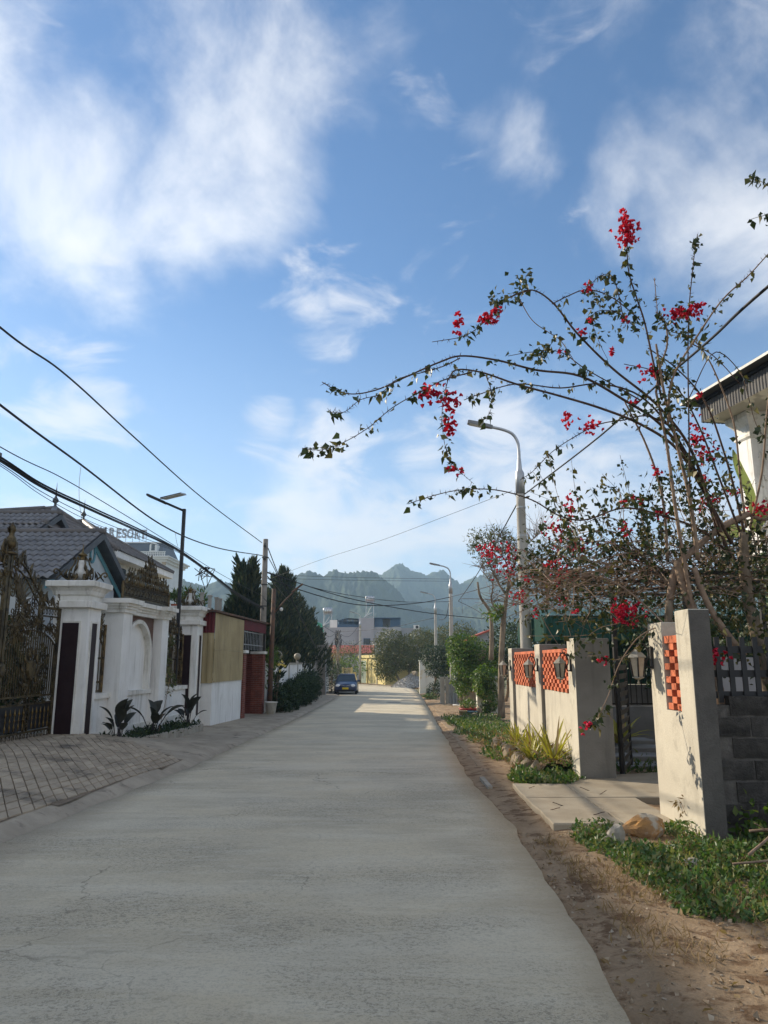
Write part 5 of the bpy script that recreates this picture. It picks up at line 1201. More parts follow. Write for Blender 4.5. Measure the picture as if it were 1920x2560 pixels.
# ================================================================== buildings at the end of the street
pm('pale_wall', (0.42, 0.42, 0.43), (0.37, 0.37, 0.385), .4, .85, .1, 10, streak=(1.2, .4, (.3, .3, .3))); pm('red_roof', (0.42, 0.10, 0.065), (0.33, 0.08, 0.06), 1.2, .7, .2, 8); pm('blue_steel', (0.05, 0.10, 0.17), (0.06, .12, .2), 1, .5); pm('green_net', (.08, .45, .3), None, 1, .8)
pm('yellow_wall', (0.60, 0.50, 0.22), (0.54, 0.44, 0.19), .8, .85, .1, 20, streak=(3, .4, (.4, .34, .2))); pm('sage_door', (0.30, 0.34, 0.26), (.26, .3, .23), 1, .7)
BY = 120.
def bx(px): return at(px, 1600, BY).x
def bz(py): return at(960, py, BY).z
wb = thing('white_building', 'pale grey flat-roofed building with blue glazing at the end of the street', 'building', (bx(925), BY, -1))
MB().box((bx(782), BY, -1.5), (bx(1003), BY + 12, bz(1568))).build('wall', 'pale_wall', wb); MB().box((bx(1003) + .003, BY + 3, -1.5), (bx(1056), BY + 12, bz(1568))).build('wing', 'pale_wall', wb)
MB().box((bx(897), BY - .6, -1.5), (bx(935), BY + 8, bz(1545))).build('tower', 'pale_wall', wb)
for a, b in ((936, 957), (976, 1000)): 
    w = MB().box((bx(a), BY + .2, bz(1567)), (bx(b), BY + .5, bz(1546))).build('glazing', 'blue_steel', wb)
MB().box((bx(957), BY + 3, bz(1568)), (bx(976), BY + 3.2, bz(1546))).build('terrace_wall', 'pale_wall', wb)
MB().box((bx(935) + .01, BY - .2, bz(1546)), (bx(1002), BY + 6, bz(1544))).build('terrace_roof', 'blue_steel', wb); MB().box((bx(1000.5), BY + .1, bz(1568)), (bx(1001.7), BY + .3, bz(1545))).build('terrace_post', 'blue_steel', wb)
MB().box((bx(957), BY + .1, bz(1568)), (bx(976), BY + .2, bz(1567))).build('rail', 'blue_steel', wb)
MB().add([(bx(842), BY, bz(1551)), (bx(868), BY, bz(1545)), (bx(897) - .02, BY, bz(1547)), (bx(897) - .02, BY + 8, bz(1547)), (bx(868), BY + 8, bz(1545)), (bx(842), BY + 8, bz(1551))], [(0, 1, 4, 5), (1, 2, 3, 4)]).build('canopy', 'blue_steel', wb)
for px in (843, 856, 868, 882, 896): MB().box((bx(px) - .06, BY + .05, bz(1568)), (bx(px) + .06, BY + .15, bz(1547))).build('canopy_post', 'blue_steel', wb)
MB().box((bx(842), BY + .02, bz(1568)), (bx(897), BY + .05, bz(1561))).build('parapet', 'blue_steel', wb); MB().box((bx(842), BY + 5, bz(1568)), (bx(897), BY + 5.1, bz(1549))).build('back_screen', 'blue_steel', wb)
w = MB().box((bx(909), BY - .63, bz(1612)), (bx(926), BY - .58, bz(1596))).build('window', 'blue_steel', wb)
for a in range(3): MB().box((bx(910 + a * 5.4), BY - .66, bz(1611)), (bx(914.5 + a * 5.4), BY - .635, bz(1597))).build('pane', 'dark_glass', w)
def tank(px, py_top, Y, legz, label, stand, size=1.0):
    c = at(px, py_top, Y); t = thing('water_tank', label, 'water tank', (c.x, Y, legz), 'steel water tanks on the roofs'); r = .82 * size; zc = c.z - r
    MB().lathe([(.1, -1.25 * size), (r * .8, -1.2 * size), (r, -1.0 * size), (r, 1.0 * size), (r * .8, 1.2 * size), (.1, 1.25 * size)], (0, 0, 0), 18, Matrix.Translation((c.x, Y, zc)) @ Matrix.Rotation(R(90), 4, 'Y')).build('drum', 'galvanised', t, True)
    for q in (-.6, 0, .6): MB().lathe([(r * 1.02, -.04), (r * 1.02, .04)], (0, 0, 0), 18, Matrix.Translation((c.x + q * size, Y, zc)) @ Matrix.Rotation(R(90), 4, 'Y'), cap=False).build('hoop', 'chrome', t)
    for sx in (-1, 1):
        for sy in (-1, 1): MB().tube([(c.x + sx * .95 * size, Y + sy * .45, zc - r * .5), (c.x + sx * 1.0 * size, Y + sy * .6, legz)], .05, 4).build('leg', 'galvanised', t)
    n = max(1, int((zc - r - legz) / 1.4))
    for k in range(n + 1):
        z = lerp(legz + .3, zc - r, k / n)
        for sy in (-1, 1): MB().tube([(c.x - size, Y + sy * .55, z), (c.x + size, Y + sy * .55, z)], .04, 4).build('brace', 'galvanised', t)
        if k < n: MB().tube([(c.x - size, Y - .55, z), (c.x + size, Y - .55, lerp(legz + .3, zc - r, (k + 1) / n))], .03, 4).build('brace', 'galvanised', t)
    MB().tube([(c.x + .6 * size, Y - .6, legz + .9), (c.x - 1.6 * size, Y - .6, legz + .1)], .1, 5).build('solar_tube', 'galvanised', t)
tank(820, 1519, 118, bz(1568) - .2, 'shiny steel water tank on a short stand at the roof edge by the cypresses', 1, .62)
tank(925, 1490, 121, bz(1545), 'shiny steel water tank on a tall lattice stand above the grey tower', 1, .62)
gn = thing('green_netting', 'scrap of bright green netting beside the dark cypress top', 'netting', at(798, 1566, 100)); a = at(797, 1575, 100); MB().grid(lambda u, v: a + Vector((u * .7 - .3 * v, .2 * math.sin(u * 6), v * 1.1 - .3 * u)), 6, 6).build('cloth', 'green_net', gn)
wpn = thing('billboard', 'blank white panel in front of the grey building, left of the power pole', 'panel', at(832, 1600, 112)); a = at(825, 1569, 112); b = at(843, 1550, 112); MB().box((a.x, 112, a.z), (b.x, 112.2, b.z)).build('board', 'white_plaster', wpn); MB().box((a.x - .1, 112.05, -1), (a.x - .001, 112.15, b.z)).build('post', 'galvanised', wpn)
ac = thing('air_conditioner', 'small white air conditioner box on the low roof of the grey building', 'air conditioner', at(1041, 1572, 122)); a = at(1041, 1573, 122); MB().box(a + Vector((-.45, -.3, 0)), a + Vector((.45, .3, .65))).build('case', 'white_plaster', ac); MB().lathe([(.25, 0), (.25, .03), (.1, .05)], (0, 0, 0), 16, Matrix.Translation(a + Vector((.1, -.31, .33))) @ Matrix.Rotation(R(90), 4, 'X')).build('fan', 'iron', ac)
# low house with the red roof
rh = thing('red_roof_house', 'low house with weathered red roof in front of the grey building', 'house', (-5, 105, -1)); x0, x1 = at(818, 1630, 105).x, at(935, 1630, 105).x; ze, zr = at(900, 1632, 105).z, at(900, 1613, 110).z
MB().box((x0 + .3, 105.4, -1.4), (x1 - .3, 114, ze)).build('wall', 'pale_wall', rh)
for k in range(24):
    xa, xb = lerp(x0, x1, k / 24), lerp(x0, x1, (k + 1) / 24)
    MB().add([(xa, 105, ze), (xb - .05, 105, ze), (xb - .05, 110, zr), (xa, 110, zr), (xa, 105, ze - .1), (xb - .05, 105, ze - .1), (xb - .05, 110, zr - .1), (xa, 110, zr - .1)], [(0, 1, 2, 3), (4, 7, 6, 5), (0, 4, 5, 1), (1, 5, 6, 2), (3, 7, 4, 0)]).build('roof_sheet', 'red_roof', rh)
MB().add([(x0, 110, zr), (x1, 110, zr), (x1, 115, ze), (x0, 115, ze)], [(0, 1, 2, 3)]).build('rear_roof', 'red_roof', rh)
# yellow walled building at the bend
yb = thing('yellow_building', 'low yellow building with a grey-green door at the bend of the road', 'building', (-1.5, 90, -1)); YA = Vector((at(899, 1700, 97).x, 97, 0)); YB = Vector((at(963, 1700, 84).x, 84, 0)); zt = at(900, 1645, 92).z; YD = (YB - YA).normalized(); YN = Vector((YD.y, -YD.x, 0))
YM = Matrix((YD, -YN, (0, 0, 1))).transposed().to_4x4(); YM.translation = YA; YL = (YB - YA).length
MB().box((0, 0, -1.3), (YL, 7, zt), YM).build('wall', 'yellow_wall', yb); MB().box((-.2, -.2, zt + .002), (YL + .2, 7.2, zt + .35), YM).build('parapet', 'yellow_wall', yb)
MB().box((.3, -.06, -1.0), (YL * .30, -.004, zt - .3), YM).build('door', 'sage_door', yb); MB().box((YL * .33, -.12, -1.2), (YL * .36, -.004, zt), YM).build('pilaster', 'yellow_wall', yb); MB().box((YL * .72, -.1, -1.2), (YL * .73, -.004, zt), YM).build('downpipe', 'galvanised', yb)
ya = at(899, 1700, 90)
bgt = thing('beige_gate', 'pale beige barred yard gate between wall stubs behind the car', 'gate', (-5.5, 86, -1)); gx0, gx1 = at(857, 1690, 86).x, at(879, 1690, 86).x; gt = at(860, 1670, 86).z
for x in (gx0, gx1): MB().box((x - .12, 85.9, -1), (x + .12, 86.1, gt + .1)).build('post', 'yellow_wall', bgt)
for k in range(9): x = lerp(gx0 + .15, gx1 - .15, k / 8); MB().box((x - .02, 85.98, -.9), (x + .02, 86.02, gt)).build('bar', 'stone_tan', bgt)
for z in (-.8, gt - .1): MB().box((gx0 + .12, 85.97, z), (gx1 - .12, 86.03, z + .1)).build('rail', 'stone_tan', bgt)
yw = thing('tan_wall', 'short tan wall between the beige gate and the yellow building', 'wall', (-4, 88, -1)); MB().box((gx1 + .15, 87, -1.2), (ya.x - .3, 87.2, at(880, 1680, 88).z)).build('panel', 'yellow_wall', yw)
t = bush('garden_bush', 'bright yellow-green bush behind the beige gate', 'bush', [(at(855, 1655, 92).x, 92, .9, 3.0, 1.5, 1.1), (at(880, 1652, 92).x, 92.5, 1.0, 2, 1.5, 1.2)], 900, .3, .12, 'vine_leaf')
t = bush('dry_tree', 'brownish bare-looking trees below the red roof', 'tree', [(at(868, 1640, 98).x, 98, 2.2, 2.6, 2, 1.9), (at(890, 1640, 98).x, 99, 2.3, 2.0, 2, 1.8), (at(845, 1640, 98).x, 98, 2.0, 2.0, 2, 1.6)], 1400, .3, .1, 'mango_leaf', shell=.3)
# ================================================================== trees and walls on the right, far
def tree(name, label, blobs, base, n, L, W, mat, trunk=.16, bark='bark', group=None, **k):
    t = thing(name, label, 'tree', (base[0], base[1], gz(base[1])), group); crown('crown', blobs, n, L, W, mat, t, 'stuff', **k)
    b0 = Vector((base[0], base[1], gz(base[1]) - .1)); c = sum((Vector(b[:3]) for b in blobs), Vector()) / len(blobs); f = b0.lerp(c, .45)
    m = MB(); m.tube(spline([b0, b0.lerp(f, .5) + Vector((.1, 0, 0)), f], 4), [trunk * (1 - .05 * i) for i in range(9)], 7)
    for b in blobs: q = Vector(b[:3]); m.tube(spline([f, f.lerp(q, .5) + Vector((0, 0, .15)), q], 3), [trunk * .55, trunk * .45, trunk * .4, trunk * .35, trunk * .3, trunk * .22, trunk * .15], 6)
    m.build('trunk', bark, t, True); return t
def pb(px, py, Y, rx, ry, rz): v = at(px, py, Y); return (v.x, v.y, v.z, rx, ry, rz)
tree('mango_tree', 'broad olive-green mango tree left of the gravel heap', [pb(962, 1625, 80, 1.4, 1.6, 1.4), pb(975, 1600, 81, 1.4, 1.6, 1.2), pb(956, 1660, 79, 1.1, 1.4, 1.2), pb(990, 1640, 80, 1.6, 1.6, 1.4), pb(968, 1682, 79, 1.2, 1.2, .9), pb(1010, 1612, 81, 1.3, 1.4, 1.1), pb(978, 1660, 80, 1.4, 1.5, 1.2)], (at(1000, 1700, 80).x, 80), 9000, .26, .085, 'mango_leaf', .17, lump=.35)
tree('mango_tree', 'broad olive-green mango tree above the gravel heap', [pb(1040, 1625, 84, 1.7, 1.6, 1.4), pb(1035, 1655, 83, 1.5, 1.5, 1.1), pb(1065, 1612, 85, 1.5, 1.4, 1.3), pb(1050, 1592, 86, 1.2, 1.2, 1.0), pb(1018, 1640, 83, 1.2, 1.4, 1.3)], (at(1010, 1705, 83).x, 83), 6500, .26, .085, 'mango_leaf', .15, lump=.35)
tree('far_tree', 'dusty olive tree standing behind the third street lamp', [pb(1110, 1600, 92, 2.6, 2, 1.6), pb(1140, 1590, 95, 2.6, 2, 1.6), pb(1085, 1612, 92, 2.0, 2, 1.5), pb(1165, 1600, 95, 2.0, 2, 1.4)], (at(1120, 1690, 93).x, 93), 4500, .34, .11, 'mango_leaf', .2, lump=.4)
tree('dark_tree', 'dense dark-leaved tree overhanging the white gate post', [pb(1100, 1645, 57, 1.3, 1.4, .9), pb(1078, 1640, 58, .9, 1.2, .8), pb(1122, 1660, 56, .9, 1.3, 1.0), pb(1095, 1670, 56, .9, 1.0, .7), pb(1128, 1632, 57, .8, 1, .7)], (at(1075, 1720, 57).x, 57), 6500, .17, .07, 'hedge_leaf', .12, lump=.25, droop=.4)
hp = thing('gravel_heap', 'heap of grey gravel at the bend below the mango trees', 'gravel heap', (at(1030, 1715, 76).x, 76, -.93)); gc = Vector((at(1030, 1715, 76).x, 76, -.95))
V = []; Fq = []
for j in range(25):
    for i in range(33):
        u, v = i / 32 * 2 - 1, j / 24 * 2 - 1; r = math.hypot(u, v); z = 1.35 * max(0, 1 - r) ** .8 + .05 * random.random() - .05; V.append((gc.x + u * 2.1, gc.y + v * 1.8, gc.z + z))
for j in range(24):
    for i in range(32): Fq.append((j * 33 + i, j * 33 + i + 1, (j + 1) * 33 + i + 1, (j + 1) * 33 + i))
link('heap', mesh_of('heap', [Vector(v) - WL[hp] for v in V], Fq), 'gravel', hp)
P = []
for k in range(1500):
    a = random.random() * 6.283; r = random.random() ** .6; P.append((gc.x + 2.1 * r * math.cos(a), gc.y + 1.8 * r * math.sin(a), gc.z + 1.35 * (1 - r) ** .8))
P = np.array(P); leaf_object('pebbles', [leaves(P, rand_dirs(1500), rand_dirs(1500), .13, .13, .5)], 'gravel', hp, 'stuff')
st_ = thing('broken_stone', 'rough brown rock resting on top of the gravel heap', 'rock', gc + Vector((.2, 0, 1.25)))
def rock(name, c, r, mat, parent=None, seed=0, sc=(1, 1, 1), sub=2):
    bm = bmesh.new(); bmesh.ops.create_icosphere(bm, subdivisions=sub, radius=r); rs = random.Random(seed); pl = [Vector((rs.gauss(0, 1), rs.gauss(0, 1), rs.gauss(0, 1))).normalized() for _ in range(13)]
    for v in bm.verts:
        for p in pl:
            d = v.co.dot(p) - r * .60
            if d > 0: v.co -= p * d * .92
        v.co += Vector((rs.gauss(0, 1), rs.gauss(0, 1), rs.gauss(0, 1))) * r * .02; v.co = Vector((v.co.x * sc[0], v.co.y * sc[1], v.co.z * sc[2]))
    me = bpy.data.meshes.new(name); bm.to_mesh(me); bm.free(); o = link(name, me, mat, parent); 
    o.location = Vector(c) - (WL[parent] if parent is not None else Vector()); return o
rock('boulder', gc + Vector((.3, 0, 1.4)), .42, 'stone', st_, 5, (1, 1, .9))
wpst = thing('gate_post', 'thick white gate post with yellow stains below the dark tree', 'gate post', (at(1058, 1720, 62).x, 62, -.95)); v = at(1057, 1720, 62); pm('stained_white', (.7, .68, .6), (.6, .45, .2), 1.5, .85, .2, 20, mid=(.5, .7)); MB().box((v.x - .26, 61.8, -1.1), (v.x + .24, 62.4, 1.6), bev=.02).build('shaft', 'stained_white', wpst); MB().box((v.x - .3, 61.76, 1.602), (v.x + .28, 62.44, 1.72)).build('cap', 'stained_white', wpst)
ww = thing('white_side_wall', 'whitewashed wall running back from the white gate post', 'wall', (v.x + 1.5, 62.2, -1)); MB().box((v.x + .26, 62.0, -1.1), (v.x + 3.3, 62.2, .9)).build('panel', 'stained_white', ww)
bwl = thing('yard_wall', 'dark brown old yard wall under the mango trees', 'wall', (3, 86, -1)); MB().box((at(962, 1700, 86).x, 86, -1.2), (at(1080, 1700, 86).x, 86.3, 1.2)).build('panel', 'stone', bwl)
bush('verge_bush', 'low dark bush on the verge in front of the white gate post', 'bush', [pb(1088, 1722, 52, .55, .6, .55), pb(1102, 1710, 52, .5, .6, .6), pb(1075, 1735, 50, .4, .5, .3)], 1500, .12, .05, 'hedge_leaf'); bush('verge_bush', 'small light green weeds patch before the dark bush', 'bush', [pb(1072, 1740, 48, .5, .5, .2)], 500, .12, .05, 'weed_leaf', False)
# posts and sheets of an old gateway
og = thing('old_gateway', 'old gateway of grey concrete posts and pale sheets with rubble at its foot', 'gateway', (at(1115, 1760, 40).x, 40, gz(40)))
for px, w_ in ((1104, .14), (1109.5, .1), (1118, .16), (1146, .18)):
    v = at(px, 1760, 40); MB().box((v.x - w_ / 2, 39.9, gz(40) - .1), (v.x + w_ / 2, 40.05, at(px, 1692, 40).z), bev=.01).build('post', 'concrete_pole', og)
v = at(1133, 1740, 40.6); corrugated((at(1122, 1740, 40.6).x, 40.6), (at(1144, 1740, 40.6).x, 40.6), gz(40) - .1, at(1130, 1700, 40.6).z, 'sheet', 'galvanised', og, .12)
MB().box((at(1146, 1700, 41).x, 40.8, gz(40) - .1), (at(1205, 1700, 41).x, 41.0, at(1150, 1720, 41).z)).build('side_wall', 'stone', og)
for k, (px, py) in enumerate(((1106, 1764), (1114, 1768), (1125, 1766), (1134, 1770), (1098, 1769), (1140, 1764))): rock('rubble', at(px, py, 38.5) + Vector((0, 0, -.05)), .22 + .06 * (k % 3), 'white_trim' if k % 2 else 'stone', og, k + 30, (1.5, 1, .55))
# red-roofed shed behind the vines
r2 = thing('red_roof_shed', 'small shed with a red sloping roof behind the green vines', 'shed', (at(1200, 1600, 42).x, 43, -.7)); a = at(1166, 1597, 42); b = at(1232, 1571, 42); MB().add([(a.x, 42, a.z), (b.x, 42, b.z), (b.x, 46, b.z), (a.x, 46, a.z), (a.x, 42, a.z - .1), (b.x, 42, b.z - .1), (b.x, 46, b.z - .1), (a.x, 46, a.z - .1)], [(0, 1, 2, 3), (7, 6, 5, 4), (0, 4, 5, 1), (3, 2, 6, 7), (0, 3, 7, 4), (1, 5, 6, 2)]).build('roof', 'red_roof', r2); MB().add([(a.x + .3, 42.2, -1), (b.x, 42.2, -1), (b.x, 42.2, b.z - .12), (a.x + .3, 42.2, a.z)], [(0, 1, 2, 3)]).build('wall', 'pale_wall', r2)
# vines
vn = thing('vine_thicket', 'bright green vine thicket hanging over the wall, the taller one by the lamp pole', 'vine', (at(1160, 1700, 38).x, 38, -.6))
crown('foliage', [pb(1160, 1620, 38, .75, .9, .75), pb(1142, 1640, 38, .45, .8, .7), pb(1185, 1640, 38.5, .8, .9, .9), pb(1150, 1670, 37.5, .5, .7, .7), pb(1172, 1680, 38, .55, .8, .9), pb(1195, 1675, 39, .8, .8, 1.2), pb(1135, 1610, 38, .35, .5, .4), pb(1152, 1715, 37.5, .35, .5, .5), pb(1215, 1665, 40, .9, 1, 1.2)], 9000, .14, .075, 'vine_leaf', vn, 'stuff', shell=.5, droop=.5, up=-.15, lump=.2)
MB().box((at(1148, 1700, 38.6).x, 38.4, -.8), (at(1215, 1700, 38.6).x, 38.7, at(1160, 1625, 38.6).z)).build('wall', 'stone', vn)
v2 = thing('vine_thicket', 'lower green vine mound over a stained yellow wall end near the flower pots', 'vine', (at(1205, 1770, 31).x, 31, -.5))
crown('foliage', [pb(1215, 1700, 31, .42, .6, .5), pb(1203, 1690, 31, .3, .5, .35), pb(1225, 1740, 31, .35, .6, .55), pb(1200, 1715, 30.6, .2, .4, .4), pb(1235, 1710, 31.5, .4, .6, .6), pb(1214, 1775, 30.8, .22, .3, .2)], 5200, .11, .06, 'vine_leaf', v2, 'stuff', shell=.5, droop=.5, up=-.1, lump=.15)
MB().box((at(1193, 1770, 31).x, 30.9, -.7), (at(1245, 1770, 31).x, 31.3, at(1200, 1690, 31).z), bev=.03).build('wall_end', 'stained_white', v2)
tree('dark_thicket', 'dark leafy thicket behind the vines and lamp pole', [pb(1240, 1650, 44, 1.4, 1.4, 1.2), pb(1290, 1620, 40, 1.6, 1.4, 1.4), pb(1340, 1600, 36, 1.4, 1.2, 1.2), pb(1265, 1610, 44, 1.3, 1.3, 1.2)], (at(1260, 1720, 44).x, 44), 4200, .2, .09, 'hedge_leaf', .12)
# pots by the roadside
def pot(px, py, Y, r, h, mat, label, leaf=None):
    v = at(px, py, Y); z = gz(Y); t = thing('flower_pot', label, 'flower pot', (v.x, Y, z)); MB().lathe([(r * .7, 0), (r * .98, h * .85), (r * 1.08, h * .86), (r * 1.08, h), (r * .95, h), (r * .8, h * .7)], (v.x, Y, z), 16).build('bowl', mat, t, True)
    if leaf: crown('plant', [(v.x, Y, z + h + .12, r, r, .2)], 160, .13, .05, leaf, t, 'stuff', shell=.1, up=.6)
pm('pot_red', (.35, .03, .03), None, 1, .5); pm('pot_blue', (.10, .17, .2), None, 1, .5); pm('pot_tan', (.48, .36, .22), (.4, .3, .18), 8, .9)
pot(1172, 1788, 29, .34, .3, 'pot_red', 'red flower pot behind the bowl at the roadside', 'weed_leaf'); pot(1177, 1797, 28.4, .26, .22, 'pot_blue', 'blue-grey bowl in front of the red pot'); pot(1170, 1766, 30.5, .32, .36, 'pot_tan', 'tan planter with weeds at the back of the pot group', 'mango_leaf'); pot(1158, 1796, 28.2, .15, .25, 'pot_tan', 'small tan ribbed pot left of the blue-grey bowl')
for k, (px, Y, w, h) in enumerate(((1160, 27.6, .7, .12), (1187, 28.0, .35, .2), (1199, 28.4, .22, .42))):
    v = at(px, 1800, Y); t = thing('rough_block', ('flat tan stone slab in front of the flower pots', 'low tan stone beside the blue-grey bowl', 'upright brown log stump right of the flower pots')[k], ('stone', 'stone', 'stump')[k], (v.x, Y, gz(Y))); rock('block', (v.x, Y, gz(Y) + h * .5), .3, 'stone', t, 50 + k, (w / .55, .6, h / .5))
# ================================================================== street lamps
def street_lamp(px, Y, base_z, label, ht=6.55, k=1.0):
    x = at(px, 1500, Y).x; b = Vector((x, Y, base_z)); t = thing('street_lamp', label, 'street lamp', b, 'concrete street lamps')
    MB().lathe([(.165, -.1), (.15, 1.5), (.115, ht - base_z - .9), (.115, ht - base_z - .65)], b, 16).build('shaft', 'concrete_pole', t, True)
    MB().lathe([(.125, ht - base_z - .66), (.12, ht - base_z - .1), (.07, ht - base_z), (.05, ht - base_z + .28), (.045, ht - base_z + .3)], b, 14).build('sleeve', 'galvanised', t, True)
    p = [b + Vector((0, 0, ht - base_z + q)) for q in (.2, .55)] + [b + Vector((-.03, 0, ht - base_z + .78)), b + Vector((-.15, 0, ht - base_z + .98)), b + Vector((-.36, 0, ht - base_z + 1.09)), b + Vector((-.8, 0, ht - base_z + 1.2))]
    MB().tube(spline(p, 5), .042, 8).build('arm', 'galvanised', t, True)
    e = p[-1]; Mx = Matrix.Translation(e) @ Matrix.Rotation(R(12), 4, 'Y')
    MB().rings([[Mx @ Vector((x_, y_ * w, z_)) for y_, z_ in ((-1, -.04), (1, -.04), (.8, .05), (-.8, .05))] for x_, w in ((.12, .05), (0, .085), (-.3, .12), (-.5, .11), (-.56, .07))]).build('lamp_head', 'lamp_grey', t)
    MB().box((-.5, -.09, -.055), (-.12, .09, -.041), Mx).build('lens', 'milk_glass', t)
    for z in (ht - base_z - 1.05, ht - base_z - 1.8): MB().lathe([(.128, z), (.128, z + .04)], b, 14).build('strap', 'galvanised', t)
    return b
LB1 = street_lamp(1311, 19, gz(19), 'tall concrete street lamp behind the brick lattice wall, nearest of the row')
LB2 = street_lamp(1127, 48, gz(48), 'concrete street lamp rising from the green vines, second of the row')
LB3 = street_lamp(1088, 68, gz(60), 'concrete street lamp behind the dark tree, third of the row')
LB4 = street_lamp(901, 91.5, gz(60), 'slim street lamp at the corner of the yellow building', 6.3)
# far power pole with a tangle of cables
tp = thing('power_pole', 'dark power pole wrapped in a tangle of cables beside the far fence', 'pole', (at(845, 1650, 84).x, 84, -.93)); PB2 = Vector((at(845, 1650, 84).x, 84, -.93)); MB().lathe([(.2, 0), (.15, 5.9)], PB2, 10).build('shaft', 'old_pole', tp, True)
m = MB()
for k in range(16):
    r = random.uniform(.15, .4); z = random.uniform(4.0, 5.9); m.tube([PB2 + Vector((r * math.cos(a), .2 * math.sin(a), z + .35 * math.sin(a * 2 + k))) for a in [q * math.pi / 6 for q in range(10)]], .025, 4)
m.build('cable_tangle', 'wire', tp, True)
dv = bush('dry_vine', 'dry leafless vine scrambling over the far power pole', 'vine', [(PB2.x - .6, 83, 2.2, 1.1, .6, .8), (PB2.x + .6, 83, 2.6, .9, .5, .4)], 260, .25, .08, 'dry_leaf', shell=.1)
# ================================================================== right: cream wall with brick lattice, lanterns
WR = 2.83
bw = thing('lattice_wall', 'cream plastered wall with two terracotta lattice panels and square piers', 'wall', (3.0, 14, gz(14)))
ZT = 1.90
for (y0, y1, x0, x1, zt) in ((11.2, 11.63, WR, WR + .52, ZT), (13.7, 14.15, WR, WR + .48, ZT - .03), (16.7, 17.15, WR, WR + .48, ZT - .05)):
    MB().box((x0, y0, gz(y0) - .2), (x1, y1, zt), bev=.01).build('pier', 'cream_plaster', bw)
LB = MB().box((-.075, -.09, -.030), (.075, .09, .030), bev=.004).mesh('brick'); LB.materials.append(MATS['terracotta'])
def lattice(root, y0, y1, z0, z1, x, nc, nr, cap=True):
    cw, ch = (y1 - y0) / nc, (z1 - z0) / nr
    for j in range(nr):
        for i in range(nc):
            if (i + j) % 2: continue
            inst('brick', LB, root, (x + random.uniform(-.006, .006), y0 + (i + .5) * cw, z0 + (j + .5) * ch), (0, random.uniform(-.03, .03), R(90) + random.uniform(-.03, .03)), (.98 * cw / .15, 1, ch / .0605))
    if cap:
        for i in range(int((y1 - y0) / .2)):
            inst('brick', LB, root, (x, y0 + .1 + i * .2, z1 + .03), (0, 0, R(90)), (1.3, 1.02, .95))
for (y0, y1) in ((11.632, 13.698), (14.152, 16.698)):
    MB().box((WR + .06, y0, gz(y0) - .2), (WR + .20, y1, 1.07)).build('panel', 'cream_plaster', bw)
    lattice(bw, y0 + .01, y1 - .01, 1.075, 1.70, WR + .13, 15 if y0 < 12 else 18, 10)
pw_ = thing('gate_wall', 'cream plastered gate wall with a terracotta brick insert, nearest the camera', 'wall', (3.2, 8, gz(8)))
N0, N1 = 7.28, 8.43
XN = 2.97
MB().box((XN, N0, gz(7) - .2), (XN + .205, N0 + .34, 2.06), bev=.008).build('pier', 'cream_plaster', pw_)
MB().box((XN + .001, N1 - .41, gz(7) - .2), (XN + .20, N1, 1.97), bev=.008).build('pier', 'cream_plaster', pw_)
MB().box((XN + .0005, N0 + .34, gz(7) - .2), (XN + .19, N1 - .41, 1.06)).build('panel', 'cream_plaster', pw_)
lattice(pw_, N0 + .345, N1 - .415, 1.065, 1.74, XN + .105, 3, 10, False)
MB().box((XN + .02, N0 + .34, 1.745), (XN + .2, N1 - .41, 1.82)).build('lintel', 'terracotta', pw_)
pm('side_dark_grey', (0.095, 0.088, 0.08), (0.13, 0.12, 0.108), 3, .95, .6, 40, c3=(.10, .093, .085), s3=3)
MB().box((XN + .006, N0 - .006, gz(7) - .2), (XN + .203, N0 - .001, 2.05)).build('side_sheet', 'side_dark_grey', pw_)  # thin dark grey sheet over the pier side towards the camera
pm('side_grey', (0.27, 0.255, 0.225), (0.22, 0.205, 0.18), 2, .95, .4, 40, streak=(6, .6, (.15, .14, .12)))
for (y0, x1, zt) in ((11.2, WR + .515, ZT - .006), (13.7, WR + .475, ZT - .036), (16.7, WR + .475, ZT - .056)): MB().box((WR + .006, y0 - .006, gz(y0) - .2), (x1, y0 - .001, zt)).build('side_sheet', 'side_grey', bw)  # thin grey sheets, darker than the piers, on their camera-facing sides only
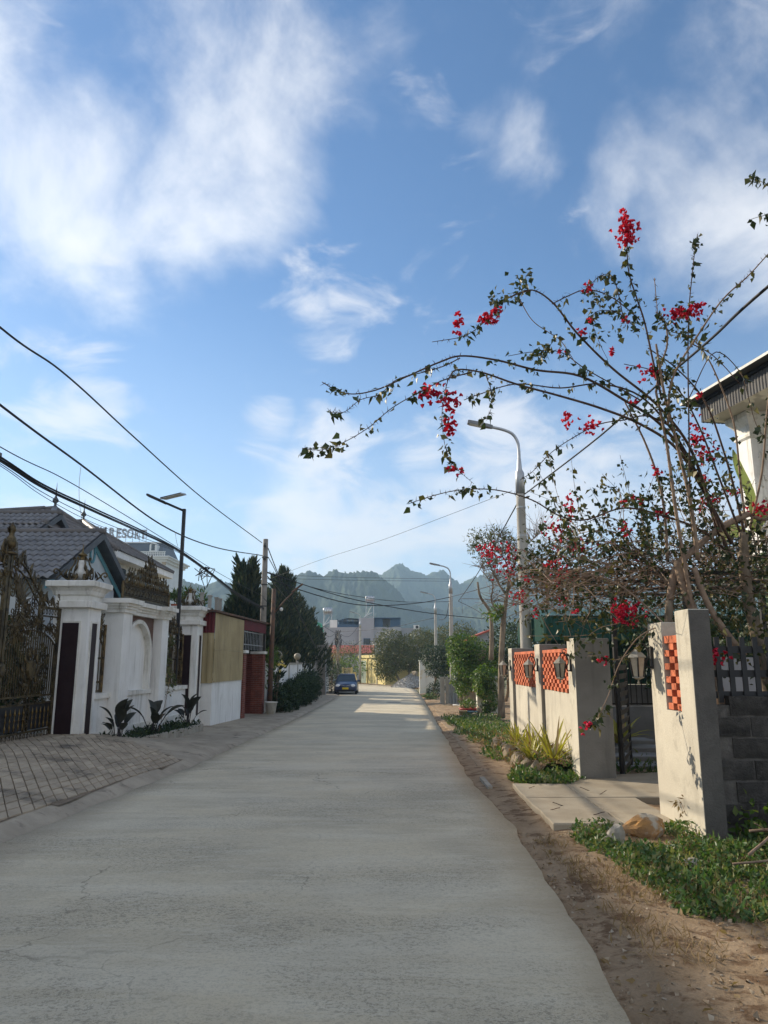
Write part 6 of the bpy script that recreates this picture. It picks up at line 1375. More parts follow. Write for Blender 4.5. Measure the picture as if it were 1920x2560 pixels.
# ---- wall lanterns
def lantern(P, label, s=1.0):
    """hangs from a scroll bracket fixed to a wall whose face looks towards -X; P is the fixing point"""
    t = thing('wall_lantern', label, 'lantern', P, 'lanterns on the cream wall'); P = Vector(P); c = P + Vector((-.17 * s, 0, -.02 * s))
    MB().box(P + Vector((-.02, -.03, -.12)) * s, P + Vector((0, .03, .12)) * s, bev=.006).build('back_plate', 'iron', t)
    pts = [P + Vector(q) * s for q in ((-.01, 0, -.10), (-.05, 0, -.11), (-.075, 0, -.06), (-.045, 0, .0), (-.05, 0, .08), (-.10, 0, .15), (-.15, 0, .14), (-.17, 0, .10))]
    MB().tube(spline(pts, 4), .010 * s, 6).build('bracket', 'iron', t, True)
    MB().tube([P + Vector((-.10, 0, .15)) * s + Vector((.03 * math.cos(a), 0, .03 + .03 * math.sin(a))) * s for a in [k * .7 for k in range(8)]], .007 * s, 5).build('curl', 'iron', t, True)
    def ring(r, z, n=6): return [c + Vector((r * math.cos(k * 2 * math.pi / n + .26), r * math.sin(k * 2 * math.pi / n + .26), z)) * s for k in range(n)]
    MB().rings([ring(.012, .12), ring(.03, .095), ring(.07, .065), ring(.105, .03), ring(.108, .018)]).build('hood', 'lantern_metal', t)
    MB().rings([ring(.092, .017), ring(.060, -.185)]).build('glass', 'lantern_glass', t)
    for k in range(6):
        a, b = ring(.096, .018)[k], ring(.063, -.19)[k]; MB().tube([a, b], .009 * s, 4).build('glazing_bar', 'iron', t)
    MB().rings([ring(.068, -.186), ring(.072, -.20), ring(.05, -.207), ring(.02, -.22)]).build('base', 'lantern_metal', t); MB().lathe([(.006, -.27), (.014, -.255), (.006, -.235), (.012, -.22)], c, 8, sx=s, sy=s).build('drop', 'lantern_metal', t, True)
pm('lantern_metal', (.26, .245, .20), (.34, .32, .27), 14, .6, .2, 60, metal=.2); pm('lantern_glass', (.50, .44, .33), (.40, .34, .25), 9, .3, streak=(20, .5, (.2, .16, .12)))
lantern((XN, 8.34, 1.60), 'weathered lantern hanging on the gate wall with the brick insert'); lantern((WR, 11.42, 1.53), 'weathered lantern on the pier beside the open gate'); lantern((WR, 13.9, 1.50), 'weathered lantern on the middle pier between the lattice panels'); lantern((WR, 16.9, 1.48), 'weathered lantern on the last pier, in front of the bare tree trunk')
# ---- open slatted gate leaf
og2 = thing('slatted_gate', 'dark slatted gate leaf standing open against its pier', 'gate', (3.4, 11.7, gz(11)))
LX0, LY0 = 3.56, 11.62; dl = Vector((.40, .92, 0)).normalized()
def lp(u, z, o=0): return Vector((LX0, LY0, 0)) + dl * u + Vector((o, 0, z))
for u in (0, 1.25): MB().rings([[lp(u + a, gz(11) + .06, b) for a, b in ((0, 0), (.05, 0), (.05, .04), (0, .04))], [lp(u + a, 1.72, b) for a, b in ((0, 0), (.05, 0), (.05, .04), (0, .04))]]).build('stile', 'iron', og2)
pm('worn_slat', (.17, .15, .125), (.11, .10, .085), 5, .7, .2, 40)
for k in range(13):
    z = gz(11) + .09 + k * .137; MB().rings([[lp(.05, z + a, b) for a, b in ((0, .005), (.085, .03), (.085, .04), (0, .015))], [lp(1.25, z + a, b) for a, b in ((0, .005), (.085, .03), (.085, .04), (0, .015))]]).build('slat', 'worn_slat', og2)
MB().rings([[lp(.35, .45 + a, b) for a, b in ((0, -.012), (.3, -.012), (.3, .004), (0, .004))], [lp(.75, .45 + a, b) for a, b in ((0, -.012), (.3, -.012), (.3, .004), (0, .004))]]).build('patch_board', 'pot_tan', og2)
# ---- yard behind the gate: green shed, steps, plants
pm('green_sheet', (.018, .085, .062), (.014, .068, .05), 1.5, .5, .05, 20, streak=(5, .4, (.03, .06, .05))); pm('yard_grey', (.24, .24, .235), (.18, .18, .175), 1.5, .9, .2, 30, streak=(4, .5, (.12, .12, .11)))
gs = thing('green_shed', 'dark green corrugated shed with awning behind the lattice wall', 'shed', (5.2, 18.5, -.3))
corrugated((3.75, 17.5), (9.5, 17.5), 2.05, 2.62, 'awning_front', 'green_sheet', gs, .12); MB().add([(3.7, 17.45, 2.63), (9.6, 17.45, 2.63), (9.6, 21, 3.0), (3.7, 21, 3.0)], [(0, 1, 2, 3)]).build('awning_roof', 'green_sheet', gs)
corrugated((3.75, 17.52), (3.75, 21), 2.05, 2.62, 'awning_side', 'green_sheet', gs, .12)
corrugated((3.85, 18.6), (9.5, 18.6), 1.02, 2.3, 'back_wall', 'green_sheet', gs, .14); MB().box((3.85, 18.61, -.4), (9.5, 18.8, 1.0)).build('base_wall', 'yard_grey', gs)
for k in range(32): MB().box((4.6 + k * .13, 18.2, .55), (4.62 + k * .13, 18.22, 1.62)).build('bar', 'iron', gs)
for z in (.56, 1.6): MB().box((4.55, 18.19, z), (8.8, 18.23, z + .03)).build('rail', 'iron', gs)
for x in (3.8, 6.5, 9.3): MB().box((x, 17.56, -.4), (x + .1, 17.66, 2.04)).build('post', 'iron', gs)
pt = thing('yard_wall_low', 'grey plastered yard wall inside the gate', 'wall', (4.5, 16.6, -.3)); MB().box((3.9, 16.4, -.5), (9.5, 16.55, .62)).build('panel', 'yard_grey', pt)
for k in range(4):
    y = 12.9 + k * .8; t = thing('stone_step', ('first and lowest', 'second', 'third', 'last and highest')[k] + ' stone step of the path inside the gate', 'step', (4.6, y, gz(y)), 'steps inside the gate'); slab([(3.6, y), (5.4, y), (5.4, y + .6), (3.65, y + .55)], lambda x, yy: gz(y) + .06 + .07 * k, .2, seed=60 + k).build('tread', 'yard_grey', t)
ground_cover('yard_grass', (3.5, 11.95, 6.2, 16.3, lambda x, y: fbm(x, y, 1.2, 3, 8) > -.15), 2400, 'weed_leaf', .10, .035, lambda x, y: gz(y) - .02, 'low green weeds between the steps inside the gate', 'weeds', hmax=.12)
def blade_plant(name, label, x, y, z, n, L, mat, parent_group=None, W=.055, spread=.9):
    t = thing(name, label, 'plant', (x, y, z), parent_group)
    for k in range(n):
        a = random.random() * 6.283; el = random.uniform(.25, 1.35) * spread; l = L * random.uniform(.55, 1.05); d = Vector((math.cos(a), math.sin(a), 0)); rr = []
        s = Vector((-d.y, d.x, 0)); b = Vector((x, y, z)) + d * .03 + s * random.uniform(-.05, .05)
        for i in range(6):
            f = i / 5; p = b + d * (l * f * math.sin(el) * (1 + .15 * f)) + Vector((0, 0, l * (f * math.cos(el) - .28 * el * f * f * f))); w = W * (.55 + 1.0 * f - 1.5 * f * f) * .95 + .002
            rr.append([p - s * w / 2 + Vector((0, 0, w * .2)), p, p + s * w / 2 + Vector((0, 0, w * .2))])
        MB().rings(rr, False, False).build('leaf', mat if random.random() > .22 else 'dry_leaf', t, True)
blade_plant('spiky_plant', 'yellow-green broad-leaved plant inside the gate by the grey wall', 4.55, 14.9, gz(15) + .25, 26, .75, 'blade_leaf', W=.1)
for (x, y, n, L, lab) in ((2.62, 12.0, 34, .82, 'tallest yellow-green spiky plant against the pier by the open gate'), (2.55, 12.9, 26, .62, 'yellow-green spiky plant below the nearer lattice panel'), (2.60, 13.75, 26, .60, 'yellow-green spiky plant in front of the middle pier'), (2.58, 14.8, 26, .55, 'half dried spiky plant below the farther lattice panel'), (2.35, 12.35, 22, .45, 'small spreading spiky plant at the edge of the stones')):
    blade_plant('spiky_plant', lab, x, y, gz(y) + .22, n, L, 'blade_leaf', 'spiky plants along the cream wall')
sb = thing('raised_bed', 'earth bed held by upright stones along the foot of the cream wall', 'flower bed', (2.6, 13.5, gz(13.5)))
def bedz(u, v):
    x = lerp(2.32, 2.9, u); y = lerp(11.7, 17.0, v); return (x, y, gz(y) + .24 * min(1, u * 5) + .05 * fbm(x, y, 3, 3) - (.1 if u == 0 else 0))
MB().grid(bedz, 8, 40).build('soil', 'dirt', sb, True)
for k in range(13):
    y = 11.85 + k * .36 + random.uniform(-.08, .08); rock('edge_stone', (2.30 + random.uniform(-.06, .06), y, gz(y) + .10), random.uniform(.13, .19), 'stone', sb, k + 100, (.8, 1.0, 1.2))
ground_cover('bed_weeds', (2.2, 11.5, 2.85, 25, lambda x, y: True), 2600, 'weed_leaf', .09, .03, lambda x, y: gz(y) + (.2 if x > 2.35 and y < 17 else .0), 'green weeds among the spiky plants along the cream wall', 'weeds', hmax=.2)
ground_cover('bed_dry_leaves', (2.1, 11.6, 2.85, 20, lambda x, y: True), 900, 'dry_leaf', .14, .03, lambda x, y: gz(y) + (.22 if x > 2.35 and y < 17 else .0), 'dry straw-coloured leaf litter along the cream wall', 'leaf litter', hmax=.2, up=.2)
def patch(cx, cy, rx, ry, s=3): return lambda x, y: ((x - cx) / rx) ** 2 + ((y - cy) / ry) ** 2 + .7 * fbm(x, y, 1.6, 4, s) < 1
ground_cover('weed_patch', (1.5, 9.5, 3.2, 14, patch(2.42, 11.5, .55, .85)), 3600, 'weed_leaf', .075, .04, lambda x, y: gz(y) + .02, 'patch of bright green weeds beside the drain slab', 'weeds', hmax=.16)
ground_cover('verge_weeds', (1.7, 14, 4.0, 28, lambda x, y: x > 2.0 + .3 * fbm(x, y, .8, 3) and fbm(x, y, .9, 4, 5) > -.1), 6000, 'weed_leaf', .10, .035, lambda x, y: gz(y) + .0, 'scrubby green weeds along the verge near the bare tree', 'weeds', hmax=.2)
# ---- block wall with dark fence
kb = thing('block_wall', 'rough grey concrete block wall joining the cream gate wall', 'wall', (4.5, 7.7, gz(8)))
BLK = MB(); 
def block_mesh(seed):
    rs = random.Random(seed); nx, nz = 6, 3; V = []; Fq = []
    for j in range(nz + 1):
        for i in range(nx + 1):
            ed = i in (0, nx) or j in (0, nz); V.append((.39 * i / nx - .195, (-.0 if ed else -.012) + rs.uniform(-.005, .005), .185 * j / nz - .0925 + (rs.uniform(-.005, .005) if ed else 0)))
    k = len(V); V += [(x, .10, z) for x, y, z in V]
    for j in range(nz):
        for i in range(nx): a = j * (nx + 1) + i; Fq.append((a, a + 1, a + nx + 2, a + nx + 1))
    rim = [i for i in range(nx + 1)] + [(j + 1) * (nx + 1) - 1 for j in range(1, nz + 1)] + [nz * (nx + 1) + i for i in range(nx - 1, -1, -1)] + [j * (nx + 1) for j in range(nz - 1, 0, -1)]
    for a, b in zip(rim, rim[1:] + rim[:1]): Fq.append((a, a + k, b + k, b))
    me = mesh_of('block', V, Fq); me.materials.append(MATS['grey_block']); return me
BM = [block_mesh(k) for k in range(5)]
MB().box((3.19, 7.595, -.4), (8.0, 7.74, 1.13)).build('mortar_bed', 'block_mortar', kb)
for j in range(7):
    z = -.155 + j * .203 + .06
    for i in range(12):
        x = 3.32 + i * .41 + (.2 if j % 2 else 0) - .1
        if x - .195 < 3.16 or x + .195 > 8.0: continue
        inst('block', BM[(i * 3 + j) % 5], kb, (x, 7.58 + random.uniform(-.004, .006), z), (random.uniform(-.01, .01), random.uniform(-.015, .015), 0), (1, 1, .98))
m = MB()
for j in range(22): z = -.2 + j * .062; m.box((3.178, 7.54 + .02 * fbm(z, 1, 9, 3), z), (3.235 + .03 * fbm(z, 4, 7, 3), 7.60, z + .0615))
m.build('mortar_smear', 'block_mortar', kb)
pf = thing('picket_fence', 'dark slatted fence standing on the grey block wall', 'fence', (4.6, 7.8, 1.15))
for k in range(36): MB().box((3.24 + k * .13, 7.66, 1.15), (3.29 + k * .13, 7.68, 1.80)).build('picket', 'black_paint', pf)
for z in (1.19, 1.40, 1.64): MB().box((3.22, 7.681, z), (8.0, 7.71, z + .07)).build('rail', 'black_paint', pf)
# something pale stands in the yard behind the fence
yt = thing('pale_wall', 'pale rendered wall seen through the dark fence', 'wall', (6, 11.5, 0)); MB().box((4.7, 11.4, -.3), (9, 11.6, 1.62)).build('panel', 'pale_wall', yt)
# ---- white house on the right
pm('soffit', (.42, .38, .30), (.42, .38, .30), 1, .8, extra=lambda g, pos, col: g.mixc(g.mr(g.noise(pos, .55, 3, .5, .6), .47, .5), (.72, .655, .52, 1), (.47, .425, .335, 1))); pm('fascia_dark', (.11, .105, .10), (.085, .08, .078), 3, .7); pm('tin_white', (.62, .61, .57), (.45, .43, .38), 3, .5, .3, 14)
rhs = thing('white_house', 'white house with broad eaves, ornate column and balcony behind the bougainvillea', 'house', (7.4, 17.6, -.3), None, R(9.9))
EX, EYF, EZ = 7.75, 17.25, 7.32
MB().add([(EX, 4, EZ), (16, 4, EZ), (16, EYF, EZ), (EX, EYF, EZ), (EX, 4, EZ + .1), (16, 4, EZ + .1), (16, EYF, EZ + .1), (EX, EYF, EZ + .1)], [(0, 1, 2, 3), (7, 6, 5, 4)]).build('soffit', 'soffit', rhs)
corrugated((EX - .02, EYF), (EX - .02, 4), EZ - .02, EZ + .42, 'fascia', 'fascia_dark', rhs, .10, .02); corrugated((16, EYF + .02), (EX - .02, EYF + .02), EZ - .02, EZ + .42, 'fascia', 'fascia_dark', rhs, .10, .02)
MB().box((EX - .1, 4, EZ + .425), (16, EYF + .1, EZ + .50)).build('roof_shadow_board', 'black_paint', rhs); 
MB().add([(EX - .35, 4, EZ + .56), (EX - .35, EYF + .35, EZ + .56), (EX + .6, EYF - .6, EZ + .95), (EX + .6, 4, EZ + .95), (EX - .35, 4, EZ + .50), (EX - .35, EYF + .35, EZ + .50), (16, EYF + .35, EZ + .56), (16, EYF - .6, EZ + .95), (16, EYF + .35, EZ + .5)], [(0, 1, 2, 3), (4, 5, 1, 0), (1, 6, 7, 2), (5, 8, 6, 1), (4, 0, 3)]).build('roof_edge', 'tin_white', rhs)
MB().add([(EX - .34, 4, EZ + .505), (EX - .34, EYF + .34, EZ + .505), (16, EYF + .34, EZ + .505), (16, 4, EZ + .505)], [(0, 3, 2, 1)]).build('under_edge', 'fascia_dark', rhs)
MB().box((9.0, 7, 3.4), (16, 16.6, EZ - .003)).build('wall', 'white_plaster', rhs); MB().box((8.5, 7, -.4), (16, 16.8, 3.39)).build('lower_wall', 'fascia_dark', rhs)
colx, coly = 8.65, 16.7
cl_ = MB().box((colx - .24, coly - .24, 3.4), (colx + .24, coly + .24, EZ - .35)).build('column', 'white_plaster', rhs)
rr = [[(colx - r, coly - r, z), (colx + r, coly - r, z), (colx + r, coly + r, z), (colx - r, coly + r, z)] for r, z in ((.25, EZ - .62), (.29, EZ - .58), (.29, EZ - .52), (.26, EZ - .48), (.27, EZ - .3), (.34, EZ - .2), (.40, EZ - .12), (.40, EZ - .004))]
MB().rings(rr).build('capital', 'white_trim', cl_)
for k in range(4): MB().tube([(colx - .12 + .13 * math.cos(a) * (1 if k % 2 else -1) * .5 + .1, coly - .255, EZ - 1.1 - k * .55 + .16 * math.sin(a)) for a in [q * .5 for q in range(10)]], .022, 5).build('relief', 'white_trim', cl_, True)
MB().box((colx - .10, coly - .27, 3.7), (colx - .02, coly - .241, 5.2)).build('fillet', 'white_trim', cl_)
for y in (9.0, 12.6):
    w = MB().box((8.95, y, 4.3), (9.005, y + 1.5, 6.2)).build('window', 'white_trim', rhs)
    for a in (.08, .79): MB().box((8.935, y + a, 4.38), (8.949, y + a + .63, 6.12)).build('pane', 'dark_glass', w)
# balcony with dark railing
MB().box((7.55, 14.5, 3.2), (9.2, 17.6, 3.42)).build('balcony_slab', 'fascia_dark', rhs)
for k in range(26): MB().box((7.58, 14.5 + k * .12, 3.42), (7.60, 14.52 + k * .12, 4.3)).build('railing_bar', 'iron', rhs)
for k in range(14): MB().box((7.6 + k * .12, 17.56, 3.42), (7.62 + k * .12, 17.58, 4.3)).build('railing_bar', 'iron', rhs)
for z in (3.5, 4.05, 4.3): MB().box((7.57, 14.45, z), (7.62, 17.6, z + .035)).build('handrail', 'iron', rhs)
hl = Vector((9.0, 16.15, 6.0)); wl = thing('porch_lantern', 'black lantern on the white column under the eaves', 'lantern', hl)
MB().rings([[hl + Vector((r * math.cos(k * math.pi / 3), r * math.sin(k * math.pi / 3), z)) for k in range(6)] for r, z in ((.02, .22), (.10, .14), (.15, .08), (.15, .06))]).build('hood', 'iron', wl); MB().rings([[hl + Vector((r * math.cos(k * math.pi / 3), r * math.sin(k * math.pi / 3), z)) for k in range(6)] for r, z in ((.11, .055), (.07, -.22))]).build('glass', 'lantern_glass', wl)
for k in range(6): MB().tube([hl + Vector((r * math.cos(k * math.pi / 3), r * math.sin(k * math.pi / 3), z)) for r, z in ((.115, .06), (.075, -.23))], .009, 4).build('glazing_bar', 'iron', wl)
MB().lathe([(.09, -.22), (.05, -.26), (.01, -.30)], hl, 8).build('base', 'iron', wl); MB().tube(spline([hl + Vector(q) for q in ((0, 0, .2), (0, .05, .32), (0, .2, .34), (0, .32, .2), (0, .38, .05))], 4), .015, 6).build('bracket', 'iron', wl, True)
bush('dark_shrubs', 'dense dark shrubs filling the yard below the white house', 'bush', [(7.0, 14.5, 2.0, 1.2, 1.5, 1.4), (8.2, 12, 2.2, 1.2, 1.5, 1.6), (6.2, 16, 2.0, 1.0, 1.2, 1.1)], 3600, .16, .08, 'hedge_leaf')
# ---- rocks, debris and weeds in the foreground
for k, (x, y, r, sc, lab) in enumerate(((2.52, 7.55, .20, (1.35, .8, .85), 'large rock with an orange-brown face at the edge of the concrete pad'), (2.14, 7.28, .15, (.75, .7, 1.15), 'grey upright rock beside the orange-brown one'), (2.50, 6.45, .075, (1.3, 1, .7), 'small whitish stone lying among the weeds'))):
    t = thing('rock', lab, 'rock', (x, y, gz(y))); rock('stone_body', (x, y, gz(y) + r * .55), r, 'ochre_stone' if k == 0 else 'kerb', t, 70 + k * 3, sc, 3)
def fg_keep(x, y):
    if 2.92 < x < 3.25 and 7.2 < y < 8.8: return False
    if y > 7.56 and x > 3.2: return False
    if (x - 2.4) ** 2 + (y - 7.4) ** 2 < .12: return False
    if y > 7.9 and x < 3.1: return False
    return x > 1.92 + .22 * fbm(x, y, 1.0, 4, 2) and y > 5.15 + .3 * fbm(y, x, 1.1, 4, 6) and (random.random() < .45 + 1.0 * max(0, fbm(x, y, 1.3, 4, 7) + .45))
ground_cover('weeds', (1.5, 4.6, 6.2, 7.9, fg_keep), 26000, 'weed_leaf', .050, .027, lambda x, y: verge_z(x, y) - .01, 'dense low green weeds in front of the block wall', 'weeds', hmax=.13, up=.5)
ground_cover('tall_weeds', (3.3, 6.2, 6.2, 7.55, lambda x, y: random.random() < .5 + fbm(x, y, 1.5, 3, 3)), 2400, 'vine_leaf', .075, .04, lambda x, y: verge_z(x, y) + .05, 'taller lighter green weeds at the foot of the block wall', 'weeds', hmax=.36, up=.4)
ground_cover('grass_tufts', (1.25, 4.2, 3.2, 7.7, lambda x, y: x > 1.45 and fbm(x, y, 2.0, 4, 4) > -.05 and x < 2.6 + .4 * (y - 5)), 2200, 'dry_leaf', .09, .006, lambda x, y: verge_z(x, y) - .01, 'thin dry grass blades on the earth verge', 'grass', hmax=.02, up=1.2)
ground_cover('leaf_litter', (1.2, 2.6, 6, 7.6, lambda x, y: x > pw(ROADR, y) + .05), 1500, 'dry_leaf', .055, .02, lambda x, y: verge_z(x, y) + .004, 'dry leaf and straw litter scattered on the earth verge', 'leaf litter', hmax=.01, up=0.0)
P = []; 
for k in range(1700):
    y = random.uniform(2.6, 8); x = pw(ROADR, y) + random.random() ** 1.6 * 3.0; P.append((x, y, verge_z(x, y) + .002))
P = np.array(P); n = len(P); S_ = .006 + .014 * RNG.random(n) ** 3
o = leaf_object('pebbles', [leaves(P, rand_dirs(n), rand_dirs(n), S_ * 2, S_ * 2, .6)], 'pebble', None, 'stuff'); tag(o, 'small pebbles scattered over the bare earth verge', 'pebbles')
# white blossoms over the weeds
for k, (x, y, z) in enumerate(((3.62, 7.25, .34), (3.98, 7.2, .36), (4.4, 7.2, .30), (3.85, 6.85, .12), (3.7, 6.6, .05), (3.95, 6.45, .04), (4.5, 7.45, .55))):
    t = thing('white_flower', ('leftmost white flower high against the block wall', 'white flower on the bare curving branch', 'white flower at the right edge, low against the wall', 'white flower low in the weeds under the curved branch', 'white flower beside the flat cut branch', 'white flower lowest in the weeds', 'highest white flower by the right edge of the wall')[k], 'flower', (x, y, z - .25), 'white flowers in the weeds'); MB().tube([(x, y, z - .3), (x + .01, y, z)], .004, 4).build('stalk', 'hedge_leaf', t)
    a = np.arange(5) * 1.2566; leaf_object('petals', [leaves(np.array([[x, y, z]] * 5), np.stack([np.cos(a), np.sin(a) * .6 - .5, np.full(5, .4) + .4 * np.sin(a)], 1), np.array([[0, -1., .6]] * 5), .05, .028)], 'white_petal', t)
# cut branches lying in the weeds
for k, (pts, r, lab) in enumerate((([(2.9, 6.3, .05), (3.3, 6.7, .12), (3.62, 7.0, .25), (3.78, 7.15, .52)], .012, 'bare cut branch curving up out of the weeds to a white flower'), ([(3.2, 6.9, .1), (4.2, 6.95, .16), (5.0, 7.1, .2)], .014, 'straight cut branch lying flat below the block wall'), ([(2.7, 6.15, .02), (3.4, 6.2, .05), (4.3, 6.0, .04)], .010, 'thin dark cut branch lying in the weeds nearest the camera'), ([(3.9, 6.6, .08), (4.6, 6.25, .1), (5.2, 6.3, .05)], .009, 'thin pale twig at the picture edge among the weeds'))):
    t = thing('cut_branch', lab, 'branch', pts[0]); MB().tube(spline(pts, 5), r, 5).build('stem', 'branch_pale' if k % 2 == 0 else 'twig', t, True)
    for q in range(3): a = Vector(pts[1 + q % 2]); MB().tube([a, a + Vector((random.uniform(-.25, .25), random.uniform(-.1, .1), random.uniform(.02, .15)))], r * .45, 4).build('side_twig', 'twig', t)
t = thing('dead_sprig', 'withered reddish-brown sprig leaning against the cream gate wall', 'sprig', (2.95, 7.75, -.05)); MB().tube(spline([(3.0, 7.5, -.1), (2.97, 7.8, .15), (2.99, 8.05, .28)], 4), .005, 4).build('stem', 'twig', t); leaf_object('leaves', [leaves(np.array([[2.97, 7.78, .1]] * 40) + RNG.normal(size=(40, 3)) * np.array([.04, .07, .09]), rand_dirs(40, -.6), rand_dirs(40), .07, .025)], 'dry_leaf', t, 'stuff')
cr_ = MB(); 
for k, (x, y) in enumerate(((2.0, 9.0), (2.3, 8.4), (1.95, 10.3), (2.6, 10.1), (2.75, 9.8), (1.9, 8.7))):
    t = thing('fallen_twig', ('curled twig in the middle of the pad', 'curled twig closest to the orange-brown rock', 'curled twig at the far road side of the pad', 'curled twig in the sun near the slatted gate', 'curled twig on the joint near the gate wall', 'curled twig at the near road corner of the pad')[k], 'twig', (x, y, pad_z(x, y)), 'twigs on the concrete pad'); a = random.random() * 6; MB().tube(spline([Vector((x, y, pad_z(x, y) + .008)) + Vector((math.cos(a) * q, math.sin(a) * q, .02 * math.sin(q * 20) + .01)) for q in (-.06, -.02, .02, .06)], 4), .004, 4).build('stem', 'branch_dark', t, True)
# ================================================================== bare tree on the verge
bt = thing('bare_tree', 'bare pale-trunked tree with dead-looking limbs and a thin leafy top', 'tree', (at(1256, 1785, 26).x, 26, gz(26)))
def px_path(pts, Y0, Y1=None):
    n = len(pts); return [at(p[0], p[1], lerp(Y0, Y0 if Y1 is None else Y1, i / max(1, n - 1)) if len(p) < 3 else p[2]) for i, p in enumerate(pts)]
def limb(path, r0, r1, mat, parent, name='limb', k=5, n=6):
    s = spline(path, k); m = len(s); return MB().tube(s, [lerp(r0, r1, (i / (m - 1)) ** .8) for i in range(m)], n).build(name, mat, parent, True), s
limb(px_path([(1254, 1795), (1253, 1720), (1254, 1640), (1258, 1560), (1262, 1520)], 26), .135, .085, 'bark', bt, 'trunk')
BTL = []
for (p, r0, r1, y1) in (([(1262, 1525), (1268, 1480), (1275, 1440), (1290, 1400), (1300, 1360)], .08, .02, 25.5), ([(1268, 1490), (1250, 1465), (1232, 1430), (1222, 1410)], .05, .012, 26.5), ([(1258, 1545), (1240, 1525), (1228, 1500), (1232, 1460), (1215, 1440), (1205, 1420)], .05, .008, 26.2), ([(1270, 1475), (1290, 1450), (1320, 1440), (1345, 1410)], .05, .008, 25.0), ([(1275, 1440), (1262, 1400), (1240, 1370), (1225, 1345)], .035, .006, 26.8), ([(1290, 1400), (1310, 1370), (1340, 1340), (1360, 1320)], .03, .005, 25.0), ([(1285, 1410), (1275, 1370), (1250, 1340)], .03, .005, 26.5)):
    BTL.append(limb(px_path(p, 26, y1), r0, r1, 'bark', bt)[1])
limb(px_path([(1228, 1650), (1229, 1570), (1225, 1530), (1200, 1490), (1194, 1455)], 30), .11, .04, 'bark', bt, 'trunk')
m = MB(); ends = []
for k in range(420):
    L = random.choice(BTL); p = L[random.randint(len(L) // 3, len(L) - 1)]; d = Vector((random.gauss(.15, .8), random.gauss(0, .5), random.gauss(.9, .5))).normalized(); l = random.uniform(.25, .8); q = p + d * l * .5 + Vector((random.gauss(0, .06), random.gauss(0, .06), .0)); e = p + d * l + Vector((random.gauss(0, .1), 0, random.gauss(.05, .1))); m.tube([p, q, e], [.011, .008, .003], 3, False); ends.append(e)
m.build('twigs', 'twig', bt, kind='stuff')
crown('crown', [pb(1215, 1370, 26.5, .5, .5, .42), pb(1195, 1345, 26.5, .45, .5, .35), pb(1240, 1340, 26.5, .5, .5, .4), pb(1265, 1370, 26.5, .45, .5, .4), pb(1235, 1400, 26.5, .5, .5, .3), pb(1185, 1365, 26.5, .25, .4, .25)], 1500, .12, .042, 'mango_leaf', bt, 'stuff', shell=.15)
crown('leaf_tuft', [pb(1236, 1535, 26, .35, .3, .2), pb(1250, 1525, 26, .25, .3, .15)], 220, .2, .05, 'vine_leaf', bt, 'stuff', shell=.1, up=-.2)
# leafless fine-twigged tree behind the street lamp
b2 = thing('leafless_tree', 'fine leafless tree crown behind the nearest street lamp', 'tree', (at(1370, 1600, 27).x, 27, gz(27)))
tr = px_path([(1372, 1640), (1370, 1560), (1368, 1480), (1366, 1420)], 27); limb(tr, .11, .05, 'bark', b2, 'trunk'); m = MB()
def twig_tree(p, d, l, r, depth):
    q = p + d * l; m.tube([p, p.lerp(q, .5) + Vector((random.gauss(0, l * .05), random.gauss(0, l * .05), 0)), q], [r, r * .85, r * .65], 4 if depth > 2 else 3, False)
    if depth == 0: return
    for k in range(3 if depth > 1 else 2):
        nd = (d + Vector((random.gauss(0, .55), random.gauss(0, .45), random.gauss(.1, .35)))).normalized(); twig_tree(q if k else p.lerp(q, .7), nd, l * random.uniform(.6, .85), r * .6, depth - 1)
for k in range(5): twig_tree(tr[-1] - Vector((0, 0, .25 * k)), Vector((math.cos(k * 1.25), math.sin(k * 1.25) * .6, .9)).normalized(), .62, .035, 5)
m.build('twigs', 'twig', b2, kind='stuff')

# ================================================================== bougainvillea
bo = thing('bougainvillea', 'large sprawling bougainvillea with long arching canes and crimson flowers', 'bougainvillea', (4.1, 8.3, gz(8)))
CANES = []
def cane(pts, Ya, Yb, r0, r1, mat='branch_dark', leaf=.6, k=6):
    """a long cane, traced root to tip; depth runs from Ya to Yb metres"""
    o, s = limb(px_path(pts, Ya, Yb), r0 * .82, r1 * .82, mat, bo, 'cane', k, 6); CANES.append((s, leaf, r1)); return s
# trunk group rising behind the cream wall
limb([(3.62, 8.45, gz(8)), (3.72, 8.4, 1.0)] + px_path([(1745, 1560), (1715, 1480), (1690, 1400)], 8.4, 8.4), .07, .045, 'branch_pale', bo, 'trunk')
limb([(4.5, 8.9, gz(8)), (4.5, 8.9, 1.2)] + px_path([(1868, 1480), (1858, 1380), (1860, 1330)], 8.9, 8.8), .085, .055, 'bark', bo, 'trunk')
limb(px_path([(1675, 1500), (1690, 1420), (1740, 1370), (1800, 1320), (1870, 1285)], 8.5, 8.8), .045, .04, 'branch_pale', bo, 'trunk')
limb([(3.55, 8.6, gz(8)), (3.58, 8.6, 1.0)] + px_path([(1680, 1640), (1672, 1500)], 8.6, 8.5), .05, .045, 'bark', bo, 'trunk')
limb(px_path([(1860, 1640), (1800, 1560), (1765, 1500), (1735, 1420)], 8.3), .04, .03, 'branch_pale', bo, 'trunk')
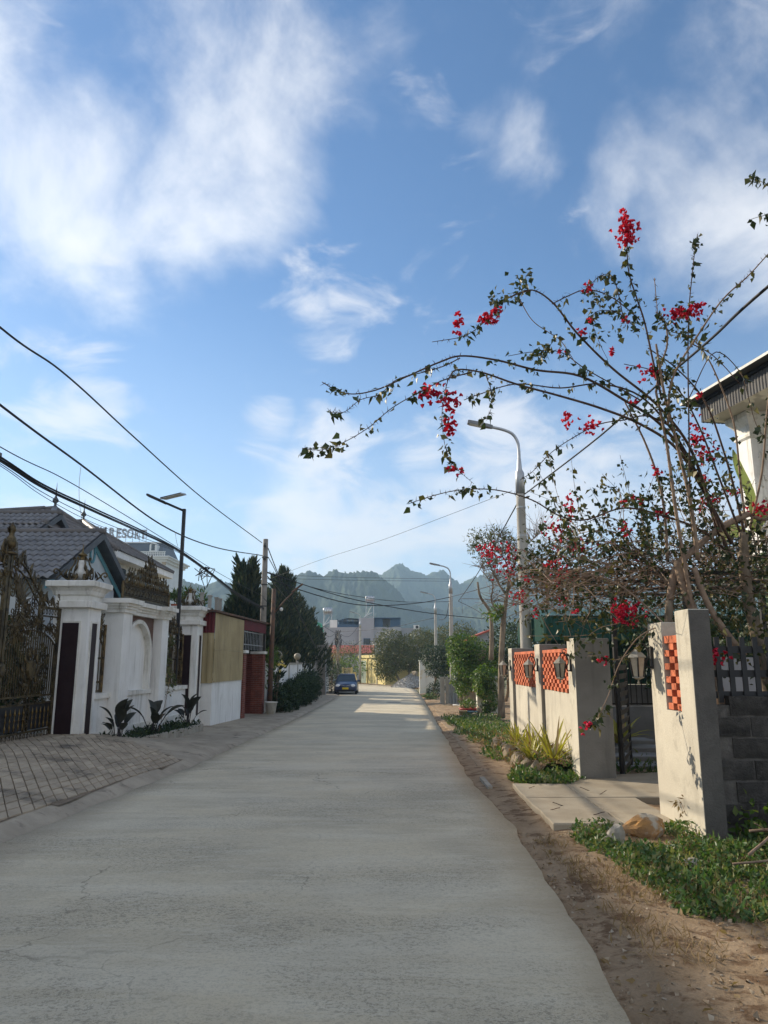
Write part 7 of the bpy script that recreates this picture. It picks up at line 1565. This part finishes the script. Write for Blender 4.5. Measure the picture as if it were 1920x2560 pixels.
# canes: upright group
cane([(1740, 1560), (1715, 1430), (1690, 1280), (1665, 1100), (1640, 980)], 8.4, 8.0, .034, .016, 'branch_pale', .2)
cane([(1745, 1400), (1725, 1250), (1690, 1100), (1660, 980), (1640, 860)], 8.3, 7.8, .032, .014, 'branch_pale', .3)
cane([(1668, 1400), (1660, 1270), (1640, 1180), (1610, 1100), (1580, 1040), (1560, 1000)], 8.6, 8.4, .022, .010, 'branch_pale', .3)
cane([(1640, 980), (1650, 920), (1668, 860), (1660, 800), (1640, 780)], 8.0, 8.0, .018, .008, 'branch_pale', .6)
cane([(1655, 1000), (1632, 900), (1610, 800), (1590, 740), (1572, 680), (1568, 615), (1572, 570)], 8.0, 7.4, .016, .006, 'branch_dark', .35)
cane([(1725, 1250), (1722, 1050), (1720, 900), (1722, 780), (1730, 690), (1738, 620), (1744, 585)], 8.2, 7.7, .012, .005, 'branch_dark', .5)
cane([(1670, 1060), (1680, 950), (1750, 830), (1810, 745), (1870, 690), (1925, 630)], 8.0, 7.2, .018, .007, 'branch_pale', .25)
cane([(1636, 695), (1640, 740), (1645, 790)], 8.0, 8.0, .006, .005, 'branch_pale', .1)
# long arching canes to the left
cane([(1820, 1380), (1770, 1240), (1720, 1110), (1640, 1010), (1530, 920), (1440, 830), (1380, 755), (1330, 725), (1270, 745)], 8.6, 7.4, .026, .009, 'branch_dark', .3)
cane([(1330, 725), (1280, 740), (1240, 770), (1200, 815), (1160, 840), (1080, 855)], 7.4, 7.1, .010, .004, 'branch_dark', .55)
cane([(1800, 1340), (1740, 1180), (1650, 1060), (1560, 1000), (1450, 940), (1340, 925), (1240, 900), (1150, 890), (1100, 905), (1020, 940), (940, 975), (880, 985), (840, 975), (805, 955)], 8.6, 6.6, .026, .005, 'branch_dark', .22)
cane([(1150, 895), (1110, 915), (1060, 930), (990, 950), (950, 985), (900, 1000), (860, 1030), (820, 1030)], 6.9, 6.5, .008, .003, 'branch_dark', .6)
cane([(1830, 1360), (1760, 1230), (1690, 1120), (1600, 1060), (1500, 1020), (1400, 990), (1290, 960), (1200, 930), (1140, 925), (1120, 950)], 8.7, 7.0, .026, .008, 'branch_dark', .22)
cane([(1180, 930), (1110, 950), (1050, 980), (980, 1020), (920, 1070), (850, 1110), (800, 1125), (755, 1120)], 7.0, 6.4, .009, .003, 'branch_dark', .75)
cane([(1760, 1220), (1690, 1090), (1600, 990), (1500, 960), (1400, 970), (1290, 960), (1200, 985), (1160, 1000)], 8.5, 7.6, .018, .005, 'branch_dark', .35)
cane([(1700, 1080), (1620, 1040), (1560, 1050), (1500, 1060), (1440, 1090), (1380, 1130), (1330, 1180), (1300, 1200)], 8.2, 7.8, .012, .004, 'branch_dark', .3)
cane([(1840, 1400), (1760, 1330), (1660, 1290), (1560, 1270), (1460, 1300), (1400, 1290), (1330, 1250), (1240, 1225), (1150, 1225), (1080, 1240), (1020, 1260)], 8.8, 7.0, .018, .004, 'branch_dark', .25)
cane([(1120, 950), (1110, 990), (1105, 1040), (1110, 1100), (1125, 1160)], 7.0, 6.9, .006, .003, 'branch_dark', 1.0)
cane([(1125, 1160), (1150, 1180), (1185, 1210)], 6.9, 6.9, .004, .002, 'branch_dark', .4)
cane([(1215, 940), (1230, 985), (1225, 1030), (1200, 1060)], 7.1, 7.0, .005, .003, 'branch_dark', 1.1)
cane([(1380, 760), (1420, 740), (1460, 725), (1500, 730), (1540, 750), (1600, 800)], 7.6, 8.0, .008, .008, 'branch_dark', .3)
cane([(1560, 800), (1530, 690), (1500, 690), (1470, 720)], 8.0, 7.7, .008, .003, 'branch_dark', 1.0)
cane([(1600, 830), (1540, 780), (1490, 780), (1480, 800), (1500, 860), (1520, 900)], 8.0, 7.8, .007, .003, 'branch_dark', 1.0)
cane([(1600, 1000), (1530, 960), (1460, 920), (1400, 880), (1330, 880), (1270, 890)], 8.0, 7.5, .010, .004, 'branch_dark', .8)
cane([(1290, 730), (1330, 800), (1370, 830), (1400, 850), (1440, 910)], 7.5, 7.7, .006, .005, 'branch_pale', .5)
# right-hand group
cane([(1860, 1330), (1840, 1240), (1810, 1130), (1760, 1000), (1690, 920), (1620, 870)], 8.8, 8.3, .022, .008, 'branch_dark', .3)
cane([(1865, 1320), (1850, 1190), (1835, 1060), (1800, 960), (1760, 880), (1720, 840), (1680, 830)], 8.8, 8.2, .018, .006, 'branch_pale', .25)
cane([(1875, 1320), (1905, 1180), (1915, 1060), (1925, 960)], 8.8, 8.4, .018, .012, 'branch_pale', .2)
cane([(1850, 1330), (1800, 1200), (1745, 1060), (1700, 980), (1640, 930), (1560, 910)], 8.6, 8.0, .018, .006, 'branch_dark', .4)
cane([(1720, 1000), (1790, 880), (1850, 930), (1870, 990), (1890, 1060), (1915, 1100)], 8.4, 8.0, .009, .004, 'branch_dark', .4)
cane([(1730, 860), (1770, 880), (1800, 905), (1850, 960)], 8.2, 8.0, .009, .006, 'branch_dark', .3)
cane([(1870, 1285), (1910, 1300), (1925, 1290)], 8.8, 8.8, .03, .025, 'branch_pale', .1)
# canes hanging low over the gate
cane([(1770, 1690), (1740, 1640), (1700, 1600), (1660, 1560), (1620, 1520), (1560, 1470), (1500, 1440)], 8.0, 8.6, .022, .008, 'branch_pale', .3)
cane([(1660, 1560), (1600, 1590), (1560, 1640), (1540, 1680), (1520, 1740), (1490, 1800)], 8.2, 8.0, .009, .004, 'branch_pale', .35)
cane([(1530, 1800), (1510, 1770), (1490, 1800), (1465, 1810)], 8.0, 7.9, .004, .003, 'branch_pale', 1.6)
cane([(1640, 1580), (1580, 1560), (1520, 1580), (1440, 1590), (1380, 1590), (1310, 1590)], 8.6, 10.5, .007, .003, 'branch_pale', .4)
cane([(1700, 1480), (1600, 1540), (1540, 1560), (1500, 1570), (1460, 1600), (1430, 1640)], 8.4, 9.0, .007, .003, 'branch_pale', .6)
cane([(1620, 1580), (1590, 1620), (1540, 1650), (1500, 1640), (1470, 1640)], 8.2, 8.6, .006, .003, 'branch_pale', .9)
# spreading canes of the lower mound, reaching over the wall to the lamp pole
for k in range(34):
    x0 = random.uniform(1560, 1800); y0 = random.uniform(1380, 1500); x1 = random.uniform(1270, 1560); y1 = random.uniform(1370, 1570); ym = min(y0, y1) - random.uniform(10, 90)
    cane([(x0, y0), (lerp(x0, x1, .35), ym + 10), (lerp(x0, x1, .7), lerp(ym, y1, .4)), (x1, y1)], random.uniform(8.4, 10), random.uniform(9, 12.5), random.uniform(.008, .014), .003, random.choice(('branch_pale', 'twig', 'branch_dark')), .22, 4)
for k in range(30):       # thin risers
    x0 = random.uniform(1420, 1900); y0 = random.uniform(1330, 1430); cane([(x0, y0), (x0 - random.uniform(-10, 50), y0 - random.uniform(50, 110)), (x0 - random.uniform(-30, 120), y0 - random.uniform(100, 240))], random.uniform(8.4, 10), random.uniform(8.4, 10), .007, .003, random.choice(('branch_pale', 'branch_dark')), .55, 4)
# tangle of dry twigs over the arbour
m = MB()
for k in range(800):
    f = random.random(); px = 1330 + 600 * f + random.gauss(0, 25); top = 1465 - 85 * f; py = min(random.gauss(top + 12, 30 + 22 * f), 1550 + random.gauss(0, 8)); Y = random.uniform(8.6, 12.0)
    p = at(px, py, Y); d = Vector((random.gauss(0, 1), random.gauss(0, .6), random.gauss(-.05, .35))).normalized(); l = random.uniform(.3, .95); c = Vector((random.gauss(0, .12), random.gauss(0, .12), random.gauss(.05, .1)))
    m.tube([p, p + d * l * .35 + c * .7, p + d * l * .7 + c, p + d * l], [.006, .0055, .004, .0025], 3, False)
m.build('dry_twigs', 'twig', bo, kind='stuff')
# arbour frame that carries it
ab = thing('arbour_frame', 'dark steel arbour frame buried in the dry twigs above the gate', 'arbour', (3.8, 10, gz(10)))
for (x, y) in ((3.75, 9.2), (3.75, 12.2), (6.2, 9.2), (6.2, 12.2)): MB().box((x - .035, y - .035, gz(y) - .1), (x + .035, y + .035, 2.62)).build('post', 'iron', ab)
for y in (9.2, 10.2, 11.2, 12.2): MB().box((3.3, y - .02, 2.621), (6.5, y + .02, 2.66)).build('purlin', 'iron', ab)
for k in range(12): MB().box((3.4 + k * .27, 9.1, 2.662), (3.42 + k * .27, 12.3, 2.682)).build('bar', 'iron', ab)
MB().box((3.5, 11.0, 2.3), (3.56, 11.06, 2.62)).build('hanger', 'iron', ab)
cane([(1925, 630), (1990, 560), (1960, 480), (1905, 455), (1878, 436)], 7.2, 7.0, .006, .003, 'branch_dark', 1.3)
cane([(1990, 560), (1940, 535), (1905, 540), (1878, 548)], 7.1, 7.0, .005, .003, 'branch_dark', 1.1)
# leaves strung along the canes
fl_spots = []
PL, DL = [], []
for s, dens, r in CANES:
    L = sum((b - a).length for a, b in zip(s, s[1:])); n = int(L * 15 * dens + 1)
    for k in range(n):
        t = random.random() ** .7 * (len(s) - 1.001); i = int(t); p = s[i].lerp(s[i + 1], t - i)
        if random.random() < .018: fl_spots.append(p)
        for q in range(random.choice((2, 3, 4))):
            PL.append(p + Vector((random.gauss(0, .025), random.gauss(0, .025), random.gauss(-.01, .025)))); DL.append(Vector((random.gauss(0, .6), random.gauss(0, .6), random.gauss(-.75, .45))))
for (px, py, Y, rad, n) in ((1668, 930, 8.0, .09, 60), (1660, 1010, 8.0, .13, 110), (1745, 1160, 8.4, .2, 150), (1735, 1230, 8.4, .22, 200), (1350, 880, 7.6, .06, 40), (1700, 810, 8.0, .16, 80), (1880, 1480, 8.9, .45, 320), (1820, 1430, 9, .35, 200), (1860, 1580, 8.4, .4, 300), (1460, 1530, 9.5, .3, 160), (1420, 1440, 10, .3, 130), (1360, 1410, 11, .25, 130), (1330, 1460, 11.5, .25, 100), (1530, 1500, 9.2, .25, 110), (1600, 1300, 8.6, .35, 120), (1480, 1330, 9, .35, 140), (1400, 1370, 10, .3, 120), (1900, 1380, 9, .3, 200), (1650, 1410, 9, .4, 110), (1570, 1560, 9, .18, 60), (1500, 740, 7.8, .1, 50), (1310, 700, 7.4, .06, 40), (1240, 745, 7.3, .06, 30), (1560, 790, 8, .14, 70)):
    c = at(px, py, Y); n = int(n * (1.6 if py > 1250 else 1.0))
    for k in range(n): PL.append(c + Vector((random.gauss(0, rad), random.gauss(0, rad), random.gauss(0, rad * .8)))); DL.append(Vector((random.gauss(0, .6), random.gauss(0, .6), random.gauss(-.5, .5))))
n = len(PL); leaf_object('foliage', [leaves(np.array(PL), np.array(DL), rand_dirs(n, .3), .038 + .075 * RNG.random(n) ** 2, .032 + .055 * RNG.random(n) ** 2, droop=.2)], 'bougain_leaf', bo, 'stuff')
# thorns and spurs along the strongest canes
m = MB()
for s, dens, r in CANES[:22]:
    for k in range(int(len(s) * 1.6)):
        i = random.randrange(len(s) - 1); p = s[i]; d = Vector((random.gauss(0, 1), random.gauss(0, 1), random.gauss(.3, 1))).normalized(); m.tube([p, p + d * random.uniform(.03, .055)], [.004, .001], 3, False)
m.build('thorns', 'branch_dark', bo, kind='stuff')
def flowers(px, py, Y, rx, rz, n):
    c = at(px, py, Y) if Y is not None else px; P = np.array([c + Vector((random.gauss(0, rx), random.gauss(0, rx * .7), random.gauss(0, rz))) for _ in range(n)]); parts = []
    base = rand_dirs(n, -.1)
    for k in range(3):
        a = k * 2.094; s = unit(np.cross(base, np.array([[.3, .5, .8]]))); t = np.cross(base, s); D = base * .55 + (s * math.cos(a) + t * math.sin(a)) * .8; parts.append(leaves(P, D, base, .033 + .010 * RNG.random(n), .031, fold=.5, droop=-.25))
    leaf_object('flower_cluster', parts, 'bougain_flower', bo, 'stuff')
for a in ((1568, 565, 7.4, .055, .085, 85), (1570, 600, 7.4, .05, .04, 30), (1690, 785, 7.9, .06, .035, 34), (1725, 778, 7.9, .06, .035, 34), (1745, 768, 7.9, .04, .03, 18), (1148, 808, 7.2, .035, .06, 24), (1215, 795, 7.2, .045, .035, 26), (1240, 778, 7.2, .03, .02, 12), (1080, 985, 6.8, .06, .045, 34), (1125, 1005, 6.8, .045, .06, 34), (1122, 1072, 6.9, .04, .05, 28), (1420, 1045, 7.8, .05, .05, 20), (1478, 1065, 7.8, .055, .055, 26), (1620, 935, 8.0, .07, .045, 26), (1590, 1003, 8, .02, .02, 5), (1740, 1100, 8.4, .05, .10, 40), (1760, 1130, 8.4, .07, .08, 30), (1640, 1175, 8.5, .04, .03, 8), (1655, 1285, 8.6, .035, .03, 14), (1240, 1375, 11.5, .13, .07, 50), (1265, 1410, 11.5, .10, .12, 60), (1215, 1385, 11.5, .07, .06, 20), (1390, 1320, 10, .10, .07, 44), (1385, 1405, 10, .09, .05, 30), (1440, 1365, 10, .12, .06, 28), (1410, 1440, 10, .12, .05, 46), (1300, 1490, 11.2, .09, .06, 30), (1340, 1530, 11, .03, .05, 10), (1455, 1370, 9.6, .1, .05, 20), (1570, 1525, 8.6, .08, .04, 60), (1550, 1535, 8.6, .04, .05, 24), (1782, 1640, 7.4, .055, .055, 24), (1425, 1260, 9.5, .04, .1, 22), (1430, 1280, 9.5, .03, .04, 10), (1470, 715, 7.7, .03, .03, 10), (1455, 830, 7.8, .03, .02, 8), (1900, 1275, 8.8, .08, .05, 36), (1560, 1320, 8.8, .04, .05, 12), (1510, 1280, 9, .02, .02, 6), (1405, 1500, 10, .04, .04, 12), (1140, 1175, 6.9, .04, .02, 12), (1400, 875, 7.7, .02, .02, 5), (1438, 1530, 9, .03, .02, 5), (1470, 1808, 7.9, .02, .015, 6), (1320, 1445, 10.5, .04, .03, 8), (1530, 880, 7.9, .025, .02, 8)): flowers(*a)
for p in fl_spots[:46]: flowers(p + Vector((0, 0, -.03)), None, None, .028, .024, random.randint(4, 11))
# ================================================================== banana leaf by the white house
bn = thing('banana_plant', 'banana plant with one broad pale green leaf rising behind the canes', 'banana plant', (7.4, 14.0, 0))
MB().tube([(7.45, 14.2, -.3), (7.4, 14.1, 2.0), (7.25, 14.0, 3.6)], [.14, .12, .06], 10).build('stem', 'weed_leaf', bn, True)
for pts, W in (([(1895, 1330), (1880, 1240), (1850, 1170), (1835, 1125)], .24), ([(1890, 1330), (1905, 1290), (1925, 1270)], .3), ([(1880, 1350), (1840, 1330), (1800, 1350)], .3)):
    s = spline(px_path(pts, 14, 13.8), 6); rr = []
    for i, p in enumerate(s):
        f = i / (len(s) - 1); w = W * (math.sin(math.pi * min(1, .12 + f * .9)) ** .6) * .5 + .01; t = (s[min(i + 1, len(s) - 1)] - s[max(i - 1, 0)]).normalized(); sd = Vector((t.z, .35, -t.x)).normalized(); rr.append([p - sd * w + Vector((0, .05, .03)), p, p + sd * w + Vector((0, .05, .03))])
    MB().rings(rr, False, False).build('leaf', 'banana_leaf', bn, True)
# ================================================================== overhead cables
def cable(pts, label, r=.012, mat='wire', n=8, name='overhead_cable', cat='cable'):
    o = MB().tube(spline(pts, n), r, 5).build(name, mat, None, True); return tag(o, label, cat, 'overhead cables')
def cpts(*p): return [at(*q) for q in p]
PT = PB
back = lambda p, z: Vector((-5.3, -11, z))
def left_cable(pxs, zb, label, r=.014):
    P = cpts(*pxs); return cable([Vector((-5.3, -10.8, zb))] + P, label, r, n=10)
left_cable([(0, 818, 9.4), (150, 925, 11.2), (330, 1088, 15.0), (500, 1240, 21.5), (655, 1357, 30.9)], 6.9, 'highest black cable running down to the top of the utility pole', .016)
left_cable([(0, 1012, 9.4), (200, 1160, 12.3), (400, 1310, 17), (530, 1366, 22.5), (656, 1389, 30.9)], 6.3, 'second black cable, sagging just below the top of the utility pole', .018)
left_cable([(0, 1117, 9.4), (150, 1192, 11.2), (300, 1280, 14.2), (430, 1360, 18), (560, 1440, 24), (660, 1492, 30.9)], 5.4, 'single thin cable running just above the cable bundle', .008)
for k, lab in enumerate(('upper strand of the thick cable bundle', 'middle strand of the thick cable bundle', 'lower strand of the thick cable bundle', 'loosely hanging strand under the cable bundle', 'lowest slack strand under the cable bundle')):
    o = (0, 6, 11, 17, 22)[k]; sl = (0, 2, 3, 16, 26)[k]; left_cable([(0, 1142 + o, 9.4), (98, 1206 + o * .7 + sl * .5, 10.5), (228, 1268 + o * .5 + sl, 12.5), (358, 1328 + o * .5 + sl * .5, 15.7), (440, 1370 + o * .4, 18.4), (512, 1420 + o * .3, 22), (590, 1480 + o * .4, 26.5), (660, 1520 + o * .3, 30.9)], 5.0 - .05 * k, lab, (.015, .012, .012, .006, .005)[k])
tw = thing('cable_knot', 'ragged knot of tied cable ends hanging on the bundle before the cypress', 'cable knot', at(514, 1420, 22)); m = MB()
for k in range(12): c = at(514, 1420, 22); m.tube([c + Vector((random.gauss(0, .08), 0, random.gauss(0, .05))), c + Vector((random.gauss(0, .16), random.gauss(0, .05), random.gauss(-.1, .12))), c + Vector((random.gauss(-.08, .2), 0, random.gauss(-.2, .2)))], .012, 4)
m.build('strands', 'wire', tw)
cable(cpts((202, 1168, 12.3), (198, 1210, 12.3), (199, 1260, 12.3), (205, 1300, 12.4)), 'thin loose wire dangling from the second cable above the roofs', .004, 'rope'); cable(cpts((438, 1330, 18), (441, 1352, 18), (445, 1366, 18.2)), 'short wire tie hanging between the two cables by the solar lamp', .005, 'rope')
cable(cpts((670, 1370, 31), (700, 1445, 31.5), (730, 1500, 32), (760, 1560, 34), (790, 1620, 40)), 'steep black cable dropping from the utility pole past the cypresses', .02); cable(cpts((670, 1392, 31), (690, 1430, 31.3), (705, 1475, 31.5)), 'short black stay beside the steep cable at the utility pole', .016)
cable(cpts((668, 1432, 31), (760, 1462, 32), (850, 1490, 34), (960, 1514, 37), (1090, 1535, 41), (1214, 1547, 44)), 'black cable crossing the street from the utility pole to the red-roofed shed', .02)
cable(cpts((668, 1445, 31), (760, 1478, 33), (870, 1508, 36), (948, 1514, 39), (1050, 1507, 43), (1124, 1493, 47.9)), 'lower black cable crossing the street from the utility pole to the second street lamp', .022)
cable(cpts((668, 1430, 31), (780, 1468, 33), (913, 1494, 38), (1020, 1505, 43), (1124, 1504, 47.9)), 'thinner cable crossing the street between the two thicker ones', .014)
cable(cpts((1124, 1493, 47.9), (1180, 1478, 38), (1240, 1460, 30), (1300, 1432, 22), (1312, 1425, 18.9)), 'cable from the second street lamp back to the nearest one', .018)
cable(cpts((668, 1450, 31), (800, 1400, 27), (950, 1352, 24), (1110, 1292, 21), (1280, 1227, 19.2)), 'thin straight wire rising from the utility pole to the nearest street lamp', .006)
cable(cpts((1318, 1227, 19), (1420, 1268, 17), (1520, 1310, 15), (1640, 1350, 13)), 'thin wire falling from the nearest street lamp to the right', .005)
cable(cpts((1305, 1240, 18.9), (1290, 1265, 21), (1240, 1355, 28), (1190, 1440, 36), (1146, 1503, 47.5)), 'slack black cable running from the nearest lamp to the second', .02)
cable(cpts((1146, 1503, 47.5), (1190, 1525, 46), (1240, 1560, 44)), 'short black cable from the junction down to the red roof', .016); cable(cpts((1122, 1508, 47.9), (1116, 1540, 48), (1098, 1550, 50)), 'slack loop hanging on the second street lamp', .02)
cable(cpts((700, 1438, 60), (900, 1444, 62), (1136, 1448, 66)), 'far thin cable strung level before the hills, upper', .014); cable(cpts((700, 1446, 60), (900, 1451, 62), (1128, 1453, 66)), 'far thin cable strung level before the hills, lower', .014)
cable([Vector((9.5, 3.0, 9.5))] + cpts((1925, 712, 7.2), (1780, 845, 8.8), (1640, 965, 11), (1500, 1090, 14), (1312, 1235, 18.9)), 'thick black cable passing over the bougainvillea to the nearest street lamp', .018)
cable(cpts((1300, 1268, 19), (1345, 1330, 18), (1325, 1380, 18), (1300, 1400, 18.5)), 'loose thin wire loop beside the nearest street lamp', .004)
for k, (a, b, s) in enumerate((((668, 1440, 31), (842, 1585, 84), 20), ((806, 1580, 70), (842, 1580, 84), 12), ((806, 1600, 70), (842, 1590, 84), 14), ((846, 1585, 84), (900, 1560, 91), 18), ((846, 1590, 84), (905, 1600, 91), 20), ((846, 1580, 84), (1085, 1545, 68), 8))):
    cable(cpts(a, ((a[0] + b[0]) / 2, (a[1] + b[1]) / 2 + s, (a[2] + b[2]) / 2), b), ('long cable from the utility pole to the far power pole', 'upper slack cable left of the far power pole', 'lower slack cable left of the far power pole', 'drooping cable from the far power pole to the corner lamp', 'second drooping cable from the far power pole to the corner', 'cable from the far power pole over the mango trees to the third lamp')[k], .02)
wn = thing('hanging_line', 'thin white cord hanging down the face of the grey block wall', 'cord', at(1795, 1740, 7.6)); MB().tube(spline(cpts((1790, 1700, 7.62), (1802, 1780, 7.64), (1812, 1860, 7.66), (1820, 1960, 7.67), (1818, 2040, 7.66)), 6), .003, 4).build('line', 'rope', wn)
# ------------------------------------------------------------------ air
hm = bpy.data.materials.new('haze'); hm.use_nodes = True
hg = NG(hm.node_tree); hg.n.remove(hg.n['Principled BSDF'])
pv = hg.new('ShaderNodeVolumePrincipled'); pv.inputs['Color'].default_value = (0.53, 0.77, 1.0, 1); pv.inputs['Density'].default_value = HAZE; pv.inputs['Anisotropy'].default_value = 0.25
hg.l.new(pv.outputs[0], hg.n['Material Output'].inputs['Volume']); MATS['haze'] = hm
MB().box((-2320, -65, -45), (2320, 2360, 196)).build('haze', 'haze', kind='stuff')
